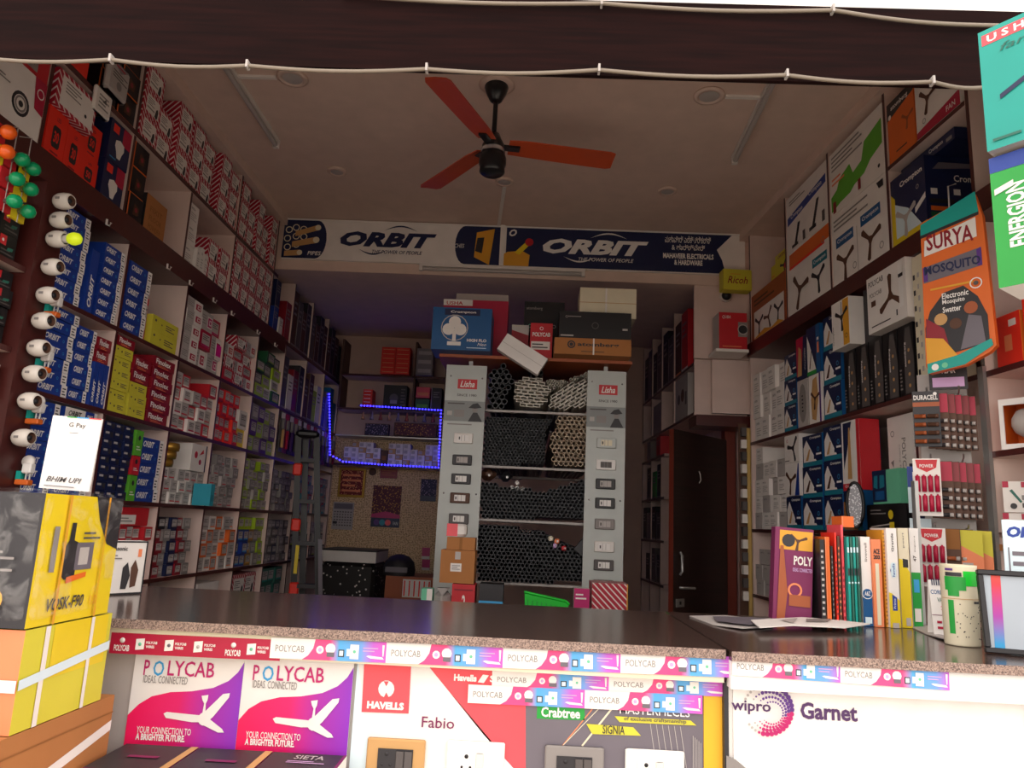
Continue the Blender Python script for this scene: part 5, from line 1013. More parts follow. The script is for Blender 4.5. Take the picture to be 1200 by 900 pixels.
onb('fitting_carton', 'blue and white carton on the bench below the pipes', 562, 590, 685, .86, ('charcoal', {'F': 'skyblue'}), [('panel', [('r', 0, .55, 1, 1, 'charcoal')]), ('lettering', [('r', .3, .05, .6, .3, 'white'), ('l', .1, .38, .9, .52, 1, 'ice')])], .16)
onb('switch_carton', 'red striped carton with yellow edge at the foot of the rack', 694, 736, 684, .86, ('stripes', {'R': 'amber'}), [('edge', [('r', .97, 0, 1, 1, 'amber')])], .2)
onb('tag_card', 'magenta and white price carton beside the red striped carton', 673, 691, 690, .86, 'paper', [('panel', [('r', 0, .25, 1, 1, 'magenta'), ('l', .1, .7, .8, .9, 2, 'white'), ('r', .3, .0, .8, .35, 'lightgrey')])], .05, 4.02)
gb = empty('plastic_basket', tuple(at(640, 716, 1, 3.98)), 'bright green plastic basket standing on edge by the bench', 'basket', rz=.1)
gb.location.z = .86
part('wall', MB().prism([(-.11, .02), (.105, .0), (.115, .11), (.10, .125), (-.115, .165)], -.006, .006, 'neongreen'), gb)
for k in range(9): part('rib', MB().box(-.1+k*.024, -.096+k*.024, -.012, -.006, .02, .13-.004*k, 'green'), gb)
part('rim', MB().tube([(-.118, -.004, .165), (.0, -.006, .145), (.1, -.004, .127), (.118, 0, .11)], .008, 'neongreen', 6), gb)
onb('poly_bag', 'crumpled clear bag of fittings left of the red carton', 508, 528, 690, .86, 'bagclear', [('print', [('p', [(.2, .2), (.5, .6), (.8, .3)], 'lightgrey')])], .12, bev=.04, cat='bag')
onb('fitting_carton', 'teal and white small packet left on the bench end', 494, 507, 690, .86, 'mint', [('panel', [('r', .5, 0, 1, 1, 'paper')])], .08)

# ================================================================ back wall, left of the rack
YB = 7.10
wp = struct('trim_wallpaper', MB().box(at(386, 600, 1, YB).x, at(524, 600, 1, YB).x, YB-.0, YB+.018, .2, 2.13, 'wallpaper'))
BS = empty('display_shelving', (-1.2, 6.95, 0), 'back wall shelves outlined with blue lights', 'shelving')
xl0, xr0 = at(394, 500, 1, 6.85).x, at(519, 500, 1, 6.85).x
zlo = at(455, 545, 1, 6.85).z; zhi = at(470, 480, 1, 6.85).z; zup = at(470, 440, 1, 6.85).z; ztp = at(470, 400, 1, 6.85).z
for z in (zlo, zhi, zup): part('shelf_board', MB().box(xl0+1.2, xr0+1.2, -.10, .15, z-.02, z, 'laminate', {'F': 'edgebrown'}), BS)
part('shelf_board', MB().box(xl0+1.2, xr0+1.2, -.10, .15, at(470, 512, 1, 6.85).z-.01, at(470, 512, 1, 6.85).z, 'aluminium'), BS)
for x in (xl0, at(484, 440, 1, 6.75).x, xr0): part('upright_panel', MB().box(x+1.2-.01, x+1.2+.01, -.10, .15, zhi, ztp, 'brownbox'), BS)
part('side_panel', MB().box(xr0+1.2, xr0+1.22, -.10, .15, .2, zhi, 'edgebrown'), BS)
# blue light strip
ls = empty('light_strip', (xl0, 6.73, zlo), 'glowing blue light strip outlining the back shelves', 'light strip')
path = [(386, 462), (387, 533), (402, 541), (455, 545), (514, 548), (516, 500), (517, 481), (470, 478), (420, 475)]
P3 = [at(x, y, 1, 6.73)-Vector((xl0, 6.73, zlo)) for x, y in path]
part('strip', MB().tube([tuple(p) for p in P3], .004, 'violet', 5), ls)
mb = MB(); tot = 0
for a, b in zip(P3, P3[1:]):
    n = max(2, int((b-a).length/.028))
    for k in range(n):
        q = a.lerp(b, k/n); mb.box(q.x-.006, q.x+.006, q.y-.008, q.y-.002, q.z-.006, q.z+.006, 'led_blue')
lo = part('led_beads', mb, ls); lo['kind'] = 'stuff'
def bk(name, label, x0, x1, y0, y1, body, design, y=6.86, d=.14, cat='box', group=None, bev=0.0):
    a, b = at(x0, y1, 1, y-d/2), at(x1, y0, 1, y-d/2)
    return carton(name, label, cat, b.x-a.x, d, b.z-a.z, body, design, ((a.x+b.x)/2, y, a.z), 0, group, bev=bev)
zrow = zup+.001
for c in range(2):
    for r in range(6):
        a = at(445+c*17, 440, 1, 6.80); w = (at(462, 440, 1, 6.80).x-at(445, 440, 1, 6.80).x)
        carton('fitting_carton', f'bright red carton, {up(r, 6)} row, {NTH[c]} column of the back shelf block', 'box', w-.004, .14, .042, 'vermilion', [('lettering', [('l', .1, .3, .9, .7, 1, 'salmon')])], (a.x+w/2, 6.87, zrow+r*.043), 0, 'bright red cartons on the back shelf')
for r in range(3):
    a, b = at(487, 440, 1, 6.8), at(506, 440, 1, 6.8)
    carton('fitting_carton', f'grey carton with dark label, {up(r, 3)} of the back shelf stack', 'box', b.x-a.x, .14, .085, 'grey', [('label', [('r', .1, .3, .9, .7, 'lightgrey')])], ((a.x+b.x)/2, 6.87, zrow+r*.086), 0, 'grey cartons on the back shelf')
def shelfgood(name, label, x0, x1, h, body, des, z):
    a, b = at(x0, 470, 1, 6.8), at(x1, 470, 1, 6.8); carton(name, label, 'box', b.x-a.x, .14, h, body, des, ((a.x+b.x)/2, 6.87, z+.001))
shelfgood('appliance_carton', 'black appliance carton with grey picture on the back shelf', 449, 476, .22, 'black', [('picture', [('c', .45, .45, .04, 'darkgrey'), ('r', .3, .2, .6, .35, 'grey'), ('l', .75, .1, .95, .9, 6, 'darkgrey')])], zhi)
for k in range(2): shelfgood('fitting_carton', ('orange red', 'green')[k]+' carton on the back shelf beside the black carton', 487, 503, .10, ('coral', 'darkgreen')[k], [('label', [('r', .1, .2, .9, .5, 'salmon' if k == 0 else 'leaf')])], zhi+(.112 if k == 0 else 0))
shelfgood('fitting_carton', 'dark carton at the right end of the back shelf', 505, 517, .21, 'charcoal', d_dim('grey'), zhi)
for r in range(5): shelfgood('fitting_carton', f'small red carton, {up(r, 5)} of the left stack on the back shelf', 425, 436, .033, 'vermilion', [('lettering', [('l', .1, .3, .8, .7, 1, 'paper')])], zhi+r*.034)
zm = (zlo+zhi)/2+.05
for k in range(2):
    x0, x1 = ((427, 456), (461, 512))[k]
    bk('bead_tray', ('violet tray of small beads on the lit shelf', 'wide red and gold bead tray on the lit shelf')[k], x0, x1, 497, 510, 'photomosaic' if k else 'mosaicblue', [('rim', [('r', 0, 0, 1, .06, 'brownbox'), ('r', 0, .94, 1, 1, 'brownbox'), ('r', 0, 0, .03, 1, 'brownbox'), ('r', .97, 0, 1, 1, 'brownbox')])], 6.90, .06, 'tray')
for k in range(9):
    px = 425+k*10.3; q = at(px, 494, 1, 6.83)
    tag(link('small_figure', MB().lathe([(0, 0), (.02, 0), (.018, .015), (.011, .035), (.013, .045), (.008, .06), (.009, .07), (0, .078)], ('tan', 'grey', 'copper')[k % 3], n=10).mesh('small_figure'), None, (q.x, 6.83, zhi-.02-.09)), f'{NTH[k]} of nine small ornaments hanging under the lit upper shelf', 'ornament', 'small ornaments under the lit shelf')
wk = (at(515, 540, 1, 6.8).x-at(402, 540, 1, 6.8).x)/13
x0 = at(402, 540, 1, 6.8).x
for c in range(13):
    if c in (5,): continue
    for r in range((3, 4, 4, 4, 3)[c % 5]):
        carton('module_carton', f'small pale module carton, {up(r, 4)} row, {NTH[c]} column of the lit shelf', 'box', wk-.004, .12, .048, 'paper' if (c+r) % 4 else 'tan', [('label', [('r', .1, .2, .6, .8, 'lightgrey')])], (x0+(c+.5)*wk, 6.86, zlo+.001+r*.049), 0, 'small pale module cartons on the lit shelf')
carton('module_carton', 'brown carton between the pale module cartons on the lit shelf', 'box', wk-.006, .12, .13, 'brownbox', [('label', [('r', .2, .3, .8, .6, 'kraft')])], (x0+5.5*wk, 6.86, zlo+.001))
# pictures on the wallpaper
def wallpic(name, label, x0, x1, y0, y1, body, design, cat, d=.012, frame=None):
    o = bk(name, label, x0, x1, y0, y1, body, design, YB-d/2-.001, d, cat)
    return o
wallpic('picture_frame', 'gold framed red picture on the patterned wall', 395, 429, 549, 582, 'gold', [('picture', [('r', .08, .08, .92, .92, 'mosaicred'), ('l', .15, .15, .85, .85, 4, 'salmon')])], 'picture', .03)
wallpic('wall_calendar', 'white dated calendar sheet on the patterned wall', 388, 415, 589, 620, 'lightgrey', [('print', [('r', .05, .75, .95, .95, 'slate')]+[('l', .08+.13*k, .12, .16+.13*k, .7, 6, 'darkgrey') for k in range(7)]+[('r', .05, .2, .25, .3, 'charcoal')])], 'calendar')
wallpic('wall_poster', 'dark colourful poster with round pictures on the patterned wall', 434, 471, 570, 617, 'photomosaic', [('band', [('r', 0, 0, 1, .22, 'navy'), ('p', [(0, .22), (1, .22), (1, .3), (.5, .38), (0, .3)], 'magenta'), ('c', .2, .11, .028, 'violet'), ('c', .4, .11, .028, 'aqua'), ('c', .6, .11, .028, 'coral'), ('t', 'FAN', .78, .06, .95, .14, 'white')])], 'poster')
wallpic('wall_poster', 'small dark group photo poster at the right of the patterned wall', 492, 512, 562, 587, 'mosaicblue', [('band', [('r', 0, 0, 1, .25, 'navy')])], 'poster')
wallpic('wall_poster', 'small red brown sheet under the lit shelf', 445, 466, 548, 560, 'darkred', [('print', [('l', .1, .2, .9, .8, 3, 'copper')])], 'poster')
tag(link('wall_clock', MB().lathe([(0, .0), (.032, .0), (.036, .012), (.03, .016), (0, .014)], 'brownbox', n=18, axis='y').mesh('wall_clock'), None, tuple(at(437, 553, 1, YB-.004))), 'small round dark disc on the wall beside the gold frame', 'disc')
for k in range(2): wallpic('tag_card', ('upper', 'lower')[k]+' magenta price card low on the patterned wall', 494, 504, 642+14*k, 655+13*k, 'magenta', [('label', [('r', 0, 0, 1, .25, 'paper')])], 'card')
# things standing below the wallpaper
fr = empty('chest_freezer', (at(415, 650, 1, 6.5).x, 6.55, 0), 'dark spotted cloth draped chest with a white lid board', 'chest')
w = at(448, 650, 1, 6.3).x-at(383, 650, 1, 6.3).x
zt1 = at(415, 646, 1, 6.3).z; zt2 = at(415, 659, 1, 6.3).z
part('cloth', MB().bbox(-w/2, w/2, -.25, .3, 0, zt2-.005, 'spotcloth', .03), fr); part('lid_board', MB().box(-w/2, w/2, -.26, .28, zt2, zt1, 'paper'), fr)
part('lid_edge', MB().box(-w/2, w/2, -.27, .29, zt1, zt1+.012, 'black'), fr)
q = at(480, 676, 1, 6.2); w2 = at(506, 676, 1, 6.2).x-at(450, 676, 1, 6.2).x
rr = empty('drawer_unit', (q.x, 6.4, 0), 'orange brown drawer unit with white labels under the poster', 'drawers')
part('body', MB().box(-w2/2, w2/2, -.2, .3, 0, q.z, 'copper'), rr); part('drawer_front', MB().box(-.05, w2/2-.02, -.21, -.2, q.z-.16, q.z-.02, 'paper'), rr)
for k in range(6): part('label_strip', MB().box(-.04+k*.04, -.03+k*.04, -.213, -.21, q.z-.15, q.z-.03, 'vermilion'), rr)
hh = at(466, 676, 1, 6.3)
he = empty('helmet', (hh.x, 6.35, q.z), 'dark rounded helmet resting on the drawer unit', 'helmet')
part('shell', MB().lathe([(.13, 0), (.135, .05), (.12, .11), (.08, .15), (.03, .168), (0, .17)], 'charcoal', n=18), he); part('visor', MB().box(-.09, .09, -.15, -.13, .03, .07, 'slate'), he)
# ladder
lb = Vector((at(372, 690, 1, 5.35).x, 5.35, .0)); 
ld = empty('step_ladder', (-1.60, 5.5, 0), 'folded black step ladder with orange fittings leaning by the left shelves', 'ladder', rz=.25)
def rail(x0, x1, y, m='fanblack', w=.022):
    return MB().rings([[(x0-w, y-.014, 0), (x0+w, y-.014, 0), (x0+w, y+.014, 0), (x0-w, y+.014, 0)], [(x1-w, y-.014, 1.95), (x1+w, y-.014, 1.95), (x1+w, y+.014, 1.95), (x1-w, y+.014, 1.95)]], m, caps=True)
part('rail', rail(.0, -.13, 0, 'black'), ld); part('rail', rail(.20, .0, 0, 'black'), ld); part('rear_rail', rail(.06, -.08, .08, 'black'), ld)
for k in range(6):
    z = .25+k*.3; f = z/1.95; part('step', MB().box(-.13*f+.02, .2-.2*f-.02, -.03, .03, z, z+.03, 'charcoal'), ld)
part('top_plate', MB().bbox(-.15, .02, -.04, .04, 1.93, 1.99, 'black', .02), ld)
part('side_label', MB().rings([[(.16, -.017, .4), (.19, -.017, .4), (.19, -.015, .4), (.16, -.015, .4)], [(.08, -.017, 1.2), (.11, -.017, 1.2), (.11, -.015, 1.2), (.08, -.015, 1.2)]], 'slate', caps=True), ld)
for z in (.35, .8, 1.25, 1.65): part('orange_clip', MB().bbox(-.13*z/1.95-.035, -.13*z/1.95+.03, -.03, .03, z, z+.09, 'vermilion', .01), ld)
part('yellow_label', MB().box(-.07, -.045, -.02, -.016, .95, 1.15, 'yellow'), ld)
# ================================================================ dim goods on the far left shelves
kk = 0
for (a, b, z, h, m, w) in ((5.12, 5.22, 2.65, .19, 'orbitblue', 'blue'), (5.12, 5.22, 2.842, .2, 'navy', 'navy'), (5.24, 5.32, 2.65, .14, 'paper', 'white'), (5.36, 5.48, 2.65, .3, 'darkred', 'dark red')):
    pile('L', a, b, z, 1, h, 'appliance_carton', f'{w} carton', ('just beyond the sign beam, lower', 'just beyond the sign beam, upper', 'on the shelf under the sign end', 'at the start of the far shelves')[kk], m, d_dim('grey'), .22, .01); kk += 1
for bay, (y0, y1) in enumerate(((5.52, 5.98), (6.02, 6.48), (6.52, 7.02))):
    n = 4; w = (y1-y0)/n
    for c in range(n): pile('L', y0+c*w, y0+(c+1)*w, 2.65, 1, .44-.05*((c+bay) % 3), 'appliance_carton', f'tall dark carton, {NTH[c]} in the {("nearest", "middle", "farthest")[bay]} far top bay', 'of the left wall', ('brownbox', 'darkgrey', 'brownbox', 'charcoal')[(c+bay) % 4], d_dim('grey'), .25, .005)
for bay, (y0, y1) in enumerate(((5.44, 5.95), (5.99, 6.5), (6.54, 7.02))):
    n = 4; w = (y1-y0)/n
    for c in range(n):
        m = (('darkgrey', 'paper', 'darkred', 'charcoal'), ('brownbox', 'brownbox', 'lime', 'paper'), ('charcoal', 'slate', 'sea', 'sea'))[bay][c]
        pile('L', y0+c*w, y0+(c+1)*w, 2.15, 1, .40-.06*((c*2+bay) % 3), 'appliance_carton', f'dim {cw(m)} carton, {NTH[c]} in the {("nearest", "middle", "farthest")[bay]} far upper bay', 'of the left wall', m, d_dim('grey'), .22, .01)
    for c in range(5):
        w5 = (y1-y0)/5; ym = y0+(c+.5)*w5
        col = ('tan', 'crimson', 'violet', 'darkgrey', 'lightgrey')[(c+bay) % 5]
        e = empty('tool_blister', (XL+.006, ym, 1.82), f'tool blister card with {cw(col)} tool, {NTH[c]} in the {("nearest", "middle", "farthest")[bay]} bay, far left wall', 'blister card', 'hanging tool blister cards', rz=RZL)
        part('card', MB().box(-w5*.42, w5*.42, -.003, .003, 0, .3, ('darkgrey', 'plum', 'charcoal', 'violet')[(c+bay*2) % 4]), e)  # plum and violet: tint of the blue light strip put into the colour
        part('tool', MB().bbox(-.012, .012, -.022, -.003, .03, .17, col, .005).bbox(-.02, .02, -.02, -.003, .17, .25, 'grey', .004), e)
        part('card_label', MB().box(-w5*.4, w5*.4, -.004, -.003, .25, .295, 'red' if c % 2 else 'paper'), e)
    if bay:
        grid('L', y0, y1, 1.388, 5, 4, .08, 'module_carton', 'module carton', f'far left third shelf, {("nearest", "middle", "farthest")[bay]} bay', lambda c, r: (('grey', d_small('lightgrey'), 'grey'), ('crimson', d_small('plum'), 'crimson'), ('sea', d_small('teal'), 'teal'))[(c+r*2+bay) % 3])
        grid('L', y0, y1, 1.012, 4, 3, .1, 'module_carton', 'module carton', f'far left fourth shelf, {("nearest", "middle", "farthest")[bay]} bay', lambda c, r: (('darkgrey', d_small('grey'), 'dark grey'), ('charcoal', d_small('lime'), 'black'), ('lightgrey', d_small('grey'), 'pale'))[(c+r) % 3])
# ================================================================ the counter front
YF = 1.822
def pane(name, label, cat, pxl, pxr, z0, z1, body, y=YF, th=.004, split=True):
    """flat board on the counter front; returns object and a pixel -> (u, v) map"""
    xa, xb = at(pxl[0], pxl[1], 1, y-th).x, at(pxr[0], pxr[1], 1, y-th).x; w, h = xb-xa, z1-z0
    o = link(name, MB().box(-w/2, w/2, -th, 0, 0, h, body).mesh(name), None, ((xa+xb)/2, y, z0)); tag(o, label, cat)
    def uv(px, py):
        p = at(px, py, 1, y-th); return ((p.x-xa)/w, (p.z-z0)/h)
    def add(pn, shapes, lv=0):
        mb = ink(MB(), shapes, w, th*2, h, .0006+.0009*lv); part(pn, mb, o)
    def adds(pn, shapes, lv=0):
        for j, sh in enumerate(shapes): add(pn, [sh], lv+.4*j)
    def T(s, x0, y0, x1, y1, m, *st):      # lettering between two pixel corners
        a, b = uv(x0, y1), uv(x1, y0); mid = uv((x0+x1)/2, (y0+y1)/2); hv = abs(uv((x0+x1)/2, y0)[1]-uv((x0+x1)/2, y1)[1])/2
        return ('t', s, a[0], mid[1]-hv, b[0], mid[1]+hv, m, *st)
    def Pg(pts, m): return ('p', [uv(*p) for p in pts], m)
    def Ci(px, py, rpx, m): u, v = uv(px, py); return ('c', u, v, rpx*.00208, m)
    def Ri(px, py, rpx, t, m): u, v = uv(px, py); return ('o', u, v, rpx*.00208, t*.00208, m)
    def L(x0, y0, x1, y1, wpx, m):
        dx, dy = x1-x0, y1-y0; q = math.hypot(dx, dy); nx, ny = -dy/q*wpx/2, dx/q*wpx/2
        return Pg([(x0+nx, y0+ny), (x0-nx, y0-ny), (x1-nx, y1-ny), (x1+nx, y1+ny)], m)
    return o, uv, adds if split else add, T, Pg, Ci, Ri, L
def poly_poster(label, dx, dy):
    o, uv, add, T, Pg, Ci, Ri, L = pane('fan_poster', label, 'poster', (159+dx, 769+dy), (287+dx, 772+dy), .60, 1.024, 'white')
    # sweep drawn clockwise from the lower left
    g = [uv(x+dx, y+dy) for x, y in ((153, 838), (163, 825), (178, 816), (200, 811), (225, 810), (250, 806), (268, 798), (279, 788), (286, 776))]
    add('sweep', [('p', [(0.0, 0.0), (0.0, g[0][1])]+g[1:-1]+[(1.0, g[-1][1]), (1.0, 0.0)], 'poster_sweep')])
    add('lettering', [T('P', 168+dx, 773+dy, 177+dx, 791+dy, 'magenta', 0, .01), T('O', 179+dx, 774+dy, 194+dx, 792+dy, 'skyblue', 0, .01), T('LYCAB', 196+dx, 775+dy, 253+dx, 793+dy, 'magenta', 0, .01), T('IDEAS. CONNECTED', 168+dx, 792+dy, 221+dx, 801+dy, 'grey', 0, .005),
        T('YOUR CONNECTION TO', 160+dx, 852+dy, 225+dx, 860+dy, 'white', 0, .01), T('A BRIGHTER FUTURE.', 159+dx, 860+dy, 218+dx, 868+dy, 'white', 0, .04)], 1)
    add('fan_picture', [Pg([(x+dx, y+dy) for x, y in q], 'white') for q in ([(192, 836), (196, 834), (235, 838), (238, 846), (225, 846), (195, 841)], [(236, 838), (262, 813), (270, 812), (269, 817), (250, 840), (243, 846)], [(236, 848), (246, 842), (261, 854), (263, 858), (256, 858)], [(237, 815), (245, 814), (244, 820), (242, 824), (241, 840), (237, 840), (240, 824), (238, 820)])]+[Ci(240+dx, 842+dy, 7, 'white')], 2)
poly_poster('left fan poster with white fan on a pink to purple sweep', 0, 0)
poly_poster('right fan poster with white fan on a pink to purple sweep', 128, 6)
# switch display panels
o, uv, add, T, Pg, Ci, Ri, L = pane('switch_display', 'white and red switch display panel on the counter front', 'display panel', (419, 777), (616, 786), .55, 1.024, 'ice')
add('red_field', [Pg([(501, 779), (616, 786), (616, 905), (606, 905), (566, 860)], 'coral')])
add('light_field', [Pg([(420, 778), (500, 779), (590, 885), (590, 905), (436, 905)], 'white')])
add('logo_square', [Pg([(427, 778), (482, 778), (479, 836), (424, 834)], 'coral')], 2)
add('lettering', [T('HAVELLS', 430, 822, 474, 831, 'white', 0, .06), T('Fabio', 494, 840, 533, 853, 'plum', 0, .005), T('Havells', 532, 790, 559, 798, 'white', 0, .05), T('S', 574, 791, 580, 799, 'white', 0, .03)], 3)
add('logo_mark', [Ci(453, 807, 9, 'white'), Pg([(450, 798), (453, 804), (456, 798)], 'coral'), Pg([(450, 817), (453, 811), (456, 817)], 'coral'), Pg([(560, 799), (566, 790), (573, 791), (567, 800)], 'white')], 3)
o, uv, add, T, Pg, Ci, Ri, L = pane('switch_display', 'grey switch display panel with gold lines on the counter front', 'display panel', (616.5, 786), (824, 797), .55, 1.024, 'slate')
add('badge', [Pg([(631, 786), (686, 787), (685, 844), (629, 842)], 'green')])
add('line', [L(698, 826, 659, 874, 1.2, 'salmon'), L(718, 829, 682, 874, 2.2, 'cream'), L(702, 830, 660, 873, .8, 'cream')])
add('gold_flash', [Pg([(687, 848), (742, 852), (751, 862), (694, 860)], 'lemon'), Pg([(720, 839), (809, 844), (816, 850), (726, 846)], 'lemon')], 1)
add('lettering', [T('Crabtree', 634, 829, 680, 841, 'white', 0, .03), T('SIGNIA', 706, 850, 732, 860, 'ink', 0, .01), T('MASTERPIECES', 726, 828, 808, 838, 'white', 0, .005), T('of exclusive craftsmanship', 731, 841, 804, 847, 'darkgrey', 0, .01)], 2)
add('line', [L(762+k*7, 848+k*.6, 770+k*7, 905, .7, 'lightgrey') for k in range(6)]+[L(812+k*2.2, 862+k*2, 812+k*2.2, 905, .7, 'lightgrey') for k in range(5)])
o, uv, add, T, Pg, Ci, Ri, L = pane('switch_display', 'narrow yellow panel strip beside the counter corner post', 'display panel', (824.5, 797), (847, 798), .55, 1.024, 'yellow_sweep')
o, uv, add, T, Pg, Ci, Ri, L = pane('switch_display', 'white panel with dotted circle logo on the right counter', 'display panel', (859, 800), (1196, 817), .50, 1.016, 'white', 1.803)
dots = []
for ring, (rr_, n, sz) in enumerate(((28, 30, 2.6), (22, 28, 1.9), (17, 26, 1.4), (12.5, 22, 1.0))):
    for k in range(n):
        a = -math.pi*.86+k*2*math.pi*.86/n*1.0; X, Y = 899+rr_*math.cos(a), 831+rr_*math.sin(a)
        if 858 < X < 906-ring*0 and abs(Y-829) < 9 and X < 898: continue
        m = 'violet' if Y < 835 else ('magenta' if X > 885 else 'lightgrey')
        if X < 884: m = 'lightgrey'
        dots.append(Ci(X, Y, sz*(.55 if X < 890 else 1), m))
part('dot_ring', ink(MB(), dots, at(1196, 817, 1, 1.799).x-at(859, 800, 1, 1.799).x, .008, .516, .0006), o)
add('lettering', [T('wipro', 857, 821, 903, 837, 'garnet', 0, .02), T('Garnet', 938, 824, 1004, 844, 'garnet', 0, .03)], 1)
add('corner_print', [Pg([(851, 885), (862, 890), (880, 905), (851, 905)], 'grey')], 1)
# wall sockets fixed to the panels
def socket(label, x0, y0, x1, y1, fc, ic, modules):
    a, b = at(x0, y0, 1, YF-.012), at(x1, y1, 1, YF-.012); w = b.x-a.x; h = .098
    e = empty('wall_socket', ((a.x+b.x)/2, YF-.0045, a.z-h), label, 'socket', 'wall sockets on the counter front')
    part('plate', MB().bbox(-w/2, w/2, -.010, 0, 0, h, fc, .003), e)
    iw = w*.6; z0, z1 = h*.30, h*.79
    part('insert', MB().box(-iw/2, iw/2, -.0125, -.010, z0, z1, ic), e)
    dk = 'black' if ic != 'black' and ic != 'charcoal' else 'charcoal'
    part('socket_hole', MB().lathe([(.0045, 0), (.0045, .0006), (0, .0006)], dk, (-iw*.25, -.0126, h*.68), 10, 'y').lathe([(.003, 0), (.003, .0006), (0, .0006)], dk, (-iw*.37, -.0126, h*.45), 8, 'y').lathe([(.003, 0), (.003, .0006), (0, .0006)], dk, (-iw*.13, -.0126, h*.45), 8, 'y'), e)
    for k in range(modules): part('rocker', MB().bbox(iw*(.02+.24*k), iw*(.24+.24*k), -.0155, -.0125, z0+.003, z1-.003, 'darkgrey' if ic in ('black', 'charcoal') else 'plastic_white', .0015), e)
socket('orange framed socket with black modules on the white panel', 431, 864, 499, 866, 'tan', 'charcoal', 2)
socket('white socket plate on the white and red panel', 524, 867, 592, 869, 'white', 'white', 1)
socket('taupe framed socket with black modules on the grey panel', 639, 873, 708, 876, 'grey', 'charcoal', 2)
socket('white socket plate on the grey panel', 733, 877, 802, 879, 'white', 'white', 1)

# ---------------------------------------------------------------- printed tapes
def tape(label, pa, pb, h, y, n, cut=None, first=0.0):
    a, b = at(*pa, 1, y), at(*pb, 1, y); Ltot = b.x-a.x; seg = Ltot/n; tilt = math.atan2(b.z-a.z, b.x-a.x)
    e = empty('printed_tape', tuple(a), label, 'tape'); e.rotation_euler = (0, -tilt, 0)
    for k in range(n):
        s = seg; w = MB().add([(0, 0, -h), (s, 0, -h), (s, 0, 0), (0, 0, 0)], [(0, 1, 2, 3)], 'tape_seg')
        def q(x0, z0, x1, z1, m, lv=1): w.add([(s*x0, -.0004*lv, -h*z1), (s*x1, -.0004*lv, -h*z1), (s*x1, -.0004*lv, -h*z0), (s*x0, -.0004*lv, -h*z0)], [(0, 1, 2, 3)], m)
        def pg(pts, m, lv=1): w.add([(s*x, -.0004*lv, -h*z) for x, z in pts], [tuple(range(len(pts)))], m)
        def disc(x, z, r, m, lv=2): w.add([(s*x+r*math.cos(t*.63), -.0004*lv, -h*z+r*math.sin(t*.63)) for t in range(10)], [tuple(range(10))], m)
        pg([(0, 1), (.28, 1), (.33, .8), (.37, .45), (.385, 0), (0, 0)], 'white')
        disc(.43, .5, h*.2, 'white'); disc(.43, .5, h*.1, 'lilac', 3)
        disc(.52, .42, h*.26, 'white'); q(.49, .6, .555, .82, 'slate', 3)
        q(.59, .45, .64, .8, 'charcoal', 2); q(.598, .5, .632, .75, 'ice', 3)
        q(.66, .4, .7, .75, 'ice', 2); q(.69, .18, .765, .88, 'white', 3); disc(.728, .52, h*.08, 'mint', 4)
        q(.80, .3, .93, .36, 'lilac', 2); q(.80, .44, .9, .5, 'lilac', 2)
        pg([(.83, .72), (.85, .68), (.97, .74), (.985, .85), (.87, .82)], 'white', 2); pg([(.965, .15), (.985, .15), (.98, .7), (.97, .7)], 'white', 2)
        g = text_geo('POLYCAB', 0, .0)
        w.add([(s*(.045+x*.25), -.0009, -h*(.66-v*.32)) for x, v in g[0]], g[1], 'grey')
        part('print_segment', w, e, (k*seg, 0, 0))
    return e
SPECIAL['tape_seg'] = sp_grad([(0, '#f04c88'), (.2, '#f04c88'), (.32, '#55aee6'), (.6, '#74a4e6'), (.74, '#c465d2'), (1, '#f054b8')], 0, .1, .285)
o = link('printed_tape', None, None, tuple(at(131, 741, 1, 1.783))); tag(o, 'magenta printed tape with white icons along the counter edge', 'tape')
q2 = at(330, 750, 1, 1.783); d2 = q2-o.location; o.rotation_euler = (0, -math.atan2(d2.z, d2.x), 0); Lt = d2.length; mt = MB().add([(0, 0, -.046), (Lt, 0, -.046), (Lt, 0, 0), (0, 0, 0)], [(0, 1, 2, 3)], 'crimson'); part('strip', mt, o)
for k in range(2):
    mb = MB()
    def tx(s, x0, z0, x1, z1, m='white'):
        g = text_geo(s, 0, .03); mb.add([(x0+x*(x1-x0), -.0008, -z1+v*(z1-z0)) for x, v in g[0]], g[1], m)
    b0 = .01+k*.275
    if k == 1: b0 = .27
    tx('POLYCAB', b0, .026, b0+.036, .04); mb.lathe([(.006, 0), (.006, .0006), (0, .0006)], 'white', (b0+.018, -.0004, -.016), 10, 'y')
    for j in range(3 if k == 0 else 1):
        c = b0+.05+j*.068
        if c+.05 > Lt: break
        mb.add([(c, -.0008, -.036), (c+.02, -.0008, -.034), (c+.02, -.0008, -.01), (c, -.0008, -.012)], [(0, 1, 2, 3)], 'white'); mb.lathe([(.004, 0), (.004, .0006), (0, .0006)], ('mint', 'slate', 'lightgrey')[j], (c+.01, -.001, -.023), 8, 'y')
        tx('POLYCAB', c+.024, .016, c+.05, .022); tx('WIRES', c+.024, .025, c+.044, .031)
    part('print', mb, o)
tape('long pink and blue printed tape along the counter edge', (318, 747), (866, 770), .045, 1.782, 4)
tape('pink and blue printed tape on the right counter edge', (858, 769), (1112, 787), .040, 1.762, 2)
tape('upper pink and blue printed tape stuck across the display panels', (577, 786), (851, 797), .036, 1.814, 2)
tape('lower pink and blue printed tape stuck across the display panels', (549, 802), (823, 815), .040, 1.8125, 2)

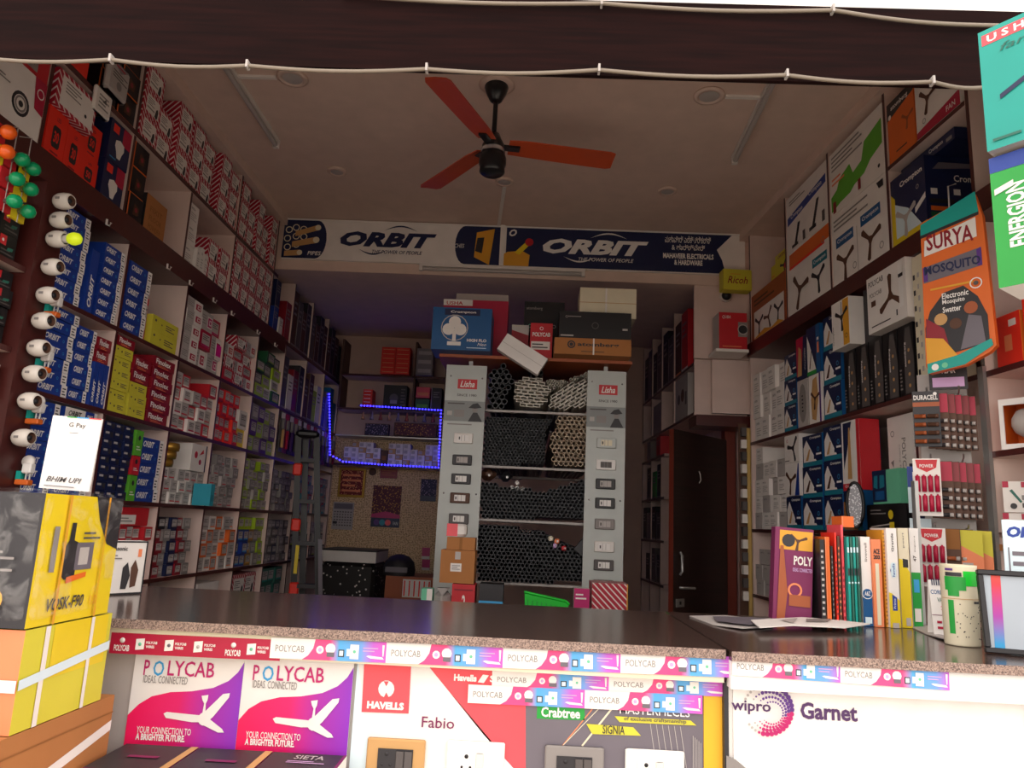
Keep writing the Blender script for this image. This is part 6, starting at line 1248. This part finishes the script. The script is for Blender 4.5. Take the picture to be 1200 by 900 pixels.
# ================================================================ box stack at the left front
XS = -.90; y0, y1 = 1.385, 1.665
def lbox(name, label, za, zb, ya, yb, depth, body, design, bev=0.0, cat='box'):
    # the shown side looks to +x (face 'R'), the near side to -y (face 'F')
    return carton(name, label, cat, depth, yb-ya, zb-za, body, design, (XS-depth/2, (ya+yb)/2, za), 0, bev=bev)
lbox('cardboard_box', 'big brown cardboard box at the bottom left with white strap', .42, .944, 1.30, 1.735, .5, 'cardboard', [('strap', [('R', 'p', [(0, .72), (1, .86), (1, .90), (0, .76)], 'paper'), ('R', 't', 'WIRE', .3, .7, .6, .76, 'violet', .2)]), ('flap_line', [('R', 'r', 0, .93, 1, .935, 'kraft')])])
yb = lbox('pump_carton', 'yellow and orange carton tied with white straps at left', .946, 1.125, y0+.005, y1+.012, .4, ('lemon', {'F': 'salmon'}), [('patch', [('R', 'r', .3, .45, .95, 1, 'yellow'), ('F', 'l', .3, .2, .9, .6, 3, 'coral')]), ('strap', [('R', 'r', .2, 0, .25, 1, 'paper'), ('R', 'r', .72, 0, .76, 1, 'paper'), ('R', 'p', [(0, .42), (1, .58), (1, .68), (0, .52)], 'ice'), ('F', 'r', 0, .4, 1, .52, 'paper')])])
pb_ = lbox('pump_carton', 'black and yellow water pump carton in shiny film', 1.128, 1.372, y0, y1-.01, .38, ('charcoal', {'R': 'yellow', 'T': 'charcoal', 'F': 'charcoal'}), [
    ('black_corner', [('R', 'p', [(.62, 1), (1, 1), (1, .55), (.84, .6), (.7, .8)], 'charcoal')]),
    ('pump_picture', [('R', 'p', [(.3, .36), (.34, .33), (.46, .34), (.46, .62), (.4, .64), (.4, .78), (.35, .78), (.34, .64), (.28, .56)], 'charcoal'), ('R', 'r', .44, .4, .66, .62, 'slate'), ('R', 'r', .48, .44, .6, .58, 'lightgrey'), ('R', 'p', [(.36, .3), (.6, .34), (.6, .38), (.36, .35)], 'orange'), ('R', 'r', .14, .4, .2, .75, 'grey')]),
    ('lettering', [('R', 't', 'VOSK-F90', .18, .10, .62, .20, 'ink', .2, .02), ('R', 'l', .5, .64, .72, .72, 2, 'darkgrey'), ('R', 't', '1.0', .7, .1, .78, .18, 'amber')]),
    ('front_print', [('F', 'l', .15, .4, .9, .62, 5, 'grey'), ('F', 'c', .82, .2, .022, 'amber'), ('F', 'o', .82, .2, .015, .003, 'orange'), ('F', 'c', .7, .75, .012, 'orange')]),
    ('strap', [('R', 'r', .26, 0, .285, 1, 'amber'), ('R', 'r', .76, 0, .785, 1, 'amber')])])
part('film_wrap', MB().bbox(-.19-.006, .19+.006, -(y1-y0-.01)/2-.006, (y1-y0-.01)/2+.01, .001, .252, 'film', .018), pb_)
# payment sign
o = carton('payment_sign', 'white mobile payment sign card standing on the pump carton', 'sign', .108, .004, .155, 'white', [('lettering', [('t', 'G Pay', .36, .84, .70, .92, 'darkgrey', 0, .01), ('t', 'BHIM UPI', .12, .1, .82, .17, 'darkgrey', .3, .01), ('l', .4, .77, .58, .79, 1, 'grey'), ('l', .1, .03, .7, .06, 1, 'grey')]), ('edge_strip', [('r', .3, .985, .5, 1, 'green'), ('r', .5, .985, .75, 1, 'skyblue'), ('r', .75, .985, 1, 1, 'red')])], (-.977, 1.56, 1.3835), .0, ry=math.radians(2))
part('easel', MB().rings([[(-.03, .002, .09), (.03, .002, .09), (.03, .004, .09), (-.03, .004, .09)], [(-.03, .045, .0), (.03, .045, .0), (.03, .047, .0), (-.03, .047, .0)]], 'white', caps=True), o)
# dark cartons lying before the posters
for k in range(3):
    carton('fan_carton', ('left', 'middle', 'right')[k]+' dark glossy carton lying below the fan posters', 'box', .165, .17, .3, ('plum', {'T': 'charcoal', 'R': 'paper'} if k == 2 else {'T': 'charcoal'}), [('strap', [('T', 'r', .9, 0, 1, 1, 'tan')] if k < 2 else [('T', 'r', .96, 0, 1, 1, 'plum')]), ('lettering', [('T', 't', 'SIETA', .35, .72, .75, .88, 'lightgrey'), ('T', 'l', .3, .55, .8, .66, 2, 'lilac')] if k == 2 else [('T', 'l', .3, .4, .7, .6, 1, 'plum')])], (-.80+k*.168, 1.70, .53), 0)
carton('cardboard_box', 'low brown carton carrying the dark glossy cartons', 'box', .56, .2, .528, 'kraft', [('tape', [('r', .48, 0, .52, 1, 'tan')])], (-.62, 1.70, .0), 0)
carton('cardboard_box', 'large plain brown carton under the left box stack', 'box', .5, .42, .418, 'kraft', [('tape', [('F', 'r', .45, 0, .55, 1, 'tan')])], (XS-.25, 1.515, .0), 0)
# headphone carton on the counter
carton('headphone_carton', 'white and black headphone carton leaning at the left counter end', 'box', .14, .045, .155, ('paper', {'F': 'paper', 'L': 'charcoal'}), [('border', [('r', 0, 0, .03, 1, 'charcoal'), ('r', 0, .97, 1, 1, 'charcoal'), ('r', 0, 0, 1, .03, 'charcoal'), ('r', .97, 0, 1, 1, 'charcoal')]), ('picture', [('p', [(.5, .1), (.62, .1), (.68, .35), (.6, .6), (.5, .5)], 'charcoal'), ('p', [(.7, .12), (.82, .15), (.85, .45), (.76, .65), (.68, .5)], 'brownbox'), ('r', .8, .7, .88, .85, 'salmon')]), ('lettering', [('t', 'Panasonic', .12, .82, .55, .9, 'charcoal', 0, .02), ('l', .12, .65, .45, .76, 2, 'grey')])], (-1.215, 2.26, 1.101), math.radians(58))

# ================================================================ goods on the right of the counter
ZT_ = 1.101
def paper_sheet(label, pts, m, dz=0.0, prints=()):
    c = [at(x, y, 2, 1.10) for x, y in pts]; o0 = sum(c, Vector())/len(c)
    n = len(c); mb = MB(); a = [(p.x-o0.x, p.y-o0.y, .0+.004*((i*3) % 2)) for i, p in enumerate(c)]; b = [(x, y, z+.003) for x, y, z in a]
    mb.add(a+b, [tuple(range(n))[::-1], tuple(range(n, 2*n))]+[(i, (i+1) % n, (i+1) % n+n, i+n) for i in range(n)], m)
    o = link('newspaper', mb.mesh('newspaper'), None, (o0.x, o0.y, ZT_+dz)); tag(o, label, 'newspaper', 'papers on the counter')
    for s in prints:
        cc = [at(x, y, 2, 1.10) for x, y in s[0]]; pm = MB().add([(p.x-o0.x, p.y-o0.y, .009) for p in cc], [tuple(range(len(cc)))], s[1]); part('print', pm, o)
    return o
paper_sheet('blue grey newspaper spread on the counter before the door', [(808, 723), (850, 724), (885, 726), (912, 727), (905, 736), (870, 739), (835, 733)], 'lightgrey', 0, [([(835, 726), (880, 727), (905, 729), (880, 737), (840, 732)], 'slate')])
paper_sheet('white folded newspaper on the counter before the catalogues', [(880, 733), (940, 731), (985, 733), (1020, 739), (990, 742), (930, 741), (890, 742)], 'paper', .012, [([(915, 735), (935, 733), (930, 740)], 'lightgrey'), ([(945, 734), (975, 734), (970, 738), (945, 738)], 'grey')])
paper_sheet('grey leaflet on the counter beside the desk calendar', [(1062, 733), (1085, 735), (1112, 747), (1108, 752), (1085, 744)], 'lightgrey')
# burgundy shopping bag
bag = carton('shopping_bag', 'burgundy paper bag with white lettering leaning behind the counter', 'bag', .118, .05, .285, 'plum', [('panel', [('r', .12, .76, .98, .97, 'amber'), ('fan', .6, .86, .03, .4, 'brownbox'), ('c', .35, .86, .02, 'charcoal')]), ('lettering', [('t', 'POLY', .5, .6, .98, .70, 'paper', 0, .03), ('t', 'IDEAS. CONNECTED', .48, .53, .98, .57, 'lilac'), ('o', .55, .33, .022, .006, 'salmon')]), ('brown_strap', [('p', [(.1, 0), (.3, 0), (.36, .3), (.22, .8), (.14, .8)], 'copper'), ('r', .4, .16, .95, .28, 'copper')])], (.838, 2.45, 1.1035), math.radians(-4), ry=math.radians(3))
# catalogues
CATS = [  # px left, px right, px top, px base, body, shapes
 (960, 966, 632, 733, 'black', [('l', .2, .1, .8, .9, 12, 'lightgrey')], 'black catalogue with pale print'),
 (966, 972, 629, 733, 'orange', [('r', 0, 0, .2, 1, 'salmon')], 'thin orange catalogue'),
 (973, 976, 640, 733, 'black', [('l', .2, .1, .8, .9, 12, 'grey')], 'narrow black catalogue'),
 (977, 980, 624, 733, 'vermilion', [('l', .2, .1, .8, .7, 12, 'charcoal')], 'narrow red catalogue'),
 (980.5, 984, 628, 733, 'brownbox', [('l', .2, .1, .8, .9, 12, 'salmon')], 'brown catalogue'),
 (984.5, 988, 615, 733, 'coral', [('l', .2, .05, .8, .6, 9, 'darkred')], 'tall coral catalogue'),
 (988.3, 990.6, 628, 733, 'darkred', [('l', .2, .1, .8, .7, 9, 'paper')], 'dark red catalogue')]
for k in range(4): CATS.append((991.5+k*3.6, 994.9+k*3.6, 629, 734, 'bottlegreen' if k % 2 else 'teal', [('r', .1, .82, .9, .88, 'ice'), ('r', .1, .56, .9, .64, 'charcoal'), ('c', .5, .48, .003, 'ice')], f'green catalogue, {NTH[k]} of four'))
CATS += [(1007.5, 1019.5, 629, 734, 'white', [('p', [(0, 0), (1, 0), (1, .32), (0, .32)], 'cromblue'), ('c', .5, .36, .017, 'white'), ('c', .5, .36, .0145, 'cromblue'), ('t', 'A&Z', .2, .335, .8, .385, 'white', 0, .02), ('v', 'livewell', .35, .72, .6, .93, 'grey'), ('r', .15, .03, .85, .1, 'ice')], 'white and blue catalogue with round badge'),
 (1020.5, 1032, 632, 735, 'salmon', [('r', .3, .02, .7, .72, 'cream'), ('t', 'ACE', .15, .83, .85, .89, 'ink', 0, .04), ('t', '203', .15, .77, .85, .82, 'ink', 0, .04)], 'salmon catalogue with bold lettering'),
 (1033, 1037, 621, 735, 'amber', [('l', .15, .02, .85, .98, 24, 'kraft')], 'thin ringed amber catalogue'),
 (1037.5, 1050.5, 619, 736, 'white', [('p', [(0, 0), (1, 0), (1, .27), (.3, .34), (0, .35)], 'yellow'), ('p', [(.3, .17), (.75, .17), (.75, .3), (.3, .33)], 'orbitblue'), ('v', 'Primo', .42, .19, .6, .29, 'white'), ('o', .5, .57, .009, .002, 'orbitblue'), ('p', [(.28, .52), (.38, .5), (.66, .5), (.76, .52), (.76, .63), (.66, .65), (.38, .65), (.28, .63)], 'ice'), ('v', 'havells', .4, .51, .64, .64, 'orbitblue'), ('v', 'Grande', .4, .76, .62, .95, 'ink'), ('r', .2, .0, .8, .05, 'lightgrey')], 'white and yellow catalogue with blue tags'),
 (1051, 1064, 619, 736, 'cream', [('p', [(0, 0), (1, 0), (1, .55), (.3, .68), (0, .69)], 'yellow'), ('p', [(.35, .6), (.85, .6), (.85, .68), (.35, .69)], 'charcoal'), ('v', 'pearl', .4, .8, .6, .95, 'grey'), ('r', .4, .02, .85, .1, 'lightgrey')], 'yellow catalogue with cream top'),
 (1064.5, 1076, 619, 736, 'white', [('r', 0, 0, 1, .55, 'green'), ('r', .2, .35, .8, .48, 'skyblue'), ('r', .15, .06, .85, .19, 'paper'), ('v', '47', .3, .66, .6, .72, 'ink'), ('v', 'livguard', .45, .76, .6, .92, 'grey')], 'green and white catalogue')]
for x0, x1, yt, ybx, body, sh, desc in CATS:
    b0 = at((x0+x1)/2, ybx, 2, 1.10); yb_ = min(b0.y, 2.44); a, b = at(x0, yt, 1, yb_), at(x1, yt, 1, yb_)
    dd = .11
    carton('catalogue', f'{desc} standing in the row on the counter', 'catalogue', b.x-a.x-.0024, dd, (a.z+b.z)/2-ZT_, body, [('spine_print', sh)], ((a.x+b.x)/2, yb_+dd/2, ZT_), 0, 'catalogues on the counter')
a = at(990, 614, 1, 2.5)
carton('catalogue', 'orange booklet lying on top of the green catalogues', 'catalogue', .038, .08, .034, 'orange', [('edge', [('r', 0, 0, .1, 1, 'salmon')])], (at(997, 620, 1, 2.40).x, 2.46, ZT_+.298), 0)
tag(link('steel_strip', MB().box(-.006, .006, -.012, .012, 0, .46, 'steel').mesh('steel_strip'), None, (at(1083, 735, 1, 2.49).x, 2.50, ZT_)), 'grey steel upright beside the green and white catalogue', 'upright')
# desk calendar
o = carton('desk_calendar', 'white desk calendar with blue lettering beside the tin', 'calendar', .072, .004, .155, 'white', [('lettering', [('t', 'CORPORATE', .04, .74, .96, .82, 'cromblue'), ('t', 'VALUES', .25, .6, .75, .68, 'bottlegreen'), ('t', '2020', .35, .46, .72, .53, 'pink'), ('r', 0, .36, 1, .37, 'plum'), ('l', .15, .1, .4, .3, 2, 'crimson')]), ('ring_binding', [('r', .1+.08*k, .9, .14+.08*k, 1.02, 'navy') for k in range(10)])], (1.205, 2.225, ZT_+.002), math.radians(-12), rx=math.radians(-10))
part('back_leaf', MB().rings([[(-.036, .004, .15), (.036, .004, .15), (.036, .007, .15), (-.036, .007, .15)], [(-.036, .055, .012), (.036, .055, .012), (.036, .058, .012), (-.036, .058, .012)]], 'white', caps=True), o)
# cream and green tin
cn = empty('paint_tin', (1.158, 2.07, ZT_), 'cream and green tall tin on the right of the counter', 'tin')
part('body', MB().lathe([(0, 0), (.041, 0), (.042, .004), (.044, .2), (.0445, .205), (.042, .206), (.042, .2), (0, .2)], 'cream', n=28), cn)
def wrap(name, a0, a1, z0, z1, m, off=.0012):
    n = 10; v = []
    for k in range(n+1):
        A = math.radians(a0+(a1-a0)*k/n); 
        for z in (z0, z1): rr = .042+.002*z/.2+off; v.append((rr*math.cos(A), rr*math.sin(A), z))
    part(name, MB().add(v, [(2*k, 2*k+2, 2*k+3, 2*k+1) for k in range(n)], m, True), cn)
wrap('green_band', 195, 262, .14, .175, 'green'); wrap('green_band', 255, 330, .152, .19, 'neongreen'); wrap('green_band', 205, 240, .125, .142, 'green')
wrap('dark_title', 200, 250, .176, .186, 'charcoal', .002); wrap('dark_title', 200, 225, .190, .196, 'violet', .002)
wrap('green_bar', 203, 222, .03, .115, 'green'); wrap('seam', 180, 360, .118, .1195, 'tan', .0018); wrap('dark_title', 285, 310, .108, .114, 'charcoal', .002)
mb = MB()
for k in range(34):
    A = math.radians(rnd.uniform(225, 330)); z = rnd.uniform(.015, .108); r_ = .0435+.002*z/.2
    mb.lathe([(.0016, 0), (0, .0006)], 'charcoal', (r_*math.cos(A), r_*math.sin(A), z), 6, 'y')
part('dots', mb, cn)
# framed certificate
fe = empty('framed_certificate', (1.272, 1.90, ZT_), 'black framed certificate with a red to blue stripe at the counter end', 'frame', rz=math.radians(-12), rx=0)
fe.rotation_euler = (math.radians(-9), 0, math.radians(-17))
fw, fh = .28, .20
for a0, a1, z0, z1 in ((-fw/2, fw/2, 0, .013), (-fw/2, fw/2, fh-.013, fh), (-fw/2, -fw/2+.013, .013, fh-.013), (fw/2-.013, fw/2, .013, fh-.013)): part('frame_bar', MB().bbox(a0, a1, -.012, .006, z0, z1, 'black', .002), fe)
part('sheet', MB().box(-fw/2+.013, fw/2-.013, -.003, .004, .013, fh-.013, 'certsheet'), fe)
part('stripe', MB().add([(-fw/2+.022, -.0038, .013), (-fw/2+.044, -.0038, .013), (-fw/2+.052, -.0038, fh-.013), (-fw/2+.031, -.0038, fh-.013)], [(0, 1, 2, 3)], 'cert_sweep'), fe)
mb = MB(); ink(mb, [('t', 'Certificate', .42, .62, .75, .68, 'lightgrey', 0, 0), ('t', 'Dealer', .40, .45, .55, .51, 'lightgrey', .3, 0), ('l', .34, .36, .85, .40, 2, 'cloud')], fw, .008, fh, 0); part('lettering', mb, fe)
part('easel', MB().rings([[(-.03, .006, .15), (.03, .006, .15), (.03, .01, .15), (-.03, .01, .15)], [(-.03, .09, .02), (.03, .09, .02), (.03, .094, .02), (-.03, .094, .02)]], 'black', caps=True), fe)
o = carton('price_sheet', 'pale blue printed price sheet standing behind the framed certificate', 'sheet', .16, .004, .33, 'ice', [('lettering', [('t', 'ORBIT', .06, .86, .8, .95, 'orbitblue', .2, .05), ('l', .12, .3, .35, .78, 6, 'slate'), ('r', .06, .52, .08, .78, 'slate')])], (1.36, 2.05, ZT_), math.radians(-14))
part('easel', MB().rings([[(-.03, .003, .2), (.03, .003, .2), (.03, .006, .2), (-.03, .006, .2)], [(-.03, .07, .0), (.03, .07, .0), (.03, .073, .0), (-.03, .073, .0)]], 'ice', caps=True), o)

# ================================================================ cartons hanging at the right end of the header
def hang(name, label, pl, w, d, h, body, design, rz, strap=True):
    p = Vector(pl); c, s = math.cos(rz), math.sin(rz)
    # pl is the lower left front corner
    x = p.x+c*w/2-s*d/2; y = p.y+s*w/2+c*d/2
    return carton(name, label, 'box', w, d, h, body, design, (x, y, p.z), rz)
RH = math.radians(-52)
o = hang('fan_carton', 'teal fan carton hanging at the right end of the header', at(1157, 178, 1, 1.62), .36, .12, .31, ('teal', {'B': 'lightgrey'}), [('logo', [('r', .02, .87, .38, .96, 'coral'), ('t', 'U S H A', .05, .885, .36, .945, 'white', 0, .03)]), ('lettering', [('t', 'fan', .12, .77, .28, .83, 'bottlegreen', .3), ('p', [(.1, .38), (.5, .6), (.5, .64), (.1, .42)], 'navy'), ('l', .3, .1, .5, .2, 2, 'bottlegreen'), ('l', .04, .05, .2, .1, 1, 'bottlegreen')]), ('strap', [('r', .41, 0, .435, 1, 'ice')])], RH)
part('hanging_cord', MB().tube([(-.03, 0, .31), (-.03, .02, .6)], .004, 'white', 6), o)
o = hang('fan_carton', 'green and white fan carton hanging below the teal carton', at(1171, 338, 1, 1.64), .36, .12, .318, ('white', {}), [('green_panel', [('r', 0, 0, .24, .88, 'green'), ('p', [(0, 0), (.5, 0), (.5, .2), (.24, .24), (0, .1)], 'green'), ('p', [(0, .88), (.5, .88), (.5, 1), (0, 1)], 'orbitblue')]), ('lettering', [('v', 'ENERGION', .08, .28, .19, .76, 'white', 0, .03), ('t', 'N', .3, .05, .4, .15, 'white', 0, .04)]), ('sticker', [('p', [(.02, .70), (.13, .74), (.13, .785), (.02, .745)], 'paper')]), ('strap', [('r', .26, .1, .29, 1, 'ice')])], RH)
part('hanging_cord', MB().tube([(-.03, 0, .335), (-.03, .0, .36)], .004, 'white', 6), o)
